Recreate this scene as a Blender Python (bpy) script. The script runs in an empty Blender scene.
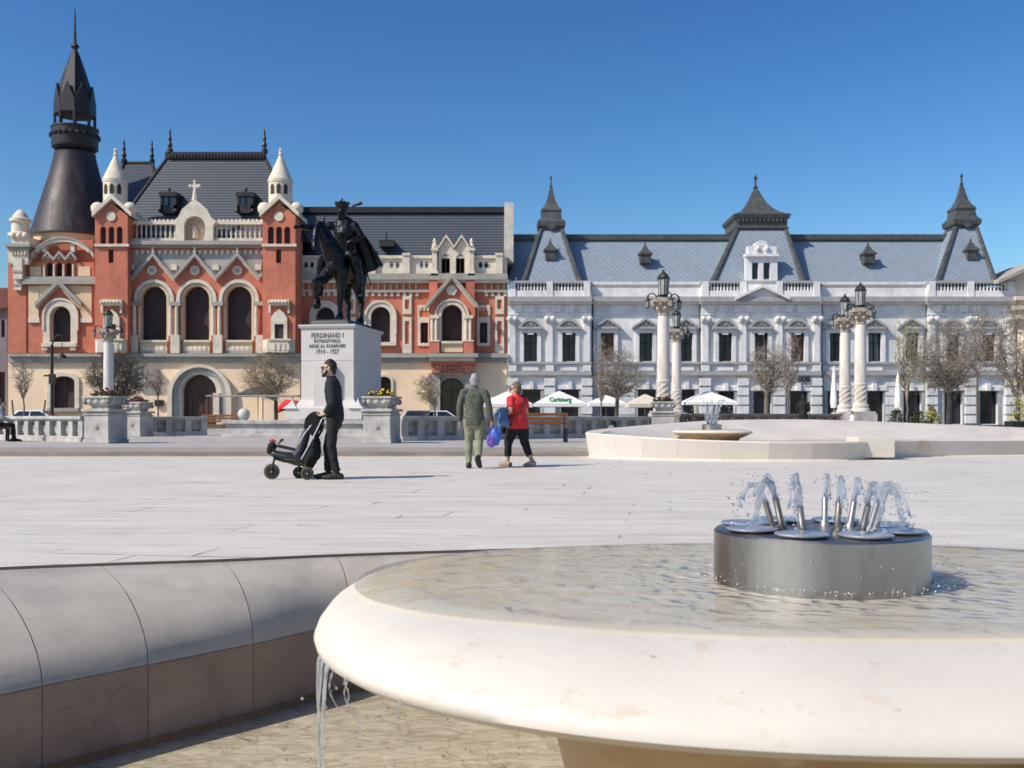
import bpy, bmesh, math, random
from mathutils import Vector, Matrix, noise
from mathutils.geometry import tessellate_polygon
R = math.radians
random.seed(7)
sc = bpy.context.scene
COL = sc.collection
CAM_H, FOC, CX, CY = 0.92, 1000.0, 512.0, 418.0
def wx(px, D): return (px - CX) * D / FOC
def wz(py, D): return CAM_H - (py - CY) * D / FOC
def pp(Y, pts): return [(wx(a, Y), wz(b, Y)) for a, b in pts]

# ------------------------------------------------------------------ materials
def new_mat(name):
    m = bpy.data.materials.new(name); m.use_nodes = True
    nt = m.node_tree
    return m, nt, nt.nodes['Principled BSDF']
def nd(nt, t, **kw):
    n = nt.nodes.new(t)
    for k, v in kw.items(): setattr(n, k, v)
    return n
def mixc(nt, fac, a, b, mode='MIX'):
    n = nt.nodes.new('ShaderNodeMix'); n.data_type = 'RGBA'; n.blend_type = mode
    for s, v in ((n.inputs[0], fac), (n.inputs[6], a), (n.inputs[7], b)):
        if isinstance(v, bpy.types.NodeSocket): nt.links.new(v, s)
        elif isinstance(v, (int, float)): s.default_value = v
        else: s.default_value = (*v, 1)
    return n.outputs[2]
def ramp(nt, src, lo, hi, a=0.0, b=1.0):
    n = nt.nodes.new('ShaderNodeMapRange'); n.inputs[1].default_value = lo; n.inputs[2].default_value = hi
    n.inputs[3].default_value = a; n.inputs[4].default_value = b
    nt.links.new(src, n.inputs[0]); return n.outputs[0]
def coords(nt, scale=(1, 1, 1), rot=(0, 0, 0), loc=(0, 0, 0)):
    tc = nt.nodes.new('ShaderNodeTexCoord'); mp = nt.nodes.new('ShaderNodeMapping')
    mp.inputs['Scale'].default_value = scale; mp.inputs['Rotation'].default_value = rot; mp.inputs['Location'].default_value = loc
    nt.links.new(tc.outputs['Object'], mp.inputs[0]); return mp.outputs[0]
def noise_tex(nt, vec, scale, detail=5, rough=.6, dist=0):
    n = nt.nodes.new('ShaderNodeTexNoise'); n.inputs['Scale'].default_value = scale
    n.inputs['Detail'].default_value = detail; n.inputs['Roughness'].default_value = rough; n.inputs['Distortion'].default_value = dist
    nt.links.new(vec, n.inputs['Vector']); return n.outputs['Fac']
def mat(name, c, rough=.7, var=.14, scale=3.0, metal=0, bump=0, bscale=30, spec=.35, stretch=(1, 1, 1),
        stain=None, island=0, specks=None):
    m, nt, b = new_mat(name)
    v = coords(nt, stretch)
    f = noise_tex(nt, v, scale)
    f = ramp(nt, f, .3, .7)
    out = mixc(nt, f, [x * (1 - var) for x in c], [min(1, x * (1 + var)) for x in c])
    if stain:
        sc_, ss, lo, hi, st = stain
        g = noise_tex(nt, coords(nt, st, loc=(3.1, 7.7, 1.3)), ss, 6, .65)
        out = mixc(nt, ramp(nt, g, lo, hi), out, sc_)
    if specks:
        sp_ = noise_tex(nt, coords(nt, (1, 1, 1.4), loc=(9, 4, 2)), 26, 3, .6); out = mixc(nt, ramp(nt, sp_, .70, .76, 0, .7), out, specks)
        sp_ = noise_tex(nt, coords(nt, (1, 1, 3), loc=(2, 8, 5)), 9, 5, .7, .5); out = mixc(nt, ramp(nt, sp_, .60, .66, 0, .3), out, [x * 1.6 for x in specks])
    if island:
        g = nt.nodes.new('ShaderNodeNewGeometry')
        out = mixc(nt, 1.0, out, mixc(nt, g.outputs['Random Per Island'], [1 - island] * 3, [1 + island * .3] * 3), 'MULTIPLY')
    nt.links.new(out, b.inputs['Base Color'])
    rr = ramp(nt, f, 0, 1, max(.02, rough - .08), min(1, rough + .08))
    nt.links.new(rr, b.inputs['Roughness'])
    b.inputs['Metallic'].default_value = metal
    b.inputs['Specular IOR Level'].default_value = spec
    if bump:
        bn = nt.nodes.new('ShaderNodeBump'); bn.inputs['Strength'].default_value = bump; bn.inputs['Distance'].default_value = .02
        nt.links.new(noise_tex(nt, coords(nt, stretch), bscale, 4), bn.inputs['Height'])
        nt.links.new(bn.outputs[0], b.inputs['Normal'])
    return m
def banded(name, c1, c2, period, direction, thin=.25, rough=.45, metal=0, spec=.4, var=.2):
    """c1 with narrow lines of c2 every PERIOD metres along DIRECTION"""
    m, nt, b = new_mat(name)
    tc = nt.nodes.new('ShaderNodeTexCoord')
    d = nt.nodes.new('ShaderNodeVectorMath'); d.operation = 'DOT_PRODUCT'
    nt.links.new(tc.outputs['Object'], d.inputs[0]); d.inputs[1].default_value = [x / period for x in direction]
    fr = nt.nodes.new('ShaderNodeMath'); fr.operation = 'FRACT'; nt.links.new(d.outputs['Value'], fr.inputs[0])
    lt = nt.nodes.new('ShaderNodeMath'); lt.operation = 'LESS_THAN'; nt.links.new(fr.outputs[0], lt.inputs[0]); lt.inputs[1].default_value = thin
    f = ramp(nt, noise_tex(nt, coords(nt), 1.3, 6), .3, .7)
    base = mixc(nt, f, [x * (1 - var) for x in c1], [x * (1 + var) for x in c1])
    out = mixc(nt, lt.outputs[0], base, c2)
    nt.links.new(out, b.inputs['Base Color'])
    b.inputs['Roughness'].default_value = rough; b.inputs['Metallic'].default_value = metal
    b.inputs['Specular IOR Level'].default_value = spec
    return m
def water_mat(name, tint, bscale, bstr, dist=.02, foam=None):
    m, nt, b = new_mat(name); nt.nodes.remove(b)
    out = nt.nodes['Material Output']
    tr = nd(nt, 'ShaderNodeBsdfTransparent'); tr.inputs[0].default_value = (*tint, 1)
    gl = nd(nt, 'ShaderNodeBsdfGlossy'); gl.inputs['Roughness'].default_value = .04
    fr = nd(nt, 'ShaderNodeFresnel'); fr.inputs[0].default_value = 1.30
    bn = nd(nt, 'ShaderNodeBump'); bn.inputs['Strength'].default_value = bstr; bn.inputs['Distance'].default_value = dist
    v = coords(nt, (1, 1, 1))
    n1 = noise_tex(nt, v, bscale, 4, .55, .6)
    nt.links.new(n1, bn.inputs['Height'])
    nt.links.new(bn.outputs[0], gl.inputs['Normal']); nt.links.new(bn.outputs[0], fr.inputs['Normal'])
    mx = nd(nt, 'ShaderNodeMixShader')
    nt.links.new(fr.outputs[0], mx.inputs[0]); nt.links.new(tr.outputs[0], mx.inputs[1]); nt.links.new(gl.outputs[0], mx.inputs[2])
    last = mx.outputs[0]
    if foam:
        df = nd(nt, 'ShaderNodeBsdfDiffuse'); df.inputs[0].default_value = (.8, .84, .84, 1)
        g = noise_tex(nt, coords(nt, (1, 1, 1), loc=(5, 2, 1)), foam, 6, .7, 1.2)
        m2 = nd(nt, 'ShaderNodeMixShader')
        nt.links.new(ramp(nt, g, .56, .78, 0, .22), m2.inputs[0]); nt.links.new(last, m2.inputs[1]); nt.links.new(df.outputs[0], m2.inputs[2])
        last = m2.outputs[0]
    nt.links.new(last, out.inputs['Surface'])
    return m
def glass_mat(name):
    m, nt, b = new_mat(name)
    b.inputs['Transmission Weight'].default_value = 1; b.inputs['IOR'].default_value = 1.33
    b.inputs['Roughness'].default_value = .03; b.inputs['Base Color'].default_value = (.95, .98, 1, 1)
    bn = nd(nt, 'ShaderNodeBump'); bn.inputs['Strength'].default_value = .6; bn.inputs['Distance'].default_value = .006
    nt.links.new(noise_tex(nt, coords(nt), 90, 3), bn.inputs['Height']); nt.links.new(bn.outputs[0], b.inputs['Normal'])
    df = nd(nt, 'ShaderNodeBsdfTranslucent'); df.inputs[0].default_value = (.85, .9, .95, 1); d2 = nd(nt, 'ShaderNodeBsdfDiffuse'); d2.inputs[0].default_value = (.85, .89, .93, 1)
    m1 = nd(nt, 'ShaderNodeMixShader'); nt.links.new(df.outputs[0], m1.inputs[1]); nt.links.new(d2.outputs[0], m1.inputs[2])
    m2 = nd(nt, 'ShaderNodeMixShader'); m2.inputs[0].default_value = .2; nt.links.new(b.outputs[0], m2.inputs[1]); nt.links.new(m1.outputs[0], m2.inputs[2])
    nt.links.new(m2.outputs[0], nt.nodes['Material Output'].inputs['Surface'])
    return m

# ------------------------------------------------------------------ mesh builder
WM = {}                                       # world matrix of every object built
def base_name(n):
    return n
class MB:
    def __init__(s, M=None):
        s.v = []; s.f = []; s.M = M
    def _add(s, pts):
        i = len(s.v)
        s.v.extend([(s.M @ Vector(p)) if s.M else Vector(p) for p in pts]); return i
    def face(s, pts):
        i = s._add(pts); s.f.append(tuple(range(i, i + len(pts)))); return s
    def box(s, x0, x1, y0, y1, z0, z1):
        i = s._add([(x0, y0, z0), (x1, y0, z0), (x1, y1, z0), (x0, y1, z0), (x0, y0, z1), (x1, y0, z1), (x1, y1, z1), (x0, y1, z1)])
        for q in ((0, 3, 2, 1), (4, 5, 6, 7), (0, 1, 5, 4), (1, 2, 6, 5), (2, 3, 7, 6), (3, 0, 4, 7)): s.f.append(tuple(i + k for k in q))
        return s
    def frustum(s, b, t, z0, z1):             # b, t: x0,x1,y0,y1
        i = s._add([(b[0], b[2], z0), (b[1], b[2], z0), (b[1], b[3], z0), (b[0], b[3], z0), (t[0], t[2], z1), (t[1], t[2], z1), (t[1], t[3], z1), (t[0], t[3], z1)])
        for q in ((0, 3, 2, 1), (4, 5, 6, 7), (0, 1, 5, 4), (1, 2, 6, 5), (2, 3, 7, 6), (3, 0, 4, 7)): s.f.append(tuple(i + k for k in q))
        return s
    def panel(s, outer, holes, y0, y1, back=False):
        """a slab of the x,z outline OUTER with HOLES, front at y0, its edges running back to y1"""
        if len(holes) == 1 and min(p[1] for p in holes[0]) <= min(p[1] for p in outer) + 1e-6:
            o, h = outer, holes[0]; zb = o[0][1]          # an arch band open at its foot
            outer = [o[0], (h[0][0], zb)] + [p for p in reversed(h[2:])] + [(h[1][0], zb), o[1]] + list(o[2:]); holes = []; back = True
        loops = [outer] + list(holes)
        pts = [Vector((a, b, 0)) for lp in loops for a, b in lp]
        tris = tessellate_polygon([[Vector((a, b, 0)) for a, b in lp] for lp in loops])
        i = s._add([(p.x, y0, p.y) for p in pts])
        for t in tris:
            a, b, c = pts[t[0]], pts[t[1]], pts[t[2]]
            cr = (b.x - a.x) * (c.y - a.y) - (b.y - a.y) * (c.x - a.x)
            s.f.append(tuple(i + k for k in (t if cr > 0 else (t[0], t[2], t[1]))))
        if back or not holes:
            j = s._add([(p.x, y1, p.y) for p in pts])
            for t in tris: s.f.append(tuple(j + k for k in t))
        k = 0
        for li, lp in enumerate(loops):
            n = len(lp); ar = sum(lp[q][0] * lp[(q + 1) % n][1] - lp[(q + 1) % n][0] * lp[q][1] for q in range(n))
            j = s._add([(a, y1, b) for a, b in lp])
            for q in range(n):
                a, b = i + k + q, i + k + (q + 1) % n
                c, d = j + (q + 1) % n, j + q
                s.f.append((a, d, c, b) if (ar > 0) == (li == 0) else (a, b, c, d))
            k += n
        return s
    def lathe(s, prof, c=(0, 0, 0), n=20, a0=0, a1=2 * math.pi, sx=1, sy=1, rot=0):
        full = abs(a1 - a0 - 2 * math.pi) < 1e-6
        m = n if full else n + 1
        rows = []
        for r, z in prof:
            if r < 1e-6: rows.append([s._add([(c[0], c[1], c[2] + z)])])
            else:
                i = s._add([(c[0] + r * sx * math.cos(rot + a0 + (a1 - a0) * k / n), c[1] + r * sy * math.sin(rot + a0 + (a1 - a0) * k / n), c[2] + z) for k in range(m)])
                rows.append(list(range(i, i + m)))
        for A, B in zip(rows, rows[1:]):
            for k in range(n):
                k2 = (k + 1) % m if full else k + 1
                if len(A) == 1 and len(B) == 1: continue
                if len(A) == 1: s.f.append((A[0], B[k2], B[k]))
                elif len(B) == 1: s.f.append((A[k], A[k2], B[0]))
                else: s.f.append((A[k], A[k2], B[k2], B[k]))
        for row, flip in ((rows[0], 1), (rows[-1], 0)):
            if len(row) > 2 and full: s.f.append(tuple(reversed(row)) if flip else tuple(row))
        return s
    def ball(s, c, r, n=12, sx=1, sy=1, sz=1):
        m = max(4, n // 2)
        return s.lathe([(r * math.sin(math.pi * k / m), -r * sz * math.cos(math.pi * k / m)) for k in range(m + 1)], c, n, sx=sx, sy=sy)
    def tube(s, pts, radii, n=8, cap=True, ref=None, round_=False):
        """rings along PTS; a radius is a number or (side, depth) with the side axis nearest REF"""
        P = [Vector(p) for p in pts]
        if not isinstance(radii, (list, tuple)): radii = [radii] * len(P)
        radii = list(radii)
        if round_:
            def rr(r): return r if isinstance(r, (tuple, list)) else (r, r)
            def ext(p, q, r):
                d = (p - q); d = d.normalized() if d.length > 1e-9 else Vector((0, 0, 1)); m_ = (rr(r)[0] + rr(r)[1]) / 2
                return [(p + d * m_ * h, tuple(x * w for x in rr(r))) for h, w in ((.5, .86), (.85, .52), (.98, .15))]
            e0 = ext(P[0], P[1], radii[0]); e1 = ext(P[-1], P[-2], radii[-1])
            P = [p for p, _ in reversed(e0)] + P + [p for p, _ in e1]
            radii = [r for _, r in reversed(e0)] + radii + [r for _, r in e1]
        prev = None; rows = []
        for k, p in enumerate(P):
            t = (P[min(k + 1, len(P) - 1)] - P[max(k - 1, 0)])
            t = t.normalized() if t.length > 1e-9 else Vector((0, 0, 1))
            if ref is not None: a = Vector(ref)
            elif prev is not None: a = prev
            else: a = Vector((1, 0, 0)) if abs(t.x) < .8 else Vector((0, 1, 0))
            a = (a - t * a.dot(t)); a = a.normalized() if a.length > 1e-6 else t.orthogonal().normalized()
            b = t.cross(a); prev = a
            r = radii[k]; ra, rb = r if isinstance(r, (tuple, list)) else (r, r)
            i = s._add([p + a * (ra * math.cos(2 * math.pi * q / n)) + b * (rb * math.sin(2 * math.pi * q / n)) for q in range(n)])
            rows.append(i)
        for A, B in zip(rows, rows[1:]):
            for q in range(n): s.f.append((A + q, A + (q + 1) % n, B + (q + 1) % n, B + q))
        if cap:
            s.f.append(tuple(rows[0] + q for q in reversed(range(n)))); s.f.append(tuple(rows[-1] + q for q in range(n)))
        return s
    def mesh(s, name, W=None):
        me = bpy.data.meshes.new(name)
        inv = W.inverted() if W else None
        me.from_pydata([(inv @ p) if inv else p for p in s.v], [], s.f); me.update()
        return me
    def build(s, name, m, parent=None, smooth=False, bevel=0, label=None):
        W = WM[parent.name] if parent is not None else None
        me = s.mesh(name, W)
        if smooth: shade(me, smooth if not isinstance(smooth, bool) else 40)
        return link(name, me, m, parent, bevel, label)
def shade(me, ang=40):
    for p in me.polygons: p.use_smooth = True
    try: me.set_sharp_from_angle(angle=R(ang))
    except Exception: pass
def link(name, me, m, parent=None, bevel=0, label=None):
    o = bpy.data.objects.new(name, me)
    if m is not None: me.materials.clear(); me.materials.append(m)
    COL.objects.link(o)
    if parent is not None: o.parent = parent; WM[o.name] = WM[parent.name].copy()
    else: WM[o.name] = Matrix()
    if bevel:
        b = o.modifiers.new('bevel', 'BEVEL'); b.width = bevel; b.segments = 2; b.limit_method = 'ANGLE'; b.angle_limit = R(40)
    if label: o['label'] = label
    return o
def tag(o, label=None, cat=None, group=None, kind=None):
    if label: o['label'] = label
    if cat: o['category'] = cat
    if group: o['group'] = group
    if kind: o['kind'] = kind
    return o
def thing(name, label, cat, loc=(0, 0, 0), rz=0, group=None):
    o = bpy.data.objects.new(name, None); o.empty_display_size = .3; COL.objects.link(o)
    o.location = loc; o.rotation_euler = (0, 0, rz)
    WM[o.name] = Matrix.Translation(Vector(loc)) @ Matrix.Rotation(rz, 4, 'Z')
    return tag(o, label, cat, group)
def structure(mb, name, m, smooth=False):
    return tag(mb.build(name, m, None, smooth), kind='structure')
def kids(o): return [c for c in COL.objects if c.parent == o]
def dup(o, parent=None, dloc=None, loc=None, rz=None, label=None, group=None, children=None):
    c = o.copy(); COL.objects.link(c)
    c.parent = parent if parent is not None else o.parent
    if loc is not None: c.location = loc
    if dloc is not None: c.location = Vector(c.location) + Vector(dloc)
    if rz is not None: c.rotation_euler = (0, 0, rz)
    if label: c['label'] = label
    if group: c['group'] = group
    for ch in kids(o): dup(ch, c)
    return c
def rect(x0, y0, x1, y1): return [(x0, y1), (x1, y1), (x1, y0), (x0, y0)]
def arch(cx, hw, top, bot, n=12, k=1.0):      # px outline, k = height of the arc over its half width
    sp = top + hw * k
    return [(cx - hw, bot), (cx + hw, bot)] + [(cx + hw * math.cos(math.pi * i / n), sp - hw * k * math.sin(math.pi * i / n)) for i in range(n + 1)]
def fuse(name, mb, m, parent, voxel=.012, it=3, fac=.5, label=None, wr=0, wf=9, wz_=.45):
    """one continuous surface from overlapping closed pieces"""
    me = mb.mesh(name, WM[parent.name] if parent is not None else None)
    t = bpy.data.objects.new('temporary_shape', me); COL.objects.link(t)
    r = t.modifiers.new('r', 'REMESH'); r.mode = 'VOXEL'; r.voxel_size = voxel; r.use_smooth_shade = True
    if it:
        q = t.modifiers.new('s', 'SMOOTH'); q.factor = fac; q.iterations = it
    dg = bpy.context.evaluated_depsgraph_get()
    me2 = bpy.data.meshes.new_from_object(t.evaluated_get(dg))
    bpy.data.objects.remove(t); bpy.data.meshes.remove(me)
    me2.name = name
    if wr:
        off = Vector((random.uniform(0, 50), 0, 0)); ns = [v.normal.copy() for v in me2.vertices]
        for v, n_ in zip(me2.vertices, ns): v.co += n_ * wr * (noise.noise(Vector((v.co.x, v.co.y, v.co.z * wz_)) * wf + off) + .6 * noise.noise(Vector((v.co.x, v.co.y, v.co.z)) * wf * 2.3 + off))
    for p in me2.polygons: p.use_smooth = True
    return link(name, me2, m, parent, 0, label)
def text_mesh(body, size, extrude=.004, align='CENTER', shear=0, bold=0, spacing=1):
    cu = bpy.data.curves.new('lettering', 'FONT'); cu.body = body; cu.size = size; cu.extrude = extrude
    cu.align_x = align; cu.align_y = 'CENTER'; cu.shear = shear; cu.offset = bold; cu.space_character = spacing; cu.resolution_u = 3
    t = bpy.data.objects.new('lettering', cu); COL.objects.link(t)
    dg = bpy.context.evaluated_depsgraph_get()
    me = bpy.data.meshes.new_from_object(t.evaluated_get(dg))
    bpy.data.objects.remove(t); bpy.data.curves.remove(cu)
    return me
def add_text(mb, body, size, M, **kw):
    me = text_mesh(body, size, **kw)
    i = len(mb.v)
    mb.v.extend([M @ v.co for v in me.vertices]); mb.f.extend([tuple(i + k for k in p.vertices) for p in me.polygons])
    bpy.data.meshes.remove(me)

# ------------------------------------------------------------------ camera, sky, sun
SUN_EL, SUN_AZ = R(43), R(28)                 # light runs to +x and, by SUN_AZ, away from the viewer
cam = bpy.data.cameras.new('camera'); co = bpy.data.objects.new('camera', cam); COL.objects.link(co)
co.location = (0, 0, CAM_H); co.rotation_euler = (R(90), 0, 0)
cam.sensor_width = 36; cam.lens = 36 * FOC / 1024; cam.shift_y = (CY - 384) / 1024; cam.clip_start = .05; cam.clip_end = 3000
cam.dof.use_dof = True; cam.dof.focus_distance = 6.0; cam.dof.aperture_fstop = 5.6
sc.camera = co
w = bpy.data.worlds.new('World'); sc.world = w; w.use_nodes = True
wn = w.node_tree; bg = wn.nodes['Background']
sky = wn.nodes.new('ShaderNodeTexSky'); sky.sky_type = 'NISHITA'; sky.sun_disc = False
toward = Vector((-math.cos(SUN_AZ) * math.cos(SUN_EL), -math.sin(SUN_AZ) * math.cos(SUN_EL), math.sin(SUN_EL)))
sky.sun_elevation = SUN_EL
sky.sun_rotation = math.atan2(toward.x, toward.y)
sky.altitude = 0; sky.air_density = 1.25; sky.dust_density = 1.0; sky.ozone_density = 4.5
hs = wn.nodes.new('ShaderNodeHueSaturation'); hs.inputs['Saturation'].default_value = 1.10
gmn = wn.nodes.new('ShaderNodeGamma'); gmn.inputs[1].default_value = 1.5
wn.links.new(sky.outputs[0], gmn.inputs[0]); wn.links.new(gmn.outputs[0], hs.inputs['Color']); wn.links.new(hs.outputs[0], bg.inputs[0]); bg.inputs[1].default_value = .0565
sl = bpy.data.lights.new('sun', 'SUN'); sl.energy = 4.7; sl.angle = R(.5); sl.color = (1, .915, .785)
so = bpy.data.objects.new('sun', sl); COL.objects.link(so); so.rotation_euler = (-toward).to_track_quat('-Z', 'Y').to_euler()
so.location = toward * 60
sc.view_settings.view_transform = 'Standard'; sc.view_settings.look = 'None'; sc.view_settings.gamma = 1; sc.view_settings.exposure = .07
sc.render.engine = 'CYCLES'; sc.cycles.max_bounces = 8; sc.cycles.transparent_max_bounces = 12

# ------------------------------------------------------------------ palette
M = {}
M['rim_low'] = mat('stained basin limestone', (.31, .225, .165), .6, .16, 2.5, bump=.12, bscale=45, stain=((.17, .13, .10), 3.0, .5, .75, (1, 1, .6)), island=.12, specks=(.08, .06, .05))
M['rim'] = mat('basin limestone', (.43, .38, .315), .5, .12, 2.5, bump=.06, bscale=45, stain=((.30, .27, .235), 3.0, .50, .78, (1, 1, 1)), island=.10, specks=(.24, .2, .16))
M['bowl'] = mat('bowl limestone', (.64, .58, .495), .45, .05, 2.6, bump=.06, bscale=70, stain=((.50, .37, .23), 6.5, .58, .80, (1, 1, 2.4)), specks=(.34, .27, .2))
M['rim_far'] = mat('far basin limestone', (.64, .575, .50), .55, .06, 1.0, stain=((.52, .38, .24), .9, .60, .78, (1, 1, 1)), island=.10)
M['joint'] = mat('joint mortar', (.42, .34, .25), .9)
M['metal'] = mat('brushed steel', (.40, .385, .37), .40, .22, 5, metal=1.0, bump=.05, bscale=60, stretch=(1, 1, .25), stain=((.22, .17, .13), 3.2, .46, .62, (1, 1, .35)))
M['metal_plate'] = mat('wet steel', (.62, .63, .64), .34, .15, 8, metal=.8, bump=.1, bscale=80)
M['water'] = water_mat('bowl water', (.975, .99, .975), 10.0, .22, .02, foam=14)
M['water_low'] = water_mat('basin water', (.98, .975, .94), 8.0, .2, .025)
M['jet'] = glass_mat('falling water')
M['floor_stone'] = None
# ------------------------------------------------------------------ ground, plaza, terrace
def catmull(P, closed=True, sub=5):
    out = []; n = len(P)
    for i in range(n if closed else n - 1):
        a, b, c, d = (Vector(P[(i + k) % n]) if closed else Vector(P[min(max(i + k, 0), n - 1)]) for k in (-1, 0, 1, 2))
        for k in range(sub):
            t = k / sub
            out.append(.5 * ((2 * b) + (c - a) * t + (2 * a - 5 * b + 4 * c - d) * t * t + (3 * b - a - 3 * c + d) * t ** 3))
    if not closed: out.append(Vector(P[-1]))
    return out
# outer top line and inner face line of the near basin, station by station
TJ = [((-2.5, 4.7), (-1.79, 3.81)), ((-2.0, 4.86), (-1.505, 4.136)), ((-1.45, 5.0), (-1.17, 4.52)), ((-.915, 5.18), (-.80, 4.95)), ((-.2, 5.36), (-.15, 5.08)),
      ((.6, 5.52), (.58, 5.2)), ((1.4, 5.52), (1.34, 5.22)), ((2.2, 5.36), (2.08, 5.06)), ((3.1, 4.9), (2.85, 4.6)), ((3.7, 3.9), (3.38, 3.72)), ((3.8, 2.9), (3.45, 2.85)), ((3.6, 2.0), (3.25, 2.05)),
      ((3.0, 1.2), (2.7, 1.42)), ((2.2, .65), (2.05, .98)), ((1.1, .4), (1.05, .82)), ((0, .32), (0, .85)), ((-1.1, .35), (-.95, .95)), ((-2.2, .7), (-1.7, 1.2)), ((-3.2, 1.4), (-2.3, 1.7)), ((-3.8, 2.5), (-2.55, 2.3)), ((-3.75, 3.6), (-2.45, 2.85)), ((-3.2, 4.35), (-2.15, 3.32))]
ZT, ZJ, ZF = .20, -.10, -.44
SUB = 6
T = catmull([(*t, 0) for t, j in TJ], True, SUB); J = catmull([(*j, 0) for t, j in TJ], True, SUB)
def plaza_mat():
    m, nt, b = new_mat('plaza slabs')
    v = coords(nt, (1, 1, 1), rot=(0, 0, R(9)))
    br = nt.nodes.new('ShaderNodeTexBrick'); nt.links.new(v, br.inputs['Vector'])
    br.offset = .37; br.inputs['Scale'].default_value = 1; br.inputs['Brick Width'].default_value = 1.05; br.inputs['Row Height'].default_value = .48
    br.inputs['Mortar Size'].default_value = .012; br.inputs['Mortar Smooth'].default_value = .2; br.inputs['Bias'].default_value = 0
    br.inputs['Color1'].default_value = (.545, .50, .435, 1); br.inputs['Color2'].default_value = (.62, .57, .495, 1); br.inputs['Mortar'].default_value = (.55, .50, .44, 1)
    streak = noise_tex(nt, coords(nt, (.55, 2.2, 1), rot=(0, 0, R(14))), 1.6, 7, .62, .4)
    out = mixc(nt, ramp(nt, streak, .35, .68), br.outputs['Color'], mixc(nt, .5, br.outputs['Color'], (.69, .635, .555)))
    vein = noise_tex(nt, coords(nt, (.3, 2.6, 1), rot=(0, 0, R(-8)), loc=(4, 9, 0)), 2.1, 8, .68, .8)
    out = mixc(nt, ramp(nt, vein, .50, .72, 0, .8), out, (.40, .36, .32))
    mask = ramp(nt, noise_tex(nt, coords(nt, (1, 1, 1), loc=(2, 5, 0)), .8, 3), .53, .62)
    mu = nt.nodes.new('ShaderNodeMath'); mu.operation = 'MULTIPLY'; nt.links.new(br.outputs['Fac'], mu.inputs[0]); nt.links.new(mask, mu.inputs[1])
    out = mixc(nt, mu.outputs[0], out, (.16, .145, .14))
    spots = noise_tex(nt, coords(nt, (1, 1, 1), loc=(1, 1, 0)), 9, 2, .5)
    out = mixc(nt, ramp(nt, spots, .72, .78, 0, .6), out, (.22, .20, .19))
    nt.links.new(out, b.inputs['Base Color']); b.inputs['Roughness'].default_value = .55; b.inputs['Specular IOR Level'].default_value = .3
    return m
M['plaza'] = plaza_mat()
M['step'] = mat('step stone', (.27, .22, .18), .7, .2, 1.2, stain=((.16, .12, .09), 1.5, .45, .7, (.25, 1, 8)))
M['terrace'] = mat('terrace slabs', (.385, .355, .32), .7, .1, .8)
M['asphalt'] = mat('street asphalt', (.14, .135, .13), .85, .2, 2)
g = MB()
hole = [(p.x, p.y) for p in T]
def flat(outer, holes, z):
    mb = MB(); loops = [outer] + holes
    pts = [Vector((a, b, 0)) for lp in loops for a, b in lp]
    mb.v = [Vector((p.x, p.y, z)) for p in pts]
    for t in tessellate_polygon([[Vector((a, b, 0)) for a, b in lp] for lp in loops]):
        a, b, c = (pts[k] for k in t)
        mb.f.append(tuple(t) if (b.x - a.x) * (c.y - a.y) - (b.y - a.y) * (c.x - a.x) > 0 else (t[0], t[2], t[1]))
    return mb
shrunk = [(p.x * .997 + q.x * .003, p.y * .997 + q.y * .003) for p, q in zip(T, J)]
structure(flat([(-60, -30), (60, -30), (60, 70), (-60, 70)], [shrunk], 0), 'plaza_paving', M['plaza'])
structure(flat([(-900, -900), (900, -900), (900, 1500), (-900, 1500)], [[(-59.9, -29.9), (59.9, -29.9), (59.9, 69.9), (-59.9, 69.9)]], -.004), 'ground', M['asphalt'])
st = MB()
st.box(-60, 10, 24.0, 34.5, -.1, .096); st.box(-60, 60, 34.5, 69, -.1, .094)
structure(st, 'terrace_lower_step', M['step'])
st = MB(); st.box(-60, 10, 24.55, 34.48, .0, .2); st.box(-60, 60, 34.48, 68.8, .0, .2)
structure(st, 'terrace_floor', M['terrace'])
TZ = .2

# ------------------------------------------------------------------ near fountain
def floor_mat():
    m, nt, b = new_mat('basin floor stone')
    v = coords(nt, (1, 2.6, 1), rot=(0, 0, R(-12)))
    f = noise_tex(nt, v, 6.5, 7, .6, 1.5)
    out = mixc(nt, ramp(nt, f, .36, .62), (.40, .345, .255), (.64, .585, .475))  # wavy pale and dark tones paint the water's ripple light into the stone
    vo = nt.nodes.new('ShaderNodeTexVoronoi'); vo.feature = 'DISTANCE_TO_EDGE'; vo.inputs['Scale'].default_value = 1.7
    nz = nt.nodes.new('ShaderNodeTexNoise'); nz.inputs['Scale'].default_value = 3
    va = nt.nodes.new('ShaderNodeVectorMath'); va.operation = 'ADD'
    c2 = coords(nt, (1, 1, .01)); nt.links.new(c2, nz.inputs['Vector'])
    sc2 = nt.nodes.new('ShaderNodeVectorMath'); sc2.operation = 'SCALE'; sc2.inputs['Scale'].default_value = .35
    nt.links.new(nz.outputs['Color'], sc2.inputs[0]); nt.links.new(c2, va.inputs[0]); nt.links.new(sc2.outputs[0], va.inputs[1]); nt.links.new(va.outputs[0], vo.inputs['Vector'])
    out = mixc(nt, ramp(nt, vo.outputs['Distance'], .0015, .006, .55, 0), out, (.25, .19, .12))
    nt.links.new(out, b.inputs['Base Color']); b.inputs['Roughness'].default_value = .6
    return m
M['floor_stone'] = floor_mat()
fb = thing('fountain_basin', 'foreground sunken fountain basin with wide rounded limestone rim', 'fountain basin', (.6, 3.0, 0))
mb = MB(); mb_low = MB(); NP = 8
nst = len(T) // SUB
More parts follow.
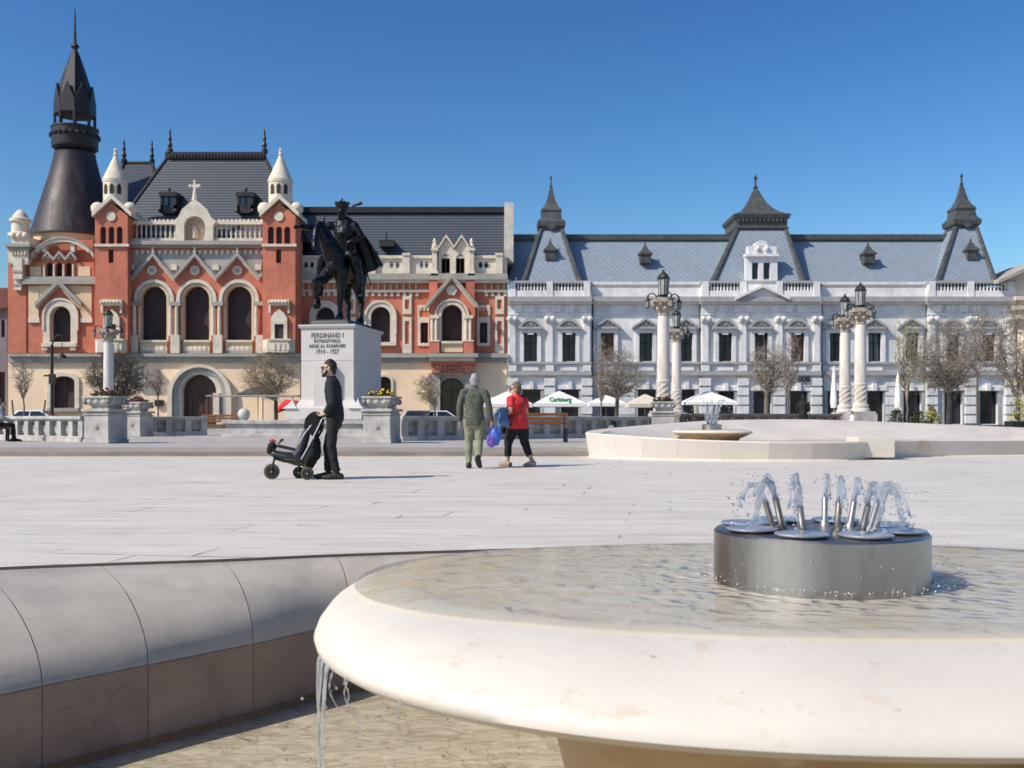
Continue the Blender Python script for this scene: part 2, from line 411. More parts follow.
def rim_ring(k, sh=0):
    t, j = T[k % len(T)], J[k % len(J)]
    row = []
    for q in range(NP + 1):
        a = math.pi / 2 * q / NP; h = math.sin(a)
        p = t.lerp(j, h); row.append(Vector((p.x, p.y, ZJ + (ZT - ZJ) * math.cos(a))))
    d = (t - j).normalized()
    o1 = t + d * .03
    return [Vector((o1.x, o1.y, .16)), Vector((t.x + d.x * .012, t.y + d.y * .012, ZT - .008))] + row, [Vector((j.x, j.y, ZJ - .004)), Vector((j.x, j.y, ZF))], Vector((o1.x, o1.y, 0))
for s_ in range(nst):
    for sub in ((0, SUB // 2), (SUB // 2, SUB)) if False else ((0, SUB),):
        ks = list(range(s_ * SUB + sub[0], s_ * SUB + sub[1] + 1))
        for which in (0, 1):
            rows = []
            for q, k in enumerate(ks):
                r_ = list(rim_ring(k)[which])
                if which == 0: r_ = [rim_ring(k)[2]] + r_
                nb = rim_ring(k + (1 if q == 0 else -1))[which]; nb = ([rim_ring(k + (1 if q == 0 else -1))[2]] if which == 0 else []) + list(nb)
                if q in (0, len(ks) - 1):
                    r_ = [a + (b - a).normalized() * .0018 for a, b in zip(r_, nb)]
                tgt = mb_low if which else mb; rows.append(tgt._add(r_)); L = len(r_)
            for A, B in zip(rows, rows[1:]):
                for q in range(L - 1): tgt.f.append((A + q, B + q, B + q + 1, A + q + 1))
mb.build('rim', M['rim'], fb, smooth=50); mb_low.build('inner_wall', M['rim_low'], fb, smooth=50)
mb = MB()                                     # mortar bed just under the stones
rows = []
for k in range(len(T)):
    r0, r1, ro = rim_ring(k)
    c = J[k]; rr_ = [ro] + r0 + r1
    inn = Vector((T[k].x - J[k].x, T[k].y - J[k].y, 0)).normalized()
    L = len(rr_); cen = Vector((T[k].x * .5 + J[k].x * .5, T[k].y * .5 + J[k].y * .5, -.3))
    rr_ = [p + (cen - p).normalized() * .006 for p in rr_]
    rows.append(mb._add(rr_))
for A, B in zip(rows, rows[1:] + rows[:1]):
    for q in range(L - 1): mb.f.append((A + q, B + q, B + q + 1, A + q + 1))
mb.build('joint_mortar', M['joint'], fb, smooth=50)
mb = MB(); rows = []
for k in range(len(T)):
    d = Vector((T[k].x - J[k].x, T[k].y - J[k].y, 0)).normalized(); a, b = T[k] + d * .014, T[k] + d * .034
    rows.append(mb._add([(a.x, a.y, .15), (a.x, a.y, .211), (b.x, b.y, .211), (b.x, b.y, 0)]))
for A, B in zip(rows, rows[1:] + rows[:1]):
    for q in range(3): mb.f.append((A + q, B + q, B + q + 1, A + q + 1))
mb.build('edge_strip', mat('dark edge strip', (.13, .10, .085), .8), fb, smooth=40)  # thin raised dark strip drawn along the line between rim and plaza
flat([(p.x, p.y) for p in J], [], ZF).build('basin_floor', M['floor_stone'], fb)
flat([(p.x, p.y) for p in J], [], ZF + .035).build('water', M['water_low'], fb)

BX, BY = .933, 3.0
bl = thing('fountain_bowl', 'large round limestone bowl overflowing in the foreground', 'fountain bowl', (BX, BY, ZF))
rings = [(0, 0, .430), (.5, .35, .430), (.95, .55, .431), (1.2, .70, .435), (1.29, .78, .442), (1.355, .87, .434), (1.415, .98, .414), (1.46, 1.08, .385), (1.485, 1.145, .352), (1.495, 1.18, .325), (1.488, 1.185, .303), (1.455, 1.15, .280), (1.35, 1.02, .25), (1.02, .74, .17), (.82, .56, .05), (.77, .50, -.15), (.77, .50, -.45)]
def sq(v, e): return math.copysign(abs(v) ** e, v)
def oval(rings, n, cx, cy, e=1.0):
    mb = MB(); rows = []
    for a, b, z in rings:
        if a == 0: rows.append([mb._add([(cx, cy, z)])]); continue
        i = mb._add([(cx + a * sq(math.cos(2 * math.pi * k / n), e), cy + b * sq(math.sin(2 * math.pi * k / n), e), z) for k in range(n)]); rows.append(list(range(i, i + n)))
    for A, B in zip(rows, rows[1:]):
        for k in range(n):
            k2 = (k + 1) % n
            mb.f.append((A[0], B[k], B[k2]) if len(A) == 1 else (A[k], B[k], B[k2], A[k2]))
    return mb
oval(rings[:13], 192, BX, BY, .86).build('bowl', M['bowl'], bl, smooth=60)
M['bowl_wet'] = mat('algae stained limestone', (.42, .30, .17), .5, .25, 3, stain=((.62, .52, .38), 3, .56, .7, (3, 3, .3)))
oval(rings[12:], 96, BX, BY, .86).build('pedestal', M['bowl_wet'], bl, smooth=60)
def rip(x, y):
    d = math.hypot(x - BX, y - BY)
    a = max(0, 1 - abs(d - .42) / .62)
    return .0018 * noise.noise(Vector((x * 7, y * 12, 0))) + a * a * .0046 * noise.noise(Vector((x * 24, y * 34, 3))) + a * .0014 * noise.noise(Vector((x * 52, y * 66, 9)))
mb = MB(); rows = []; NA, NR = 220, 70
for q in range(NR + 1):
    f = q / NR; a, b = .30 + f * (1.335 - .30), .28 + f * (.835 - .28)
    fade = min(1, (1 - f) * 5)
    pts = []
    for k in range(NA):
        an = 2 * math.pi * k / NA; ov = 1 + .055 * f ** 6 * max(0, math.cos(an - R(140))) ** .7
        x, y = BX + a * ov * sq(math.cos(an), .86), BY + b * ov * sq(math.sin(an), .86)
        pts.append((x, y, .4495 + rip(x, y) * fade - (0 if f < .9 else (f - .9) * .06) - (ov - 1) * .16))
    i = mb._add(pts); rows.append(list(range(i, i + NA)))
for A, B in zip(rows, rows[1:]):
    for k in range(NA): mb.f.append((A[k], B[k], B[(k + 1) % NA], A[(k + 1) % NA]))
mb.build('water', M['water'], bl, smooth=180)

# the drum with its plates, nozzles and jets
dr = thing('fountain_nozzle_drum', 'round steel drum of water nozzles standing in the large foreground bowl', 'nozzle drum', (BX, BY, .43))
DT = .585; DR = .311
mb = MB(); mb.lathe([(0, 0), (DR, 0), (DR, .12), (DR, .124), (DR, DT - .431 - .006), (DR - .006, DT - .431), (DR - .03, DT - .431), (DR - .032, DT - .43), (0, DT - .43)], (BX - .010, BY, .431), 72)
mb.build('drum', M['metal'], dr, smooth=35)
mb = MB(); mb.lathe([(0, .012), (DR - .03, .012)], (BX, BY, DT - .02), 48); mb.build('drum_water', M['water'], dr)
ND = 8
noz = []
for k in range(ND):
    a = 2 * math.pi * (k + .35) / ND
    cx_, cy_ = BX - .010 + .226 * math.cos(a), BY + .226 * math.sin(a)
    MB().lathe([(0, .0), (.05, .0), (.068, .003), (.076, .008), (.073, .011), (.05, .006), (0, .005)], (cx_, cy_, DT + .002), 28).build('plate', M['metal_plate'], dr, smooth=40)
for k in range(11):
    a = 2 * math.pi * (k + .15) / 11 + random.uniform(-.08, .08)
    r0, r1 = .135, .135 + .032
    p0 = Vector((BX + r0 * math.cos(a), BY + r0 * math.sin(a), DT - .03)); p1 = Vector((BX + r1 * math.cos(a), BY + r1 * math.sin(a), DT + random.uniform(.075, .10)))
    mb = MB(); d = (p1 - p0)
    mb.tube([p0, p0 + d * .35], .017, 12); mb.tube([p0 + d * .35, p1], .0095, 12)
    n_ = mb.build('nozzle', M['metal'], dr, smooth=35); noz.append((p1, a))
drops = MB()
for k, (p, a) in enumerate(noz):
    jets = MB()
    reach = random.uniform(.075, .12); top = random.uniform(.055, .08)
    for br in range(2 if k % 3 else 3):
        aa = a + random.uniform(-.3, .3); rc = reach * random.uniform(.5, 1.1)
        pts = []; rad = []; N = 16
        for q in range(N + 1):
            t = q / N
            h = top * (1 - ((t - .33) / .33) ** 2) if t < .99 else -.1
            h = top - (t - .33) ** 2 * (top / .109)
            pts.append(p + Vector((math.cos(aa) * rc * t, math.sin(aa) * rc * t, h)) + Vector((random.uniform(-1, 1), random.uniform(-1, 1), random.uniform(-1, 1))) * .0022)
            rad.append(max(.0014, (.0068 - .0034 * t) * random.uniform(.55, 1.5)))
            if pts[-1].z < DT + .02: break
        if len(pts) > 3:
            cut = max(4, int(len(pts) * random.uniform(.7, .98)))
            jets.tube(pts[:cut], rad[:cut], 6)
            for pq in pts[cut - 1:]:
                for _ in range(3): drops.ball(pq + Vector((random.gauss(0, .006), random.gauss(0, .006), random.gauss(0, .01))), random.uniform(.002, .0048), 6)
    for _ in range(14): drops.ball(p + Vector((math.cos(a) * random.uniform(0, .1) + random.gauss(0, .018), math.sin(a) * random.uniform(0, .1) + random.gauss(0, .018), top * random.uniform(.3, 1.15))), random.uniform(.0015, .004), 6)
    jets.build('jet', M['jet'], dr, smooth=180)
for _ in range(140):
    a = random.uniform(0, 6.283); r = DR + abs(random.gauss(.005, .05)); drops.ball((BX + r * math.cos(a), BY + r * math.sin(a), .455 + abs(random.gauss(0, .05))), random.uniform(.0013, .003), 6)
tag(drops.build('water_drops', M['jet'], dr, smooth=180), kind='stuff')
bub = MB()
for _ in range(160):
    a = random.uniform(0, 6.283); r = DR + .004 + abs(random.gauss(0, .035)); bub.ball((BX + r * math.cos(a), BY + r * math.sin(a), .452), random.uniform(.001, .0028), 6, sz=.5)
M['foam'] = mat('white foam', (.82, .82, .78), .5, .05, 5)
tag(bub.build('foam', M['foam'], bl, smooth=180), kind='stuff')
# water falling from the lip at the left of the bowl
fd = MB()
for k in range(7):
    fall = MB(); main = k < 3
    th = R((197.5, 199.5, 202)[k] if main else random.uniform(203, 222))
    x, y = BX + 1.485 * sq(math.cos(th), .86), BY + 1.178 * sq(math.sin(th), .86); dx, dy = math.cos(th), math.sin(th)
    L = random.uniform(.55, .73) if main else random.uniform(.05, .2); N = 22; ph = random.uniform(0, 6); pts = []; rad = []
    for q in range(N + 1):
        t = q / N
        pts.append((x + dx * .03 * t ** .6 + .012 * t * math.sin(ph + t * 8) + .05 * t * t, y + dy * .03 * t ** .6 + .008 * math.cos(ph + t * 7), .31 - L * t ** 1.3))
        wv = max(.15, (1 - .55 * t) * (.75 + .5 * math.sin(q * 1.7 + ph) * random.uniform(.3, 1)))
        rad.append((.017 * wv, .0035 * random.uniform(.6, 1.3)) if main else (.0035 * wv, .0025 * wv))
    fall.tube(pts, rad, 8, ref=(-dy, dx, 0)); fall.build('falling_water', M['jet'], bl, smooth=180)
    for _ in range(16 if main else 5): fd.ball((x + random.gauss(.02, .03), y + random.gauss(0, .03), .31 - random.uniform(.05, .7)), random.uniform(.0012, .0042), 6)
tag(fd.build('water_drops', M['jet'], bl, smooth=180), kind='stuff')

# ------------------------------------------------------------------ far fountain
f2 = thing('far_fountain_basin', 'pale stone fountain basin in the middle distance, low in front and high at its back', 'fountain basin', (9, 27, 0))
# per station: plan of outer foot, rim height, rim width, inner slope width
S2 = [((1.85, 23.6), .57, .30, .35), ((2.35, 22.6), .545, .25, .3), ((3.6, 21.75), .47, .22, .3), ((5.5, 21.4), .415, .22, .3), ((7.3, 21.7), .41, .3, .4), ((8.4, 22.6), .41, .5, .8), ((9.6, 23.5), .41, .7, 1.2), ((12.4, 24.3), .40, 1.0, 1.5), ((16, 25.5), .42, 1.0, 1.5), ((18, 28), .46, .8, 1.5), ((17.3, 31), .56, .6, 2.2), ((14, 32.6), .72, .5, 2.6), ((10, 33.0), .87, .4, 2.8), ((6.8, 32.2), .85, .4, 2.6), ((4.4, 29.8), .74, .4, 1.6), ((2.6, 26.9), .64, .4, .8), ((1.95, 25.0), .60, .36, .45)]
C2 = Vector((9.0, 27.2, 0))
P2 = catmull([(*a, 0) for a, *_ in S2], True, 4); Q2 = catmull([(b, c, d) for _, b, c, d in S2], True, 4)
mb = MB(); n2 = len(P2); FZ = .24
def ring2(k):
    p = P2[k % n2]; q = Q2[k % n2]
    t_ = (P2[(k + 1) % n2] - P2[k - 1 if k else n2 - 1]).normalized(); nrm = Vector((-t_.y, t_.x, 0))
    if nrm.dot(C2 - p) < 0: nrm = -nrm
    a = p - nrm * .0; z = q.x
    return [a + Vector((0, 0, 0)), a + nrm * .03 + Vector((0, 0, .03)), a + nrm * -.05 + Vector((0, 0, z - .03)), a + nrm * -.02 + Vector((0, 0, z)), a + nrm * q.y + Vector((0, 0, z - .02)), a + nrm * (q.y + q.z * .35) + Vector((0, 0, FZ + (z - FZ) * .6)), a + nrm * (q.y + q.z) + Vector((0, 0, FZ))]
for k in range(0, n2, 2):
    R3 = [ring2(k), ring2(k + 1), ring2(k + 2)]
    R3[0] = [a + (b - a).normalized() * .002 for a, b in zip(R3[0], R3[1])]
    ii = [mb._add(r_) for r_ in R3]
    for A, B in zip(ii, ii[1:]):
        for q in range(len(R3[0]) - 1): mb.f.append((A + q, B + q, B + q + 1, A + q + 1))
mb.build('wall', M['rim_far'], f2, smooth=30)
flat([(ring2(k)[-1].x, ring2(k)[-1].y) for k in range(n2)], [], FZ + .01).build('basin_floor', M['rim_far'], f2)
flat([(ring2(k)[-2].x, ring2(k)[-2].y) for k in range(n2)], [], FZ + .04).build('water', M['water_low'], f2)
mb = MB(); mb.box(wx(858, 22.0), wx(895, 22.0), 22.0, 22.75, .05, .50)
o = mb.build('stone_block', M['bowl'], None, bevel=.012); tag(o, 'square pale stone block seat at the front edge of the far fountain', 'stone block')
bx2, by2 = wx(712, 27.5), 27.5
b2 = thing('far_fountain_bowl', 'small overflowing stone bowl inside the far fountain', 'fountain bowl', (bx2, by2, FZ))
oval([(0, 0, .60), (.8, .7, .60), (.98, .92, .59), (1.08, 1.02, .56), (1.10, 1.04, .53), (1.07, 1.0, .50)], 48, bx2, by2).build('bowl', M['bowl'], b2, smooth=60)
oval([(1.06, .99, .499), (.9, .8, .42), (.75, .68, .36), (.7, .6, .2)], 48, bx2, by2).build('underside', M['bowl_wet'], b2, smooth=60)
oval([(0, 0, .612), (.8, .7, .612), (.97, .9, .603)], 48, bx2, by2).build('water', M['water'], b2, smooth=60)
d2 = thing('far_fountain_nozzle_drum', 'small steel nozzle drum with thin water jets on the far fountain bowl', 'nozzle drum', (bx2, by2, .6))
MB().lathe([(0, 0), (.27, 0), (.27, .14), (.2, .15), (0, .15)], (bx2, by2, .6), 24).build('drum', M['metal'], d2, smooth=35)
dd = MB()
for k in range(9):
    mb = MB(); jt = MB()
    a = 2 * math.pi * k / 9; p = Vector((bx2 + .12 * math.cos(a), by2 + .12 * math.sin(a), .74)); mb.tube([p, p + Vector((.03 * math.cos(a), .03 * math.sin(a), .09))], .012, 6)
    rc = random.uniform(.45, .75); top = random.uniform(.5, .75)
    pts = [p + Vector((math.cos(a) * rc * t, math.sin(a) * rc * t, top * (1 - ((t - .42) / .42) ** 2))) for t in [i / 14 for i in range(15)]]
    for q in range(14): dd.ball(pts[q + 1] + Vector((random.gauss(0, .02), random.gauss(0, .02), random.gauss(0, .02))), random.uniform(.008, .016), 5)
    jt.tube(pts[:8], [.014 - .001 * i for i in range(8)], 5); mb.build('nozzle', M['metal'], d2); jt.build('jet', M['jet'], d2, smooth=180)
jt = MB()
jt.tube([(bx2, by2, .74), (bx2, by2, 1.1), (bx2, by2, 1.42)], [.03, .024, .012], 6)
jt.build('jet', M['jet'], d2, smooth=180); tag(dd.build('water_drops', M['jet'], d2, smooth=180), kind='stuff')
# ------------------------------------------------------------------ building kit
M['red'] = mat('red painted stucco', (.53, .175, .105), .85, .18, .9, stain=((.33, .115, .08), .5, .55, .75, (1, 1, .4)))
M['cream'] = mat('cream carved stone', (.66, .585, .465), .85, .16, 1.4)
M['cornice'] = mat('weathered cornice stone', (.36, .335, .295), .85, .18, .9)
M['ochre'] = mat('ochre plaster', (.86, .64, .43), .88, .09, .5, stain=((.72, .52, .35), .35, .55, .75, (1, 1, .5)))
M['panelcream'] = mat('sand coloured plaster', (.70, .53, .34), .88, .1, .8)
M['slate'] = banded('slate courses', (.024, .031, .040), (.088, .102, .118), .30, (0, 0, 1), .5, .5)
M['lead'] = mat('dark lead', (.034, .031, .031), .5, .3, 2, metal=.2)
M['copper'] = mat('browned copper', (.040, .031, .031), .5, .4, 2.2, metal=.15, bump=.3, bscale=6, stretch=(1, 1, .35), stain=((.085, .075, .075), .8, .5, .75, (1, 1, .2)))
M['pane'] = mat('dark window glass', (.060, .047, .048), .75, .2, .5, spec=.08)
M['pane_blue'] = mat('sky lit window glass', (.035, .05, .075), .06, .2, .5, spec=.9)
M['wood'] = mat('dark stained wood', (.075, .038, .026), .5, .3, 3, stretch=(1, 1, .2))
M['relief'] = mat('painted relief', (.60, .45, .33), .8, .35, 5)
M['black'] = mat('black paint', (.016, .016, .018), .45, .2, 6)
def bx(mb, a, b, c, d, Y0, Y1):
    """box whose front at Y0 covers the photo's px a..c, py b..d"""
    return mb.box(wx(a, Y0), wx(c, Y0), Y0, Y1, wz(d, Y0), wz(b, Y0))
def band(mb, top, th, Y0, Y1):
    """a moulding TH px thick under the px polyline TOP"""
    return mb.panel(pp(Y0, [(a, b + th) for a, b in top] + [(a, b) for a, b in reversed(top)]), [], Y0, Y1, back=True)
def balus(mb, a, b, top, bot, Y, n, w=.055, rail=.3):
    """row of turned balusters between px a..b"""
    x0, x1, z0, z1 = wx(a, Y), wx(b, Y), wz(bot, Y), wz(top, Y)
    for k in range(n):
        x = x0 + (x1 - x0) * (k + .5) / n; h = z1 - z0
        mb.lathe([(w, 0), (w, .08 * h), (w * .6, .12 * h), (w * 1.1, .35 * h), (w * .55, .7 * h), (w * .6, .88 * h), (w, .92 * h), (w, h)], (x, Y + rail / 2, z0), 8)
def arched_window(root, Y, cx, hw, top, bot, name='window', depth=.6, pane='pane', frame='wood', mull=True, k=1.0):
    """frame part with the pane as its sub-part, standing DEPTH behind the wall face Y"""
    Yp = Y + depth
    out = arch(cx, hw, top, bot, 14, k) if k else rect(cx - hw, top, cx + hw, bot)
    sx = Yp / Y                                    # keep the size of the opening
    def inn(d): return [(wx(a, Y), wz(b, Y)) for a, b in (arch(cx, hw - d, top + d, bot - d, 14, k) if k else rect(cx - hw + d, top + d, cx + hw - d, bot - d))]
    mb = MB(); o_ = [(wx(a, Y), wz(b, Y)) for a, b in out]
    mb.panel(o_, [inn(.9)], Yp - .12, Yp)
    xc = wx(cx, Y); z0, z1 = wz(bot, Y), wz(top, Y); h = z1 - z0; hx = wx(cx + hw, Y) - xc
    if mull:
        mb.box(xc - .05, xc + .05, Yp - .09, Yp - .01, z0 + .08, z1 - .1)
        zt = z1 - hx * 1.05 if k else z0 + h * .66
        mb.box(xc - hx + .08, xc + hx - .08, Yp - .085, Yp - .012, zt - .05, zt + .05)
    f = mb.build(name, M[frame], root)
    MB().panel(o_, [], Yp, Yp + .05).build('pane', M[pane], f)
    return f

# ------------------------------------------------------------------ red palace
YR = 90.0
red = thing('red_palace', 'red and ochre palace with white gables, steep slate roofs and a dark copper spire', 'palace', (wx(260, YR), YR + 8, 0))
W_ = MB(); CR = MB(); CO = MB(); OC = MB(); PC = MB()      # red wall, cream stone, grey cornice, ochre base, sand plaster
HB = 420                                                   # px of the foot, behind the balustrade
def zfoot(mb, a, b, c, Y0, Y1): mb.box(wx(a, Y0), wx(c, Y0), Y0, Y1, 0, wz(b, Y0))
# -- corner block on the left
YL = 90.4
h1 = arch(60, 10.5, 306, 342); hb = arch(63, 11.5, 376, 407, 10, .5)
W_.panel(pp(YL, [(8, 353), (96, 353), (96, 282), (8, 282)]), [pp(YL, h1)], YL, YL + .7)
W_.panel(pp(YL + .7, [(8, 353), (96, 353), (96, 250), (8, 250)]), [], YL + .75, YL + 11, back=True)
for a, b in ((28.5, 38.5), (80.5, 91.5)): bx(PC, a, 286, b, 318, YL - .12, YL + .05); bx(CR, a - .5, 318, b + .5, 322.5, YL - .18, YL + .04)
PC.panel(pp(YL - .06, [(38.5, 300), (56, 285.5), (38.5, 285.5)]), [], YL - .06, YL + .03); PC.panel(pp(YL - .06, [(61, 285.5), (80.5, 302), (80.5, 285.5)]), [], YL - .06, YL + .03)
band(CO, [(34.5, 302), (58, 279), (81, 302)], 5, YL - .55, YL + .02); band(CR, [(36, 307.2), (58, 284.4), (79.5, 307.2)], 1.5, YL - .3, YL + .01)
CR.panel(pp(YL - .22, arch(60, 17, 299, 347)), [pp(YL - .22, arch(60, 10.5, 306, 342))], YL - .22, YL + .6)
CR.panel(pp(YL - .32, arch(60, 18, 297.8, 330)), [pp(YL - .32, arch(60, 16.2, 299.6, 331))], YL - .32, YL - .1)
bx(CR, 41, 343, 76, 346.5, YL - .5, YL + .1); bx(CR, 42, 346.5, 47, 350, YL - .4, YL + .1); bx(CR, 70, 346.5, 75, 350, YL - .4, YL + .1)
CR.lathe([(0, 0), (.24, .02), (.24, .1), (.1, .12)], (0, 0, 0), 12) if False else None
arched_window(red, YL, 60, 10.5, 306, 342, depth=.62, mull=False)
bx(CO, 22, 279, 96, 284, YL - .5, YL + .1); bx(CO, 23, 276.5, 95.5, 279.2, YL - .35, YL + .1)
# loggia storey with segmental gable
Y2 = YL + .2
W_.panel(pp(Y2, [(28, 277), (94, 277), (94, 262), (28, 262)]), [pp(Y2, arch(cx, 3.3, 262.5, 277, 8)) for cx in (49.5, 59, 68.5)] , Y2, Y2 + .4)
for cx in (49.5, 59, 68.5): arched_window(red, Y2, cx, 3.3, 262.5, 277, depth=.38, mull=False)
for cx in (44.6, 54.3, 63.8, 73.4): CR.tube([(wx(cx, Y2 - .1), Y2 - .12, wz(277, Y2)), (wx(cx, Y2 - .1), Y2 - .12, wz(264.5, Y2))], .10, 8)
band(CO, [(42, 257), (47, 250.5), (53, 257.5), (59, 250.5), (65, 257.5), (70.5, 250.5), (76, 257.5)], 3.2, Y2 - .35, Y2 + .1)
W_.panel(pp(Y2 - .02, [(43, 262.5), (75, 262.5), (75, 257), (70.5, 252), (65, 258), (59, 252), (53, 258), (47, 252), (43, 257)]), [], Y2 - .02, Y2 + .3)
for cx in (48.5, 59, 69.5): CR.tube([(wx(cx, Y2), Y2 - .1, wz(257.5, Y2)), (wx(cx, Y2), Y2 - .02, wz(257.5, Y2))], .17, 10)
for a, b in ((30, 41), (78, 90)): bx(PC, a, 266.5, b, 276, Y2 - .08, Y2 + .05)
seg = [(31 + 62 * i / 14, 236.5 + 16 * abs((i - 7) / 7) ** 2.2) for i in range(15)]
CR.panel(pp(Y2 - .4, [(93, 258), (89, 250)] + [(a, b + 5) for a, b in reversed(seg[1:-1])] + [(35, 250), (31, 258)] + seg), [], Y2 - .4, Y2 + .8, back=True)
CO.panel(pp(Y2 - .5, [(a, b + 1.6) for a, b in seg] + [(a, b) for a, b in reversed(seg)]), [], Y2 - .5, Y2 + .7, back=True)
W_.panel(pp(Y2 + 1.6, [(31, 277), (93, 277), (93, 240), (31, 240)]), [], Y2 + 1.6, Y2 + 3)
for cx in (44, 72.5): bx(CR, cx - 1.8, 243, cx + 1.8, 252, Y2 - .2, Y2 + .4)
# corner pier and its capped lantern
bx(CR, 8, 249, 28, 262.5, YL - .45, YL + 2.4); bx(CO, 5, 243.5, 30, 246.5, YL - .85, YL + 2.8); bx(CO, 6.5, 246.5, 29, 249, YL - .65, YL + 2.6); bx(CO, 8, 262.5, 28.5, 264.5, YL - .55, YL + 2.4)
for k in range(5): bx(CR, 11 + k * 3.2, 250.5, 12.6 + k * 3.2, 254.5, YL - .62, YL - .4)
W_.panel(pp(YL - .1, [(8, 353), (26, 353), (26, 264), (8, 264)]), [], YL - .1, YL + 2, back=True)
bx(CR, 13, 258, 22, 279, YL - .6, YL); bx(CO, 12.5, 270, 22.5, 272.5, YL - .66, YL); bx(CR, 14, 279, 21, 290, YL - .35, YL); bx(CO, 13, 284, 22, 286, YL - .4, YL)
lx, ly = wx(20.5, YL + .9), YL + .9
CR.lathe([(1.05, 0), (1.05, .25), (.78, .4), (.74, 1.2), (.92, 1.35), (.92, 1.6), (.70, 1.72), (.62, 1.95), (.3, 2.35), (.08, 2.5), (0, 2.55)], (lx, ly, wz(237, ly)), 18)
bx(CR, 11.5, 236.5, 29, 243.5, YL - .2, YL + 2.2)
for dx in (-6, 0, 6): CR.ball((wx(20.5 + dx, YL), YL - .2, wz(236, YL)), .3, 10)
# -- ground storeys of the left block and the middle
for a, b, Y in ((8, 128, YL - .05), (127.6, 264, 89.7), (263.8, 300, 88.95)):
    holes = []
    if a == 8: holes = [pp(Y, arch(63, 11.5, 376, 408, 10, .5))]
    if a > 100 and a < 200: holes = [pp(Y, arch(199, 17.3, 374.5, 425, 16))]
    OC.panel(pp(Y, [(a, 425), (b, 425), (b, 362), (a, 362)]), holes, Y, Y + .9)
    OC.box(wx(a, Y), wx(b, Y), Y + .95, Y + 12, 0, wz(362.5, Y))
    bx(CO, a - .4, 353.5, b + .3, 356.5, Y - .55, Y + 1); bx(CO, a, 356.5, b, 362.4, Y - .22, Y + 1)
bx(OC, 8, 408, 52, 425, YL - .055, YL + .5) if False else None
CR.panel(pp(YL - .2, arch(63, 16, 372, 408, 10, .5)), [pp(YL - .2, arch(63, 11.5, 376, 409, 10, .5))], YL - .2, YL + .5)
arched_window(red, YL - .05, 63, 11.5, 376, 408, depth=.5, k=.5)
bx(CO, 47, 408, 78, 411.5, YL - .6, YL + .3)
for k, (r0, r1, dz) in enumerate(((34, 29, 0), (29, 24, .18), (24, 17.3, .42))):
    Yd = 89.7 - .5 + dz
    (CR if k != 1 else CO).panel(pp(Yd, arch(199, r0 * .94, 374.5 - (r0 - 17.3) * .62, 425, 20)), [pp(Yd, arch(199, r1 * .94 if k < 2 else 17.3, 374.5 - (r1 - 17.3) * .62, 426, 20))], Yd, 90.3)
f = MB(); Yd = 90.3
f.panel(pp(Yd, arch(199, 17.3, 374.5, 425, 16)), [], Yd, Yd + .1); f.box(wx(199, Yd) - .06, wx(199, Yd) + .06, Yd - .08, Yd, 0, wz(393, Yd))
f.box(wx(182, Yd), wx(216, Yd), Yd - .1, Yd, wz(394.5, Yd), wz(392.5, Yd))
for k in range(6): f.box(wx(183.6 + k * 5.3, Yd), wx(187.2 + k * 5.3, Yd), Yd - .05, Yd, .3, wz(397, Yd))
f.build('door', M['wood'], red)
bx(CR, 213, 393, 219, 415, 89.2, 89.7); MB().box(wx(155, 89.5), wx(163, 89.5), 89.4, 89.7, wz(406, 89.5), wz(400, 89.5)).build('wall_plaque', M['black'], red)
# -- the middle: three arched windows under zigzag gables
YC = 90.0
cen = (153.5, 196.2, 238.6)
holes = [pp(YC, arch(c, 13, 286, 341, 16)) for c in cen]
W_.panel(pp(YC, [(127, 353), (265, 353), (265, 243), (127, 243)]), holes, YC, YC + .85)
W_.panel(pp(YC + .9, [(127, 353), (265, 353), (265, 241.5), (127, 241.5)]), [], YC + .9, YC + 13, back=True)
for c in cen:
    arched_window(red, YC, c, 13, 286, 341, depth=.8, mull=False)
    CR.panel(pp(YC - .2, arch(c, 20, 279.3, 304, 20)), [pp(YC - .2, arch(c, 16.6, 282.6, 305, 20))], YC - .2, YC + .1)
    CO.panel(pp(YC - .1, arch(c, 16.8, 282.4, 304, 20)), [pp(YC - .1, arch(c, 15, 284.2, 305, 20))], YC - .1, YC + .1)
    PC.panel(pp(YC - .03, arch(c, 15.2, 284, 341, 20)), [pp(YC - .03, arch(c, 13, 286, 342, 20))], YC - .03, YC + .8)
    bx(CR, c - 13.5, 340, c + 13.5, 342, YC - .35, YC + .5); bx(PC, c - 13.3, 342, c + 13.3, 352, YC - .15, YC + .1)
    for k in range(5): CR.ball((wx(c - 9 + k * 4.5, YC), YC - .16, wz(349, YC)), .26, 8, sy=.4)
    bx(CO, c - 13.5, 350.5, c + 13.5, 353.4, YC - .22, YC + .1)
    CR.tube([(wx(c - 1, YC), YC - .14, wz(270.5, YC)), (wx(c - 1, YC), YC, wz(270.5, YC))], .42, 16); CO.tube([(wx(c - 1, YC), YC - .17, wz(270.5, YC)), (wx(c - 1, YC), YC - .1, wz(270.5, YC))], .23, 12)
for c in (132.5, 174.8, 217.4, 260.2):
    for d in (-3, 3):
        if 130 < c + d < 262: CR.tube([(wx(c + d, YC), YC - .3, wz(336, YC)), (wx(c + d, YC), YC - .3, wz(305, YC))], [.19, .16], 10)
    bx(CO, c - 5.5, 301.5, c + 5.5, 305.5, YC - .5, YC + .05); bx(CR, c - 4.4, 335, c + 4.4, 353, YC - .55, YC + .05)
    bx(PC, c - 2.6, 341, c + 2.6, 351, YC - .6, YC - .5) if False else None
zz = [(128, 273.5), (131, 276), (152.5, 252), (173.5, 275.5), (194.5, 252), (215.5, 275.5), (237, 252), (258, 274.5), (262, 272)]
band(CO, zz, 4.2, YC - .55, YC + .02); band(CR, [(a, b + 4.3) for a, b in zz], 1.2, YC - .3, YC + .01)
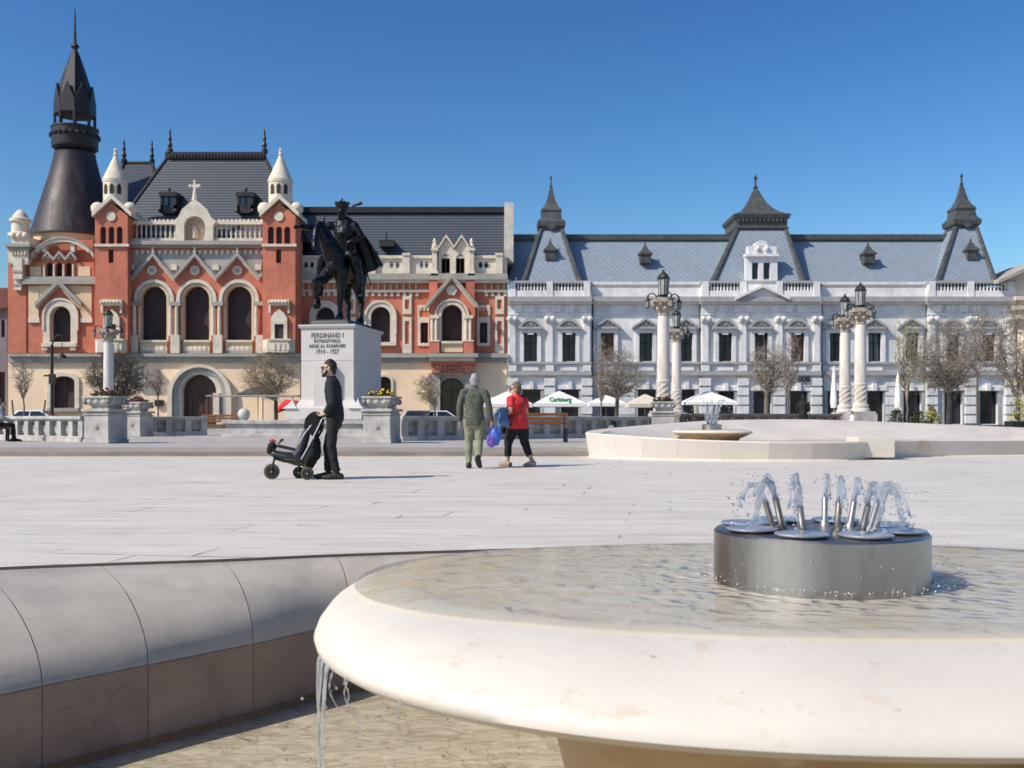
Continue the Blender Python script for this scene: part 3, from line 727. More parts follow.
up = [(128, 252)] + [(128, 273)] + zz[1:-1] + [(262, 274), (262, 252)]
CO.panel(pp(YC - .12, up), [], YC - .12, YC + .01)
for c in (131, 173.5, 215.5, 258): bx(CR, c - 3, 264.5, c + 3, 270, YC - .3, YC); 
for c in (152.5, 194.5, 237): bx(CR, c - .9, 247, c + .9, 253, YC - .5, YC)
for k in range(24):
    c = 131 + k * 5.7
    CR.panel(pp(YC - .25, [(c - 2.2, 250.4), (c + 2.2, 250.4), (c, 255.5)][::-1]), [], YC - .25, YC)
bx(W_, 128, 246.5, 262, 250.5, YC - .15, YC + .1)
bx(CO, 128, 240.5, 262, 244.5, YC - .75, YC + .8); bx(CO, 128, 244.5, 262, 247.5, YC - .45, YC + .8)
# attic balustrade with its ornate arch
balus(CR, 129, 177, 224, 238.4, YC + .1, 10, .1); balus(CR, 214, 262, 224, 238.4, YC + .1, 10, .1)
for a, b in ((128, 178), (213, 263)):
    bx(CR, a, 221, b, 224.2, YC - .12, YC + .5); bx(CR, a, 238.2, b, 240.6, YC - .1, YC + .5)
    for k in range(12): CR.ball((wx(a + 2 + k * (b - a - 4) / 11, YC), YC + .15, wz(220.6, YC)), .16, 8)
og = [(176, 241), (176, 226), (173, 221), (178, 217), (182, 209), (189, 203), (194.4, 199), (199.8, 203), (206.8, 209), (211, 217), (216, 221), (213, 226), (213, 241)]
CR.panel(pp(YC - .35, og), [pp(YC - .35, arch(194.5, 10.5, 216, 240.4, 14))], YC - .35, YC + .7, back=True)
CR.tube([(wx(194.5, YC), YC + .1, wz(200, YC)), (wx(194.5, YC), YC + .1, wz(190, YC))], [.3, .14], 8)
bx(CR, 193.3, 182, 195.7, 192, YC, YC + .2); bx(CR, 190.6, 184.6, 198.4, 187.4, YC + .01, YC + .19)
for a, b in ((190, 186), (199, 186), (194.5, 181.5)): CR.ball((wx(a, YC), YC + .1, wz(b, YC)), .17, 8)
rl = MB(); rl.panel(pp(YC + .35, arch(194.5, 10.5, 216, 241, 14)), [], YC + .35, YC + .5)
rl.tube([(wx(194.5, YC), YC + .3, wz(238, YC)), (wx(194, YC), YC + .3, wz(226, YC)), (wx(195, YC), YC + .3, wz(221, YC))], [.35, .3, .16], 8, ref=(1, 0, 0))
for k in range(16): rl.ball((wx(194.5 + random.uniform(-8.5, 8.5), YC), YC + .33, wz(random.uniform(224, 239), YC)), random.uniform(.12, .26), 7, sy=.5)
rl.build('relief_panel', M['relief'], red)
# -- square turrets
def turret(cx, name, dxc=1.5):
    YT = 88.7; a, b = cx - 16.3, cx + 16.3
    t = MB()
    hs_ = [pp(YT, arch(cx + d, 3.0, 226.5, 244, 8)) for d in (-8.2, 0, 8.2)] + [pp(YT, rect(cx - 3, 249.5, cx + 2.2, 263))]
    t.panel(pp(YT, [(a, 353.4), (b, 353.4), (b, 216), (cx, 203), (a, 216)]), hs_, YT, YT + .35)
    t.panel(pp(YT, [(a, 353.4), (b, 353.4), (b, 216), (cx, 203), (a, 216)]), [], YT + .36, YT + 3.0, back=True)
    tw = t.build(name, M['red'], red)
    c = MB()
    c.panel(pp(YT - .4, [(a - 3.4, 216.5), (cx, 198.5), (b + 3.4, 216.5), (b + 3.4, 212), (cx, 194), (a - 3.4, 212)]), [], YT - .4, YT + 3.2, back=True)
    for d, e in ((a, -1), (b, 1)): c.ball((wx(d, YT), YT + .6, wz(207.5, YT)), .62, 10)
    bx(c, a - 1, 243.8, b + 1, 246.4, YT - .2, YT + .05)
    c.tube([(wx(cx, YT), YT - .1, wz(216.5, YT)), (wx(cx, YT), YT, wz(216.5, YT))], .42, 14)
    X0, Y0 = wx(cx + dxc, YT + 1.5), YT + 1.5; z0 = wz(207, Y0); s = Y0 / 1000
    c.lathe([(11.6 * s, 0), (11.6 * s, 23 * s), (12.2 * s, 23.6 * s), (12.4 * s, 26 * s), (11.7 * s, 26.4 * s)], (X0, Y0, z0), 24)
    c.lathe([(12.4 * s, 26.2 * s), (9.0 * s, 34 * s), (5.0 * s, 43 * s), (2.2 * s, 49.5 * s), (1.7 * s, 51 * s), (2.6 * s, 52 * s), (1.4 * s, 54 * s), (1.2 * s, 55.5 * s), (2 * s, 57 * s), (0, 59 * s)], (X0, Y0, z0), 24)
    c.build('stone_cap', M['cream'], tw, smooth=40)
    d = MB()
    for q in (-2.1, -1.5, -.9): 
        an = q; d.panel([(x, z) for x, z in [(-.18, 0), (.18, 0), (.18, .7), (0, .95), (-.18, .7)]], [], -.03, .1)
        k = len(d.v) - 15
        Mx = Matrix.Translation((X0 + (11.6 * s) * math.cos(an), Y0 + (11.6 * s) * math.sin(an), z0 + 1.0)) @ Matrix.Rotation(an + math.pi / 2, 4, 'Z')
        for i in range(k, len(d.v)): d.v[i] = Mx @ d.v[i]
    bx(d, cx - 3, 249.5, cx + 2.2, 263, YT + .25, YT + .355)
    for e in (-8.2, 0, 8.2): d.panel(pp(YT, arch(cx + e, 3.0, 226.5, 244, 8)), [], YT + .3, YT + .352)
    d.build('opening', M['pane'], tw)
    w_ = MB()                                      # carved window and its balcony
    w_.panel(pp(YT - .25, [(cx - 8, 341), (cx - 8, 318), (cx - 5, 313), (cx, 309), (cx + 5, 313), (cx + 8, 318), (cx + 8, 341)][::-1]), [pp(YT - .25, rect(cx - 4.6, 324, cx + 4.6, 340.6))], YT - .25, YT + .05)
    bx(w_, cx - 10, 299.5, cx + 10, 305.5, YT - .4, YT + .05)
    for k in range(6): w_.ball((wx(cx - 8 + k * 3.2, YT), YT - .42, wz(302.5, YT)), .17, 7)
    for e in (-9.5, 9.5): bx(w_, cx + e - 1, 305.5, cx + e + 1, 313, YT - .2, YT + .02)
    px_ = [(cx - 16, 0.0), (cx - 10, -.9), (cx + 11, -.9), (cx + 16, 0.0)]
    for k in range(3):
        (a0, y0), (a1, y1) = px_[k], px_[k + 1]
        p0, p1 = Vector((wx(a0, YT), YT + y0, 0)), Vector((wx(a1, YT), YT + y1, 0))
        nrm = Vector((p1.y - p0.y, -(p1.x - p0.x), 0)).normalized() * .12
        z0_, z1_ = wz(353, YT), wz(340, YT)
        w_.v.extend([p0 + Vector((0, 0, z0_)), p1 + Vector((0, 0, z0_)), p1 + Vector((0, 0, z1_)), p0 + Vector((0, 0, z1_)), p0 - nrm + Vector((0, 0, z0_)), p1 - nrm + Vector((0, 0, z0_)), p1 - nrm + Vector((0, 0, z1_)), p0 - nrm + Vector((0, 0, z1_))])
        i = len(w_.v) - 8
        for q in ((0, 1, 2, 3), (5, 4, 7, 6), (3, 2, 6, 7), (0, 3, 7, 4), (1, 5, 6, 2)): w_.f.append(tuple(i + e for e in q))
    bx(w_, cx - 10.5, 338.6, cx + 11.5, 340.3, YT - 1.0, YT)
    for e in (-6, -1, 4, 8): bx(w_, cx + e, 343.5, cx + e + 2.2, 350, YT - .96, YT - .88)
    w_.build('balcony', M['cream'], tw)
    MB().box(wx(cx - 4.6, YT), wx(cx + 4.6, YT), YT - .06, YT - .02, wz(341, YT), wz(324, YT)).build('balcony_door', M['pane'], tw)
turret(111.3, 'turret', 4.2); turret(279, 'turret')
# -- wing on the right
YW = 92.0
zt = (295, 507)
wins = [(325, 9.5, 307, 342), (380.3, 9.8, 306.5, 342)]
holes = [pp(YW, arch(*w0)) for w0 in wins] + [pp(YW, rect(420.5, 322.5, 428, 343)), pp(YW, rect(479.5, 322.5, 487.5, 343))]
W_.panel(pp(YW, [(zt[0], 353), (zt[1], 353), (zt[1], 283), (zt[0], 283)]), holes, YW, YW + .7)
W_.panel(pp(YW + .7, [(zt[0], 353), (zt[1], 353), (zt[1], 274), (zt[0], 274)]), [], YW + .75, YW + 13, back=True)
for w0 in wins:
    arched_window(red, YW, *w0, depth=.62, mull=False)
    cx, hw, tp, bt = w0
    CR.panel(pp(YW - .2, arch(cx, hw + 6, tp - 6.2, bt + 3)), [pp(YW - .2, arch(cx, hw, tp, bt))], YW - .2, YW + .6)
    CR.panel(pp(YW - .3, arch(cx, hw + 6.4, tp - 6.6, bt - 8)), [pp(YW - .3, arch(cx, hw + 4.3, tp - 4.4, bt - 7))], YW - .3, YW - .1)
    bx(CR, cx - hw - 6, bt, cx + hw + 6, bt + 3.5, YW - .45, YW + .1)
for a in (424.2, 483.5):
    arched_window(red, YW, a, 3.8, 322.5, 343, depth=.45, k=0)
    CR.panel(pp(YW - .12, rect(a - 6.5, 305, a + 6.5, 346)), [pp(YW - .12, rect(a - 3.9, 322.5, a + 3.9, 343)), pp(YW - .12, rect(a - 4.8, 308, a + 4.8, 317))], YW - .12, YW + .4)
    for k in range(3): bx(CR, a - 4.5 + k * 3.6, 308, a - 2.6 + k * 3.6, 310.5, YW - .1, YW + .1)
for a in (351, 407, 499.5):
    CR.panel(pp(YW - .16, rect(a - 4.5, 296, a + 4.5, 314)), [pp(YW - .16, rect(a - 2.2, 299.5, a + 2.2, 309))], YW - .16, YW + .02)
    CR.panel(pp(YW - .16, rect(a - 4.5, 317, a + 4.5, 353)), [pp(YW - .16, rect(a - 2.2, 321, a + 2.2, 344))], YW - .16, YW + .02)
for k in range(33):
    a = 302 + k * 6.3
    if 421 < a < 482: continue
    bx(CR, a, 291.5, a + 3.2, 296, YW - .16, YW + .02); bx(CO, a, 284.5, a + 4.4, 289, YW - .5, YW - .12) if False else bx(M_ := CR, a + .2, 283.5, a + 1.0, 289.5, YW - .3, YW)
bx(CR, zt[0], 289.5, zt[1] + .5, 291.8, YW - .3, YW + .1)
bx(CO, zt[0], 273.5, zt[1] + .5, 279.5, YW - .8, YW + .8); bx(CR, zt[0], 279.5, zt[1] + .5, 282.6, YW - .6, YW + .8); bx(W_, zt[0], 282.5, zt[1], 290, YW - .1, YW + .5)
ro = [pp(YW, [(c + 2.0 * math.cos(t), 264.8 + 3.4 * math.sin(t)) for t in [2 * math.pi * q / 10 for q in range(10)]]) for c in (305.8, 311.8, 381.5, 391.5, 397.5, 421.5, 427 - .5, 480.5, 486.3)]
CR.panel(pp(YW, [(zt[0], 274), (zt[1], 274), (zt[1], 257), (zt[0], 257)]), ro, YW, YW + .5, back=True)
for a in (416 - 10, 372, 360, 340, 499): bx(CR, a - 3.6, 253.5, a + 3.6, 273.4, YW - .3, YW + .55); bx(CR, a - 4, 253, a + 4, 255.2, YW - .4, YW + .6)
bx(CR, zt[0], 255.4, zt[1], 258.2, YW - .2, YW + .6)
# twin gabled dormer and the gabled bay below it
YB = YW - 1.1
sh = [(438.5, 275), (438.5, 250), (446.3, 238.3), (454, 250.5), (461.7, 238.3), (469.5, 250), (469.5, 275)]
CR.panel(pp(YW - .3, sh[::-1]), [pp(YW - .3, arch(445.6, 4.4, 254, 273.4, 8)), pp(YW - .3, arch(460.2, 4.4, 254, 273.4, 8))], YW - .3, YW + .35)
CR.panel(pp(YW - .3, [(436, 253), (446.3, 237.5), (454, 249), (461.7, 237.5), (472, 253), (472, 250.6), (461.7, 234.8), (454, 246.4), (446.3, 234.8), (436, 250.6)]), [], YW - .6, YW + 3, back=True)
for a in (445.6, 460.2): arched_window(red, YW - .3, a, 4.4, 254, 273.4, depth=.3, pane='pane_blue')
for a in (434.5, 471.5):
    bx(CR, a - 2.4, 250, a + 2.4, 275, YW - .6, YW + .4); bx(CR, a - 3.4, 247.8, a + 3.4, 250.4, YW - .75, YW + .5); bx(CR, a - 3.6, 271, a + 3.6, 275.5, YW - .8, YW + .5)
    CR.lathe([(.22, 0), (.26, .2), (.12, .45), (.17, .6), (.1, .8), (0, .95)], (wx(a, YW), YW, wz(248, YW)), 10)
W_.panel(pp(YB, [(429, 353), (475, 353), (475, 301), (451.7, 276), (429, 301)]), [pp(YB, arch(451.7, 10.4, 304.5, 341, 14))], YB, YB + 1.05)
band(CO, [(425.5, 304), (451.7, 273.5), (478, 304)], 4.6, YB - .55, YB + .02); band(CR, [(428, 306), (451.7, 278.5), (475.5, 306)], 1.6, YB - .3, YB + .01)
bx(W_, 429, 278, 437.5, 299, YB + .4, YW); bx(W_, 466, 278, 474.5, 299, YB + .4, YW)
arched_window(red, YB, 451.7, 10.4, 304.5, 341, depth=.9, mull=False)
CR.panel(pp(YB - .2, arch(451.7, 17.2, 298.6, 316, 18)), [pp(YB - .2, arch(451.7, 15.2, 300.6, 317, 18))], YB - .2, YB)
CR.panel(pp(YB - .1, arch(451.7, 14, 301.4, 341, 18)), [pp(YB - .1, arch(451.7, 10.4, 304.5, 342, 18))], YB - .1, YB + .8)
CR.tube([(wx(451.7, YB), YB - .2, wz(290.5, YB)), (wx(451.7, YB), YB, wz(290.5, YB))], .5, 6)
for a in (432.5, 436.6, 466.4, 470.5): CR.tube([(wx(a, YB), YB - .3, wz(341, YB)), (wx(a, YB), YB - .3, wz(318, YB))], .15, 9)
for a in (434.5, 468.5): bx(CR, a - 4.6, 315, a + 4.6, 318.4, YB - .5, YB); bx(W_, a - 4.8, 340, a + 4.8, 353, YB - .55, YB); bx(CR, a - 5, 340, a + 5, 341.6, YB - .6, YB)
bx(CR, 441, 341, 463, 343.4, YB - .5, YB); bx(PC, 441, 343.4, 463, 352, YB - .3, YB + .1)
bx(CO, 425, 353.2, 478, 357, YB - .7, YW); bx(CO, zt[0], 353.2, zt[1] + .5, 357.5, YW - .55, YW + .9); bx(CO, zt[0], 357.5, zt[1] + .2, 362.4, YW - .22, YW + .9)
bx(CR, 429, 357, 475, 361, YB - .35, YW)
# corbelled brick arches under the bay, ochre ground storey
OC.panel(pp(YW, [(zt[0], 425), (zt[1], 425), (zt[1], 362), (zt[0], 362)]), [pp(YW, arch(451.7, 12, 378, 426, 12, .8)), pp(YW, arch(384, 7, 376.5, 426, 12, .8))], YW, YW + .9)
OC.box(wx(zt[0], YW), wx(zt[1], YW), YW + .95, YW + 13, 0, wz(362.5, YW))
bx(W_, 429.5, 361, 475.5, 364, YB - .1, YW); bx(W_, 431.5, 364, 441, 372.5, YB + .2, YW); bx(W_, 464, 364, 474, 372.5, YB + .2, YW)
for k in range(3):
    rr_ = 16.5 - k * 2.0
    W_.panel(pp(YB + .15 + k * .2, [(452 - rr_, 364 + k * 3.3), (452 + rr_, 364 + k * 3.3), (452 + rr_, 367.4 + k * 3.3)] + [(452 + rr_ * (1 - q / 5), 367.4 + k * 3.3 - 1.6 * math.sin(math.pi * q / 10)) for q in range(1, 10)] + [(452 - rr_, 367.4 + k * 3.3)]), [], YB + .15 + k * .2, YW)
    for q in range(9): bx(CR, 452 - rr_ + 1 + q * (2 * rr_ - 3) / 8, 366.6 + k * 3.3, 452 - rr_ + 2.2 + q * (2 * rr_ - 3) / 8, 367.6 + k * 3.3, YB + .13 + k * .2, YB + .3 + k * .2)
bx(CO, 429.5, 372.4, 440, 425, YB + .5, YW); bx(CO, 465, 372.4, 475, 425, YB + .5, YW)
CO.panel(pp(YW - .2, arch(451.7, 14.5, 375, 425, 12, .8)), [pp(YW - .2, arch(451.7, 12, 378, 426, 12, .8))], YW - .2, YW + .5)
CR.panel(pp(YW - .15, arch(384, 9.3, 374, 425, 12, .8)), [pp(YW - .15, arch(384, 7, 376.5, 426, 12, .8))], YW - .15, YW + .4)
M['pane_green'] = mat('glass with painted tree reflections', (.028, .034, .02), .15, .6, 1.2, spec=.6)  # mottled green in the colour stands for reflected trees
arched_window(red, YW, 451.7, 12, 378, 425, depth=.7, k=.8, pane='pane_green'); arched_window(red, YW, 384, 7, 376.5, 425, depth=.6, k=.8)
W_.build('wall', M['red'], red); CR.build('stone_trim', M['cream'], red, smooth=30); CO.build('cornice', M['cornice'], red); OC.build('ground_storey', M['ochre'], red); PC.build('plaster_panel', M['panelcream'], red)
# -- roofs
def hip(mb, e, r, Ye, Yr, Yb, ze, zr):
    """hip roof: eave px e0..e1 at Ye, ridge px r0..r1 at Yr, rear eave at Yb"""
    a, b = wx(e[0], Ye), wx(e[1], Ye); c, d = wx(r[0], Yr), wx(r[1], Yr); z0, z1 = wz(ze, Ye), wz(zr, Yr)
    i = mb._add([(a, Ye, z0), (b, Ye, z0), (b, Yb, z0), (a, Yb, z0), (c, Yr, z1), (d, Yr, z1)])
    for q in ((0, 1, 5, 4), (1, 2, 5), (2, 3, 4, 5), (3, 0, 4)): mb.f.append(tuple(i + k for k in q))
    return [Vector(mb.v[i + k]) for k in range(6)]
def finial(mb, p, h, r):
    mb.lathe([(r, 0), (r, .12 * h), (r * .45, .2 * h), (r * .8, .3 * h), (r * .4, .45 * h), (r * .55, .55 * h), (r * .28, .7 * h), (r * .35, .8 * h), (0, h)], p, 8)
L_ = MB(); S_ = MB()
E = hip(S_, (106, 308), (167, 265), 91.0, 97, 103, 241, 158)
for a, b in ((0, 4), (1, 5)): L_.tube([E[a], E[b]], .16, 6)
L_.panel(pp(97, rect(166, 152.5, 266, 159.5)), [], 96.75, 97.25, back=True)
for k in range(30): L_.box(wx(168 + k * 3.25, 96.6), wx(169.6 + k * 3.25, 96.6), 96.62, 96.75, wz(158, 96.6), wz(154, 96.6))
for a in (170, 264.5): finial(L_, (wx(a, 97), 97, wz(153, 97)), 2.5, .32)
for a in (168.2, 245):                                # roof dormers
    Yd = 92.3; x = wx(a, Yd); z0 = wz(213, Yd); z1 = wz(192, Yd); hw = .72
    L_.box(x - hw, x - hw + .22, Yd, Yd + 3, z0, z1); L_.box(x + hw - .22, x + hw, Yd, Yd + 3, z0, z1); L_.box(x - hw, x + hw, Yd, Yd + .3, z0, z0 + .75); L_.box(x - hw - .1, x + hw + .1, Yd - .12, Yd + 3.4, z1 - .4, z1)
    L_.box(x - .06, x + .06, Yd, Yd + .2, z0 + .7, z1 - .3); L_.ball((x, Yd + .3, z1 + .35), .16, 8); L_.lathe([(.3, 0), (.06, .2), (.05, .4)], (x, Yd + .3, z1 - .02), 8)
    for e in (-1, 1): L_.ball((x + e * .72, Yd - .05, z0 + .2), .2, 8)
    f = MB(); f.box(x - hw + .2, x + hw - .2, Yd + .2, Yd + .26, z0 + .7, z1 - .38); f.build('dormer_window', M['pane_blue'], red)
E = hip(S_, (100, 168), (124, 152), 96.5, 103, 108, 222, 163)
for a, b in ((0, 4), (1, 5), (4, 5)): L_.tube([E[a], E[b]], .2, 6)
finial(L_, E[4], 2.6, .34); finial(L_, E[5], 2.5, .3)
# long roof of the wing, with its gable parapet
i = S_._add([(wx(288, 92.7), 92.7, wz(274, 92.7)), (wx(506, 92.7), 92.7, wz(274, 92.7)), (wx(506, 98), 98, wz(212, 98)), (wx(288, 98), 98, wz(212, 98)), (wx(288, 98), 103.5, wz(257, 93)), (wx(506, 98), 103.5, wz(257, 93))])
for q in ((0, 1, 2, 3), (3, 2, 5, 4)): S_.f.append(tuple(i + k for k in q))
L_.box(wx(288, 98), wx(505, 98), 97.85, 98.25, wz(212.5, 98), wz(207, 98)); L_.box(wx(288, 97.7), wx(505, 97.7), 97.55, 97.86, wz(212.8, 97.7), wz(209.6, 97.7))
x0, x1 = wx(504, 92.5), wx(513.5, 92.5)
GP = MB(); prof = [(92.3, wz(262, 92)), (92.6, wz(248, 92)), (94.6, wz(226, 95)), (96.6, wz(209, 97)), (97.3, wz(204, 98)), (98.5, wz(204, 98)), (99.2, wz(209, 98)), (104, wz(258, 93)), (104, wz(262, 92))]
i = GP._add([(x0, a, b) for a, b in prof] + [(x1, a, b) for a, b in prof]); n_ = len(prof)
GP.f.append(tuple(i + k for k in range(n_))); GP.f.append(tuple(i + n_ + k for k in reversed(range(n_))))
for k in range(n_): GP.f.append((i + k, i + n_ + k, i + n_ + (k + 1) % n_, i + (k + 1) % n_))
GP.build('gable_parapet', M['cornice'], red)
x, Y = wx(387, 94.2), 94.2; L_.box(x - .7, x + .7, Y - .35, Y + 1.6, wz(247, Y), wz(240.5, Y)); L_.tube([(x - .1, Y, wz(243, Y)), (x + .0, Y - .2, wz(233, Y))], .07, 5)
L_.tube([(wx(352, 98), 98, wz(206, 98)), (wx(362, 98), 98, wz(202.5, 98))], [.1, .22], 6)
S_.build('slate_roof', M['slate'], red); L_.build('roof_ironwork', M['lead'], red)
# -- dark copper spire
sx_, sy_ = wx(75, 96.5), 96.5; s = sy_ / 1000
def zp(py): return wz(py, sy_)
def zq(r, py): return wz(py, sy_ - r * s)
sp = MB()
sp.lathe([(43.5 * s, zq(43, 232)), (43.5 * s, zq(43, 230.5)), (42 * s, zq(42, 230)), (40 * s, zq(40, 223)), (36 * s, zq(36, 210)), (29.5 * s, zq(29, 188)), (24 * s, zq(24, 170)), (19.6 * s, zq(20, 152)), (19.6 * s, zq(20, 149))], (sx_, sy_, 0), 40)
sp_o = sp.build('spire', M['copper'], red, smooth=35)
gl_ = MB(); gl_.lathe([(19 * s, zp(151)), (21.5 * s, zp(149)), (22 * s, zp(147)), (22 * s, zp(131)), (22.6 * s, zp(130.5)), (22.6 * s, zp(128.8)), (21.4 * s, zp(128.8)), (21.2 * s, zp(140)), (0, zp(140))], (sx_, sy_, 0), 24)
for k in range(24):
    a = 2 * math.pi * k / 24; gl_.ball((sx_ + 22.1 * s * math.cos(a), sy_ + 22.1 * s * math.sin(a), zp(137)), .22, 7)
gl_.build('gallery', M['lead'], sp_o, smooth=30)
lt = MB()
for k in range(8):
    a = 2 * math.pi * (k + .5) / 8; p = Vector((sx_ + 18.3 * s * math.cos(a), sy_ + 18.3 * s * math.sin(a), 0))
    lt.tube([p + Vector((0, 0, zp(141))), p + Vector((0, 0, zp(114)))], .15, 7)
    a2 = 2 * math.pi * (k + 1) / 8; q = Vector((sx_ + 17 * s * math.cos(a2), sy_ + 17 * s * math.sin(a2), 0))
    Mx = Matrix.Translation(q) @ Matrix.Rotation(a2 + math.pi / 2, 4, 'Z')
    hw = 17.4 * s * math.tan(math.pi / 8); t0 = len(lt.v)
    lt.panel([(-hw, zp(118)), (-hw, zp(104)), (0, zp(88)), (hw, zp(104)), (hw, zp(118))][::-1], [[(hw * .72 * math.cos(t), zp(113.5) + hw * .9 * math.sin(t)) for t in [math.pi * e / 8 for e in range(9)]] + [(-hw * .72, zp(118.3)), (hw * .72, zp(118.3))]], -.12, .12, back=True) if False else lt.panel([(-hw, zp(112)), (-hw, zp(104)), (0, zp(87)), (hw, zp(104)), (hw, zp(112))][::-1], [], -.12, .12, back=True)
    for e in (-1, 1): lt.panel([(e * hw, zp(119)), (e * hw, zp(111.8)), (e * hw * .2, zp(111.8)), (e * hw * .7, zp(114.5))], [], -.1, .1, back=True)
    for i in range(t0, len(lt.v)): lt.v[i] = Mx @ lt.v[i]
lt.lathe([(19.4 * s, zp(116)), (19.6 * s, zp(114)), (18.8 * s, zp(104)), (17.4 * s, zp(96)), (14 * s, zp(84)), (9 * s, zp(68)), (4.5 * s, zp(55)), (2.2 * s, zp(50)), (2.6 * s, zp(48.5)), (4.2 * s, zp(47)), (3.6 * s, zp(45)), (1.6 * s, zp(43)), (1.3 * s, zp(36)), (.5 * s, zp(10)), (0, zp(7))], (sx_, sy_, 0), 8, rot=math.pi / 8)
lt.build('lantern', M['lead'], sp_o)
MB().lathe([(41 * s, zq(42, 255)), (41 * s, zq(42, 233)), (42 * s, zq(42, 232)), (42 * s, zq(42, 231.5))], (sx_, sy_, 0), 32).build('tower_drum', M['panelcream'], red, smooth=30)
# ------------------------------------------------------------------ pale blue-grey palace
M['pale'] = mat('pale blue grey stucco', (.74, .73, .72), .88, .12, .8, stain=((.50, .495, .49), .6, .42, .72, (1, 1, .4)))
M['white'] = mat('white painted trim', (.72, .70, .68), .8, .12, 1.2, stain=((.47, .46, .45), 1.1, .52, .74, (1, 1, .3)))
M['greytrim'] = mat('grey weathered cornice', (.36, .355, .345), .85, .15, 1.2)
M['zinc'] = banded('zinc diamond sheets', (.265, .315, .36), (.195, .235, .275), .40, (.74, 0, .67), .2, .42, .15, .45, .10)
M['zincdark'] = mat('dark zinc ribs', (.085, .09, .088), .5, .3, 2, metal=.2)
M['pane_dark'] = mat('dark glass with reflections', (.018, .021, .027), .12, .5, .8, spec=.5)
M['pane_curtain'] = mat('window with brown curtain', (.13, .075, .045), .4, .5, 1.6, stretch=(3, 1, .4))
YB_ = 92.5
blue = thing('blue_grey_palace', 'pale blue grey palace with zinc mansard roof, three pavilion cupolas and stucco windows', 'palace', (wx(763, YB_), YB_ + 8, 0))
Wb = MB(); Wh = MB(); Gr = MB()
wc = [530.5, 569, 607.5, 646, 686, 725.5, 761.5, 798, 836.5, 875, 912.5, 953.5, 989]
pav = (((508, 591), 0), ((701, 821), 5), ((928, 1015), 11))
def proj(c):                                  # the pavilions stand a little forward
    return any(a < c < b for (a, b), _ in pav)
XE = 1016
gh = []                                       # ground floor openings: cx, half width, top
for c in wc: gh.append((c + (1 if c < 800 else 0), 9.0 if c not in (686, 725.5) else 8, 389.5 if c < 690 else 391))
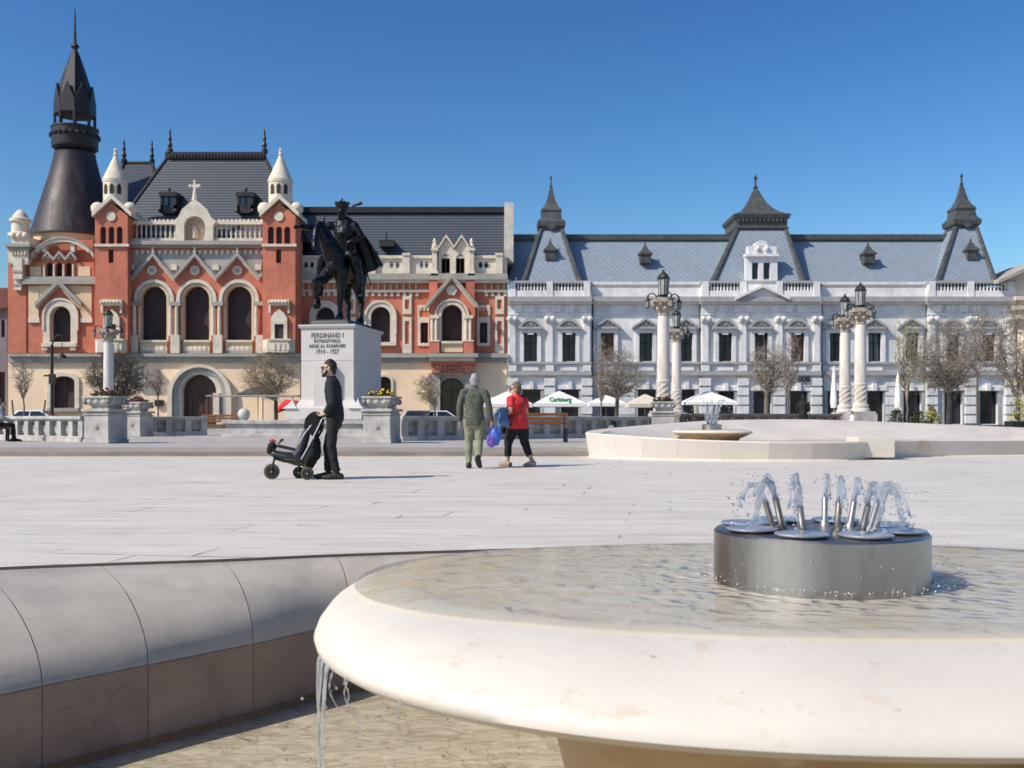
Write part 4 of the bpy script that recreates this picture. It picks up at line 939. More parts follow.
for (a, b, off) in ((508, 591.5, -.5), (591.5, 701, 0), (701, 821.5, -.5), (821.5, 928, 0), (928, XE, -.5)):
    Y = YB_ + off
    hs_ = [pp(Y, rect(c - 6.6, 333, c + 6.6, 361.3)) for c in wc if a < c < b]
    Wb.panel(pp(Y, [(a, 372), (b, 372), (b, 300), (a, 300)]), hs_, Y, Y + .45)
    hs_ = [pp(Y, rect(c - h, t, c + h, 424)) for c, h, t in gh if a < c < b]
    Wb.panel(pp(Y, [(a, 425), (b, 425), (b, 371.8), (a, 371.8)]), hs_, Y, Y + .6)
    bx(Gr, a - .5, 296.5, b + .5, 301.5, Y - .75, Y + .5); bx(Wh, a - .3, 301.5, b + .3, 303.6, Y - .5, Y + .5)
    bx(Wh, a - .2, 313.2, b + .2, 314.6, Y - .12, Y + .1)
    bx(Gr, a - .3, 361.8, b + .3, 364.2, Y - .3, Y + .1); bx(Gr, a - .3, 371.2, b + .3, 375.2, Y - .45, Y + .2); bx(Wh, a, 375.2, b, 376.4, Y - .2, Y + .1)
    bx(Wh, a, 281.8, b, 296.6, Y - .28, Y + .5) if off == 0 else None
    bx(Gr, a, 280.6 if off else 284.2, b, 283 if off else 286.2, Y - .35, Y + .6)
    for c in wc:
        if not a < c < b: continue
        for e in (-1, 1): bx(Wh, c + e * 8.6 - 1.9, 331, c + e * 8.6 + 1.9, 362, Y - .22, Y + .05)
        bx(Wh, c - 10.5, 328.6, c + 10.5, 332.8, Y - .25, Y + .05)
        bx(Wh, c - 8, 365.5, c + 8, 370.5, Y - .16, Y + .05)
        if off:                              # arched pediments in the pavilions
            o_ = [(c - 12.5, 328.8), (c - 12.5, 326.4)] + [(c - 11 + 22 * q / 10, 325.2 - 7.6 * math.sin(math.pi * q / 10) ** .8) for q in range(11)] + [(c + 12.5, 326.4), (c + 12.5, 328.8)]
            i_ = [(c - 9.0, 326.6)] + [(c - 9 + 18 * q / 8, 326 - 5.0 * math.sin(math.pi * q / 8) ** .8) for q in range(9)] + [(c + 9, 326.6)]
            Gr.panel(pp(Y - .55, o_[::-1]), [pp(Y - .55, i_)], Y - .55, Y); Wh.ball((wx(c, Y), Y - .15, wz(323.6, Y)), .26, 8, sy=.6)
            for e in (-4, 4): Wh.ball((wx(c + e, Y), Y - .1, wz(325, Y)), .17, 8, sy=.6)
            bx(Wh, c - 3, 329, c + 3, 334.5, Y - .34, Y)
        else:
            band(Gr, [(c - 13.5, 326), (c, 317.2), (c + 13.5, 326)], 2.6, Y - .6, Y); bx(Gr, c - 13, 326.2, c + 13, 328.8, Y - .5, Y); bx(Wh, c - 1, 321, c + 1, 326, Y - .2, Y); Wh.ball((wx(c, Y), Y - .15, wz(324.2, Y)), .2, 8)
            for e in (-4, 4): Wh.ball((wx(c + e, Y), Y - .1, wz(325, Y)), .15, 8, sy=.6)
    if off:                                   # pilasters, frieze panels, balustrade
        mids = [c for c in [a + 4.5] + [(p + q) / 2 for p, q in zip(wc, wc[1:]) if a + 12 < (p + q) / 2 < b - 12] + [b - 4.5]]
        for c in mids:
            bx(Wh, c - 2.9, 322, c + 2.9, 362, Y - .28, Y + .02); bx(Wh, c - 3.8, 316.5, c + 3.8, 322, Y - .42, Y); bx(Wh, c - 3.9, 365, c + 3.9, 371, Y - .36, Y)
            for e in (-3, 3): Wh.ball((wx(c + e, Y), Y - .4, wz(319, Y)), .26, 8)
            bx(Wh, c - 3.2, 281.4, c + 3.2, 296.6, Y - .4, Y + .5)
            for k in range(5): bx(Wh, c - 5.4, 378 + k * 9.4, c + 5.4, 385.6 + k * 9.4, Y - .35, Y + .02)
        for k in range(int((b - a) / 13)): bx(Wh, a + 6 + k * 13, 304.8, a + 14 + k * 13, 312.2, Y - .08, Y + .02) if k % 1 == 0 else None
        bx(Wh, a, 290.6, b, 296.6, Y - .32, Y + .5)
        for p, q in zip(mids, mids[1:]):
            if a > 690 and a < 800 and 738 < (p + q) / 2 < 790: bx(Wh, p, 281.6, q, 291, Y - .3, Y + .4)
            else: balus(Wh, p + 4, q - 4, 283, 290.6, Y - .2, 9, .095, .2)
    else:
        for k in range(2): pass
        for p, q in zip(wc, wc[1:]):
            c = (p + q) / 2
            if a + 8 < c < b - 8:
                for k in range(5): bx(Wh, c - 8, 378 + k * 9.4, c + 8, 386.2 + k * 9.4, Y - .14, Y + .02)
    for c, h, t in gh:
        if not a < c < b: continue
        bx(Wh, c - h - 3.4, t - 4.2, c + h + 3.4, t - .4, Y - .2, Y + .02); bx(Wh, c - 2, t - 8, c + 2, t - .4, Y - .42, Y)
        for e in (-1, 1): bx(Gr, c + e * (h + 1.6) - 1.4, t, c + e * (h + 1.6) + 1.4, 425, Y - .1, Y + .02)
band(Wh, [(736, 297), (763, 284.6), (790, 297)], 2.6, YB_ - 1.5, YB_ - .5); Wb.panel(pp(YB_ - 1.0, [(740, 298), (786, 298), (763, 287)]), [], YB_ - 1.0, YB_ - .5)
Wb.box(wx(508, YB_) + .1, wx(XE, YB_) - .1, YB_ + .7, YB_ + 14, 0, wz(286, YB_))
Wb.build('wall', M['pale'], blue); Wh.build('white_trim', M['white'], blue, smooth=30); Gr.build('cornice', M['greytrim'], blue)
# first-floor windows: one of each, then copies
def blue_window(c, Y, pane):
    mb = MB(); o_ = pp(Y, rect(c - 6.6, 333, c + 6.6, 361.3)); i_ = pp(Y, rect(c - 5.8, 334, c + 5.8, 360.4))
    mb.panel(o_, [i_], Y + .3, Y + .42); x = wx(c, Y)
    mb.box(x - .045, x + .045, Y + .32, Y + .41, wz(361, Y), wz(333.4, Y)); mb.box(wx(c - 6.2, Y), wx(c + 6.2, Y), Y + .31, Y + .405, wz(343.6, Y), wz(342.6, Y))
    f = mb.build('window', M['black'] if pane != 'pane_curtain' else M['wood'], blue); MB().panel(o_, [], Y + .42, Y + .46).build('pane', M[pane], f); return f
protos = {}
for c in wc:
    Y = YB_ - (.5 if proj(c) else 0)
    pane = 'pane_curtain' if c in (798, 989, 607.5) else 'pane_blue' if c in (875, 912.5) else 'pane_dark'
    key = (pane, Y)
    if key in protos: dup(protos[key][0], blue, dloc=(wx(c, Y) - wx(protos[key][1], Y), 0, 0))
    else: protos[key] = (blue_window(c, Y, pane), c)
for c, h, t in gh:
    Y = YB_ - (.5 if proj(c) else 0)
    mb = MB(); o_ = pp(Y, rect(c - h, t, c + h, 424)); mb.panel(o_, [pp(Y, rect(c - h + .7, t + 5, c + h - .7, 424.5)), pp(Y, rect(c - h + .7, t + .7, c + h - .7, t + 4.2))], Y + .42, Y + .55)
    f = mb.build('shop_window', M['black'], blue); MB().panel(o_, [], Y + .55, Y + .6).build('pane', M['pane_dark'], f)
for c in (591.8, 700.8, 821.2, 927.6):
    Y = YB_ - .2; dp = MB(); dp.tube([(wx(c, Y), Y, wz(303, Y)), (wx(c, Y), Y, wz(360, Y)), (wx(c - .8, Y), Y - .3, wz(372, Y)), (wx(c, Y), Y - .25, wz(379, Y)), (wx(c, Y), Y - .2, 0)], .12, 8); dp.build('downpipe', M['lead'], blue)
sg = MB(); Y = YB_ - .95
for k, a in enumerate((799.5, 802.6, 805.7, 808.8)):   # dark raised letters over a shop, too far off to read
    sg.lathe([(.15, 0), (.19, .02), (.19, .10), (.15, .12)], (0, 0, 0), 10) if False else None
sg.tube([(wx(798.2, Y), Y, wz(379.4, Y)), (wx(798.2, Y), Y + .3, wz(379.4, Y))], .05, 5)
add_text(sg, 'SOS', .62, Matrix.Translation((wx(804, Y), Y, wz(379.3, Y))) @ Matrix.Rotation(R(90), 4, 'X'), extrude=.04, bold=.03)
sg.build('shop_lettering', M['black'], blue)
# mansard roof
Z_ = MB(); D_ = MB()
def quad(mb, p): i = mb._add(p); mb.f.append(tuple(range(i, i + len(p))))
Ye, Yr = 93.0, 97.5
quad(Z_, [(wx(509, Ye), Ye, wz(286, Ye)), (wx(1000, Ye), Ye, wz(286, Ye)), (wx(957, Yr), Yr, wz(239.5, Yr)), (wx(512, Yr), Yr, wz(239.5, Yr))])
quad(Z_, [(wx(957, Yr), Yr, wz(239.5, Yr)), (wx(512, Yr), Yr, wz(239.5, Yr)), (wx(512, 102), 104, wz(286, Ye)), (wx(985, 104), 104, wz(286, Ye))])
D_.box(wx(513, 97.3), wx(955, 97.3), 97.1, 97.7, wz(240, 97.3), wz(234.6, 97.3))
def pavilion(x0, x1, t0, t1, ztop, Yf):
    Yt = Yf + 3.4; zb, zt_ = wz(283.5, Yf), wz(ztop, Yt)
    dep = wx(x1, Yf) - wx(x0, Yf); tdep = (wx(t1, Yt) - wx(t0, Yt))
    a, b = wx(x0, Yf), wx(x1, Yf); ctr = wx((t0 + t1) / 2, Yt + tdep / 2); c, d = ctr - tdep / 2, ctr + tdep / 2
    Z_.frustum((a, b, Yf, Yf + dep), (c, d, Yt, Yt + tdep), zb, zt_)
    for p, q in (((a, Yf), (c, Yt)), ((b, Yf), (d, Yt)), ((a, Yf + dep), (c, Yt + tdep)), ((b, Yf + dep), (d, Yt + tdep))):
        D_.tube([(p[0], p[1], zb), (q[0], q[1], zt_)], [.30, .22], 6)
    return (c + d) / 2, Yt + tdep / 2, zt_, tdep
for x0, x1, t0, t1, top in ((523, 580, 540.5, 561.5, 230), (937, 995.5, 951, 972, 228)):
    X0, Yc, z0, td = pavilion(x0, x1, t0, t1, top, 92.3)
    s = Yc / 1000; q = math.sqrt(.5); rr_ = lambda w_: w_ / 2 / q * s
    c = MB(); c.lathe([(rr_(23), 0), (rr_(23), 2 * s), (rr_(27), 3.5 * s), (rr_(28), 8 * s), (rr_(25), 9.5 * s), (rr_(21), 12 * s), (rr_(19), 18 * s), (rr_(20.5), 19.5 * s), (rr_(20.5), 20.5 * s), (rr_(14.5), 24 * s), (rr_(9.5), 29.5 * s), (rr_(6.2), 36 * s), (rr_(3.6), 42.5 * s), (rr_(2), 44.5 * s), (rr_(3.2), 46 * s), (rr_(1.5), 47.5 * s), (rr_(1.2), 52 * s), (rr_(2.6), 54 * s), (rr_(.8), 55.5 * s), (0, 58 * s)], (X0, Yc, z0), 4, rot=math.pi / 4)
    for e in (-1, 1): pass
    c.tube([(X0, Yc - 14.2 * s, z0 + 4 * s), (X0, Yc - 13.2 * s, z0 + 4 * s)], .42, 12)
    c.build('cupola', M['zincdark'], blue)
X0, Yc, z0, td = pavilion(712, 803.5, 731, 780, 229.5, 92.3)
s = Yc / 1000; rr_ = lambda w_: w_ / 2 / math.sqrt(.5) * s
c = MB()
c.lathe([(rr_(50), -.5 * s), (rr_(53), 1.5 * s), (rr_(50), 3 * s), (rr_(50), 9 * s), (rr_(54), 11.5 * s), (rr_(56), 14.5 * s), (rr_(52), 15.3 * s), (rr_(38), 18.5 * s), (rr_(26), 24 * s), (rr_(17), 30.5 * s), (rr_(10), 37.5 * s), (rr_(5.6), 43 * s), (rr_(3), 44.5 * s), (rr_(4.4), 46.5 * s), (rr_(2), 48 * s), (rr_(1.4), 53 * s), (rr_(3.4), 56.5 * s), (rr_(1.2), 58.5 * s), (0, 61 * s)], (X0, Yc, z0), 4, rot=math.pi / 4)
for k in range(12):
    x = X0 + (k - 5.5) * 4.2 * s; c.box(x - .1, x + .1, Yc - 27 * s, Yc - 25 * s, z0 + 7.5 * s, z0 + 10.5 * s)
c.build('cupola', M['zincdark'], blue)
# stone dormer on the middle pavilion
dm = MB(); Y = 92.3
dm.panel(pp(Y, [(745.5, 281), (777.5, 281), (777.5, 256), (745.5, 256)]), [pp(Y, rect(752, 262.5, 758.6, 279.6)), pp(Y, rect(763.5, 262.5, 770.2, 279.6))], Y, Y + .45, )
ck = MB(); bx(ck, 751, 257, 775, 283, Y + .5, Y + 1.7); ck.build('dormer_cheek', M['zincdark'], blue)  # dark zinc cheeks carry the shade beside the dormer as colour
bx(dm, 745.5, 253.4, 779, 256.2, Y - .3, Y + .6); bx(dm, 748, 246, 776.5, 253.5, Y - .15, Y + .7); dm.panel(pp(Y - .2, [(754, 246.2), (769, 246.2)] + [(761.5 + 6 * math.cos(math.pi * q / 8), 244.6 - 4.6 * math.sin(math.pi * q / 8)) for q in range(9)]), [], Y - .2, Y + 1)
for e in (757, 766): dm.ball((wx(e, Y), Y - .22, wz(249, Y)), .26, 8)
do = dm.build('dormer', M['pale'], blue)
for e in (755.3, 766.8): MB().box(wx(e - 3.3, Y), wx(e + 3.3, Y), Y + .3, Y + .36, wz(279.6, Y), wz(262.5, Y)).build('dormer_window', M['pane_dark'], do)
# little zinc roof vents, one and its copies
def vent(px, py):
    t = (286 - py) / (286 - 239.5); Y = Ye + (Yr - Ye) * t
    Y -= .55; return wx(px, Y), Y, wz(py, Y)
V0 = vent(645, 262.5); v = MB(); x, Y, z = V0
v.box(x - .5, x + .5, Y - .5, Y + .9, z - .1, z + .75); v.lathe([(.95, .72), (.9, .82), (.45, 1.15), (.2, 1.55), (.07, 1.65), (.12, 1.78), (.04, 1.9), (0, 2.1)], (x, Y, z), 4, rot=math.pi / 4, sx=1, sy=1)
v.box(x - .3, x + .3, Y - .53, Y - .49, z + .1, z + .6)
v0 = v.build('roof_vent', M['zincdark'], blue)
for px, py, dY in ((550, 260.5, -.9), (868, 262.5, 0), (966, 260.5, -.9)):
    a = vent(px, py); dup(v0, blue, dloc=(a[0] - x, a[1] - Y + dY, a[2] - z))
Z_.build('zinc_roof', M['zinc'], blue); D_.build('roof_rib', M['zincdark'], blue)

# ------------------------------------------------------------------ neighbours at both edges
M['beige'] = mat('beige stucco', (.66, .56, .45), .85, .1, 1)
M['tile'] = mat('dark red roof tiles', (.11, .035, .025), .8, .35, 3)
nb = thing('beige_building', 'beige gabled building beyond the right end of the pale blue grey palace', 'building', (wx(1060, 93), 100, 0))
g_ = MB(); Y = 91.5
g_.panel(pp(Y, [(1019.5, 425), (1110, 425), (1110, 296), (1019.5, 296)]), [pp(Y, rect(1028, 330, 1042, 362)), pp(Y, rect(1060, 330, 1074, 362))], Y, Y + .5); g_.box(wx(1019.5, Y) + .05, wx(1110, Y), Y + .55, Y + 14, 0, wz(297, Y))
g_.panel(pp(Y, [(1000.5, 280), (1060, 254.5), (1120, 280), (1120, 296), (1019, 296)][::-1]), [], Y + .2, Y + 1)
for k in range(3): bx(g_, 1016 - k * 1.2, 296 + k * 9.5, 1112, 300 + k * 9.5, Y - .6, Y + .2)
g_.tube([(wx(1023, Y), Y - .3, wz(330, Y)), (wx(1023, Y), Y - .3, wz(378, Y))], .35, 12)
bx(g_, 1017, 378, 1110, 384, Y - .6, Y); g_.build('wall', M['beige'], nb)
r_ = MB(); band(r_, [(999, 279.5), (1060, 253), (1121, 279.5)], 3.4, Y - .8, Y + 14); r_.build('roof', M['cornice'], nb)
w_ = MB(); w_.panel(pp(Y, rect(1028, 330, 1042, 362)), [], Y + .4, Y + .46); wo = w_.build('window', M['pane_dark'], nb); dup(wo, nb, dloc=(wx(1060, Y) - wx(1028, Y), 0, 0))
nl = thing('old_house', 'dim mauve house with dark red tiled roof beyond the left end of the red palace', 'house', (wx(-20, 95), 100, 0))
g_ = MB(); Y = 94.5
M['dimwall'] = mat('mauve grey plaster', (.22, .19, .20), .9, .15, 1)
g_.panel(pp(Y, [(-60, 425), (7.4, 425), (7.4, 307), (-60, 307)]), [pp(Y, rect(1.0, 320, 4.6, 337)), pp(Y, rect(-18, 320, -10, 337)), pp(Y, rect(-3, 372, 5, 424))], Y, Y + .5); g_.box(wx(-60, Y), wx(7.4, Y) - .05, Y + .55, Y + 10, 0, wz(308, Y)); g_.build('wall', M['dimwall'], nl)
r_ = MB(); quad(r_, [(wx(-61, Y), Y - .5, wz(309, Y)), (wx(8, Y), Y - .5, wz(309, Y)), (wx(8, Y), Y + 5, wz(281, Y)), (wx(-61, Y), Y + 5, wz(281, Y))]); quad(r_, [(wx(8, Y), Y + 5, wz(281, Y)), (wx(-61, Y), Y + 5, wz(281, Y)), (wx(-61, Y), Y + 10.5, wz(309, Y)), (wx(8, Y), Y + 10.5, wz(309, Y))]); r_.build('roof', M['tile'], nl)
for q in (rect(1.0, 320, 4.6, 337), rect(-18, 320, -10, 337)): MB().panel(pp(Y, q), [], Y + .4, Y + .45).build('window', M['pane_dark'], nl)
MB().panel(pp(Y, rect(-3, 372, 5, 424)), [], Y + .4, Y + .45).build('door', M['wood'], nl)
# ------------------------------------------------------------------ monument
M['mon'] = mat('pale monument limestone', (.54, .51, .475), .7, .07, 1.2, stain=((.50, .47, .43), .8, .55, .8, (1, 1, .4)))
M['gran'] = mat('grey carved granite', (.42, .40, .375), .8, .22, 3.0, stain=((.25, .23, .21), 1.6, .5, .75, (1, 1, .6)))
M['bronze'] = mat('black patinated bronze', (.020, .021, .023), .36, .5, 2.2, metal=.75, bump=.25, bscale=9)
M['bronze_base'] = mat('dull dark bronze', (.040, .042, .046), .5, .3, 3, metal=.5)
M['letter'] = mat('dark bronze lettering', (.11, .095, .09), .5, .1, 5)
MR = R(-10); MC = Vector((-6.72, 39.67, 0))
mon = thing('equestrian_monument', 'bronze crowned rider on a walking horse, on a tall pale inscribed stone pedestal', 'monument', MC, MR)
MM = WM[mon.name]
p = MB(MM)
def fr(mb, w0, l0, w1, l1, z0, z1): mb.frustum((-w0, w0, -l0, l0), (-w1, w1, -l1, l1), z0, z1)
fr(p, 1.05, 1.7, 1.05, 1.7, 1.70, 3.085); fr(p, 1.05, 1.7, 1.05, 1.7, 3.10, 4.33)
p.box(-1.035, 1.035, -1.685, 1.685, 3.0, 3.2)
fr(p, 1.10, 1.75, 1.13, 1.78, 4.33, 4.40); fr(p, 1.14, 1.79, 1.14, 1.79, 4.40, 4.47)
for k in range(5):                            # concave foot
    a, b = k / 5, (k + 1) / 5; f = lambda t: .46 * (1 - t) ** 2.2
    fr(p, 1.05 + f(a), 1.7 + f(a), 1.05 + f(b), 1.7 + f(b), 1.30 + .41 * a, 1.30 + .41 * b)
fr(p, 1.52, 2.17, 1.52, 2.17, .86, 1.30)
for e in (-1, 1):                             # corner ornaments
    for q in (-1, 1):
        for k in range(4):
            a, b = k / 4, (k + 1) / 4; g_ = lambda t: .30 * (1 - t) ** 1.8
            x, y = e * 1.30, q * 1.95
            p.frustum((x - g_(a), x + g_(a), y - g_(a), y + g_(a)), (x - g_(b), x + g_(b), y - g_(b), y + g_(b)), 1.28 + .42 * a, 1.28 + .42 * b)
p.box(-.42, .25, -2.05, -1.69, 1.28, 3.05)
p.build('pedestal', M['mon'], mon, bevel=.012)
p = MB(MM); p.box(-3.3, 2.2, -3.4, 3.6, .26, .70); p.box(-3.42, 2.32, -3.52, 3.72, .70, .84); p.box(-3.36, 2.26, -3.46, 3.66, .64, .70); p.box(-3.42, 2.32, -3.52, 3.72, .19, .33); p.build('plinth', M['gran'], mon, bevel=.02)
tx = MB()
for body, z, size, sx_ in (('FERDINAND I', 4.05, .27, .74), ('ÎNTREGITORUL', 3.84, .18, .80), ('REGE AL ROMÂNIEI', 3.65, .18, .86), ('1914 - 1927', 3.44, .25, .70)):
    add_text(tx, body, size, MM @ Matrix.Translation((-.0, -1.702, z)) @ Matrix.Rotation(R(90), 4, 'X') @ Matrix.Diagonal((sx_, 1, 1, 1)), extrude=.012, bold=.003, spacing=1.08)
tx.build('inscription', M['letter'], mon)
p = MB(MM); p.frustum((-.85, .85, -1.5, 1.6), (-.70, .70, -1.4, 1.45), 4.46, 4.70); p.build('statue_base', M['bronze_base'], mon, bevel=.05)
BZ = 4.69
def hz(mb, pts, rad, **k): mb.tube([(a, b, BZ + c) for a, b, c in pts], rad, 12, round_=True, **k)
h = MB(MM)
hz(h, [(.06, 1.10, 2.15), (.05, .75, 2.2), (.04, .1, 2.12), (.02, -.45, 2.16), (.0, -.85, 2.2)], [(.40, .46), (.50, .56), (.48, .56), (.46, .56), (.36, .46)], ref=(1, 0, 0))
hz(h, [(.0, -.75, 2.35), (-.14, -1.05, 2.85), (-.30, -1.22, 3.3), (-.42, -1.35, 3.58)], [(.42, .50), (.33, .43), (.25, .33), (.18, .23)], ref=(1, 0, 0))
hz(h, [(-.42, -1.36, 3.60), (-.46, -1.60, 3.33), (-.45, -1.80, 2.98), (-.43, -1.88, 2.72)], [(.17, .22), (.165, .20), (.125, .14), (.115, .12)], ref=(1, 0, 0))
for e in (-.13, .13): hz(h, [(-.42 + e, -1.30, 3.68), (-.43 + e * 1.35, -1.33, 3.98)], [.07, .02])
hz(h, [(-.28, -.80, 3.0), (-.40, -1.10, 3.45), (-.44, -1.28, 3.72)], [(.07, .16), (.06, .13), (.05, .08)], ref=(1, 0, 0))
# raised fore leg, standing fore leg, hind legs
hz(h, [(-.27, -.72, 1.95), (-.42, -1.15, 1.55), (-.55, -1.55, 1.45), (-.56, -1.48, .98), (-.53, -1.36, .72)], [0.288, 0.192, 0.150, 0.102, 0.120])
hz(h, [(-.53, -1.38, .72), (-.52, -1.46, .55)], [0.138, 0.168])
hz(h, [(.20, -.72, 1.95), (.22, -.76, 1.45), (.20, -.78, 1.02), (.18, -.78, .55), (.18, -.80, .22)], [0.312, 0.204, 0.150, 0.102, 0.108]); hz(h, [(.18, -.80, .2), (.18, -.88, .08)], [0.132, 0.180])
hz(h, [(.32, .92, 2.0), (.40, .80, 1.55), (.42, .95, 1.12), (.42, 1.12, .92), (.42, 1.0, .5), (.42, .96, .22)], [0.396, 0.300, 0.180, 0.132, 0.102, 0.108]); hz(h, [(.42, .95, .2), (.42, .86, .08)], [0.132, 0.180])
hz(h, [(-.22, .95, 2.0), (-.24, .95, 1.5), (-.24, 1.15, 1.1), (-.24, 1.35, .95), (-.24, 1.3, .5), (-.24, 1.3, .22)], [0.396, 0.288, 0.180, 0.132, 0.102, 0.108]); hz(h, [(-.24, 1.3, .2), (-.24, 1.2, .08)], [0.132, 0.180])
hz(h, [(.06, 1.45, 2.35), (.10, 1.70, 2.0), (.12, 1.72, 1.4), (.14, 1.6, .9)], [.11, .16, .15, .05])
fuse('horse', h, M['bronze'], mon, .028, 3, wr=.02, wf=4, wz_=1)
RS = MM @ Matrix.Translation((.10, -.06, BZ + 2.62)) @ Matrix.Scale(1.26, 4) @ Matrix.Translation((-.10, .06, -BZ - 2.62))
r_ = MB(RS)
hz(r_, [(.10, -.02, 2.62), (.10, -.06, 2.95), (.11, -.12, 3.35), (.11, -.12, 3.62)], [(.30, .27), (.255, .22), (.36, .25), (.33, .19)], ref=(1, 0, 0))
hz(r_, [(.10, -.13, 3.62), (.09, -.16, 3.86)], [.13, .12])
hz(r_, [(.07, -.20, 3.84), (.07, -.19, 4.02)], [(.135, .16), (.15, .18)], ref=(1, 0, 0))
hz(r_, [(.03, -.36, 3.90), (.03, -.38, 3.97)], [.035, .03])
hz(r_, [(-.22, -.12, 3.58), (-.62, -.28, 3.50), (-.98, -.55, 3.48), (-1.14, -.68, 3.50)], [.15, .11, .085, .06])
for q in range(4): hz(r_, [(-1.12, -.66 - .02 * q, 3.53 - q * .03), (-1.27, -.78 - .02 * q, 3.50 - q * .035)], [.024, .018])
hz(r_, [(-1.10, -.66, 3.52), (-1.13, -.74, 3.60)], [.03, .02])
hz(r_, [(.42, -.10, 3.56), (.68, -.10, 3.22), (.46, -.38, 3.02)], [.155, .12, .09]); hz(r_, [(.46, -.38, 3.02), (.36, -.44, 2.98)], [.085, .06])
hz(r_, [(-.14, -.05, 2.62), (-.52, -.38, 2.45), (-.62, -.30, 1.85), (-.64, -.22, 1.45)], [.24, .19, .135, .09]); hz(r_, [(-.64, -.20, 1.40), (-.70, -.55, 1.34)], [(.085, .075), (.065, .05)])
hz(r_, [(.32, -.05, 2.62), (.58, -.42, 2.40), (.66, -.32, 1.85), (.66, -.22, 1.48)], [.24, .19, .135, .09]); hz(r_, [(.66, -.20, 1.42), (.66, -.52, 1.36)], [(.085, .075), (.065, .05)])
hz(r_, [(.42, -.30, 2.95), (.72, .05, 2.3), (.85, .35, 1.75)], [.03, .026, .02])
rd = fuse('rider', r_, M['bronze'], mon, .022, 2, wr=.02, wf=5, wz_=.6)
c = MB(RS)                                    # crown with its points
c.lathe([(.165, 0), (.20, .10), (.225, .24), (.19, .25), (.15, .12)], (.07, -.19, BZ + 4.03), 20)
for q in range(8):
    a = 2 * math.pi * q / 8; c.lathe([(.045, 0), (.05, .03), (.0, .07)], (.07 + .205 * math.cos(a), -.19 + .205 * math.sin(a), BZ + 4.25), 6)
c.lathe([(.19, 0), (.12, .08), (.03, .13), (.03, .2), (.0, .26)], (.07, -.19, BZ + 4.2), 12)
c.build('crown', M['bronze'], rd, smooth=30)
c = MB(MM @ Matrix.Translation((.10, -.06, BZ + 3.6)) @ Matrix.Scale(.89, 4) @ Matrix.Translation((-.10, .06, -BZ - 3.35))); rows = []                         # cape streaming to the right, a draped thick sheet
for q in range(13):
    t = q / 12; n_ = 15; row = []
    for k in range(n_):
        u = k / (n_ - 1)
        x0 = -.30 + .86 * u; x1 = .30 + 1.28 * u
        z0 = 3.66 - .05 * abs(u - .5); z1 = 1.34 + .62 * u ** 1.2 - (.25 if u < .3 else 0) * (1 - u / .3 if u < .3 else 0)
        y = .12 + .45 * t + .28 * u * t + .075 * math.sin(u * 17 + t * 2) * (.3 + t)
        e = t ** .85
        row.append((x0 + (x1 - x0) * e + .25 * u * math.sin(math.pi * t) * .4, y, BZ + z0 + (z1 - z0) * t))
    rows.append(row)
i = c._add([p_ for r0 in rows for p_ in r0]); j = c._add([(a, b + .05, z - .01) for r0 in rows for a, b, z in r0]); n_ = 15
for q in range(12):
    for k in range(n_ - 1):
        a = q * n_ + k; c.f.append((i + a, i + a + n_, i + a + n_ + 1, i + a + 1)); c.f.append((j + a, j + a + 1, j + a + n_ + 1, j + a + n_))
for q in range(12):
    for a in (q * n_, q * n_ + n_ - 1): c.f.append((i + a, i + a + n_, j + a + n_, j + a))
for k in range(n_ - 1):
    for a in (k, 12 * n_ + k): c.f.append((i + a, i + a + 1, j + a + 1, j + a))
c.build('cape', M['bronze'], rd, smooth=60)
b_ = MB(MM); b_.ball((-2.75, -3.05, 1.06), .225, 24); b_.lathe([(.13, 0), (.13, .05)], (-2.75, -3.05, .84), 16)
o = b_.build('stone_ball', M['mon'], None, smooth=180); tag(o, 'pale stone ball resting on the left corner of the monument plinth', 'stone ball')

# ------------------------------------------------------------------ balustrades, piers and urns
def balustrade(p0, p1, label, group, zt=.98, step=.72, lattice=True, material='gran'):
    a, b = Vector((*p0, 0)), Vector((*p1, 0)); L = (b - a).length; ang = math.atan2(b.y - a.y, b.x - a.x)
    t = thing('balustrade', label, 'balustrade', (a.x, a.y, TZ), ang, group); W = WM[t.name]
    n = max(1, round(L / step)); s = L / n; H_ = zt - TZ
    q = MB(W); q.box(0, L, -.20, .20, -.01, .12); q.box(0, L, -.17, .17, .12, .17); q.build('base_course', M[material], t, bevel=.01)
    q = MB(W); q.box(0, L, -.22, .22, H_ - .10, H_); q.box(.01, L - .01, -.17, .17, H_ - .15, H_ - .10); q.build('rail', M[material], t, bevel=.012)
    q = MB(W)
    for k in range(n + 1):
        x = min(max(k * s, .12), L - .12); q.box(x - .125, x + .125, -.15, .15, .165, H_ - .145)
    q.build('posts', M[material], t)
    q = MB(W)
    for k in range(n):
        x0, x1 = k * s + .12, (k + 1) * s - .12; c_ = (x0 + x1) / 2; z0, z1 = .17, H_ - .15; zc = (z0 + z1) / 2
        q.box(x0, x1, .02, .09, z0, z1)
        if lattice:
            hw, hh = (x1 - x0) / 2 * .8, (z1 - z0) / 2 * .62
            for r_ in (1, .55):
                P = [(c_ - hw * r_, -.0, zc - .04), (c_, -.0, zc + hh * r_ - .04), (c_ + hw * r_, -.0, zc - .04), (c_, -.0, zc - hh * r_ - .04), (c_ - hw * r_, -.0, zc - .04)]
                for u, v in zip(P, P[1:]): q.tube([u, v], .028, 5)
            q.ball((c_, .0, zc - .04), .06, 8); q.tube([(c_ - hw, 0, zc - hh - .04), (c_ + hw, 0, zc + hh - .04)], .022, 5); q.tube([(c_ - hw, 0, zc + hh - .04), (c_ + hw, 0, zc - hh - .04)], .022, 5)
    q.build('panel', M[material], t)
    return t
BG = 'carved stone balustrades round the monument terrace'
M['leaf_dark'] = mat('dark bedding foliage', (.045, .06, .025), .7, .5, 9)
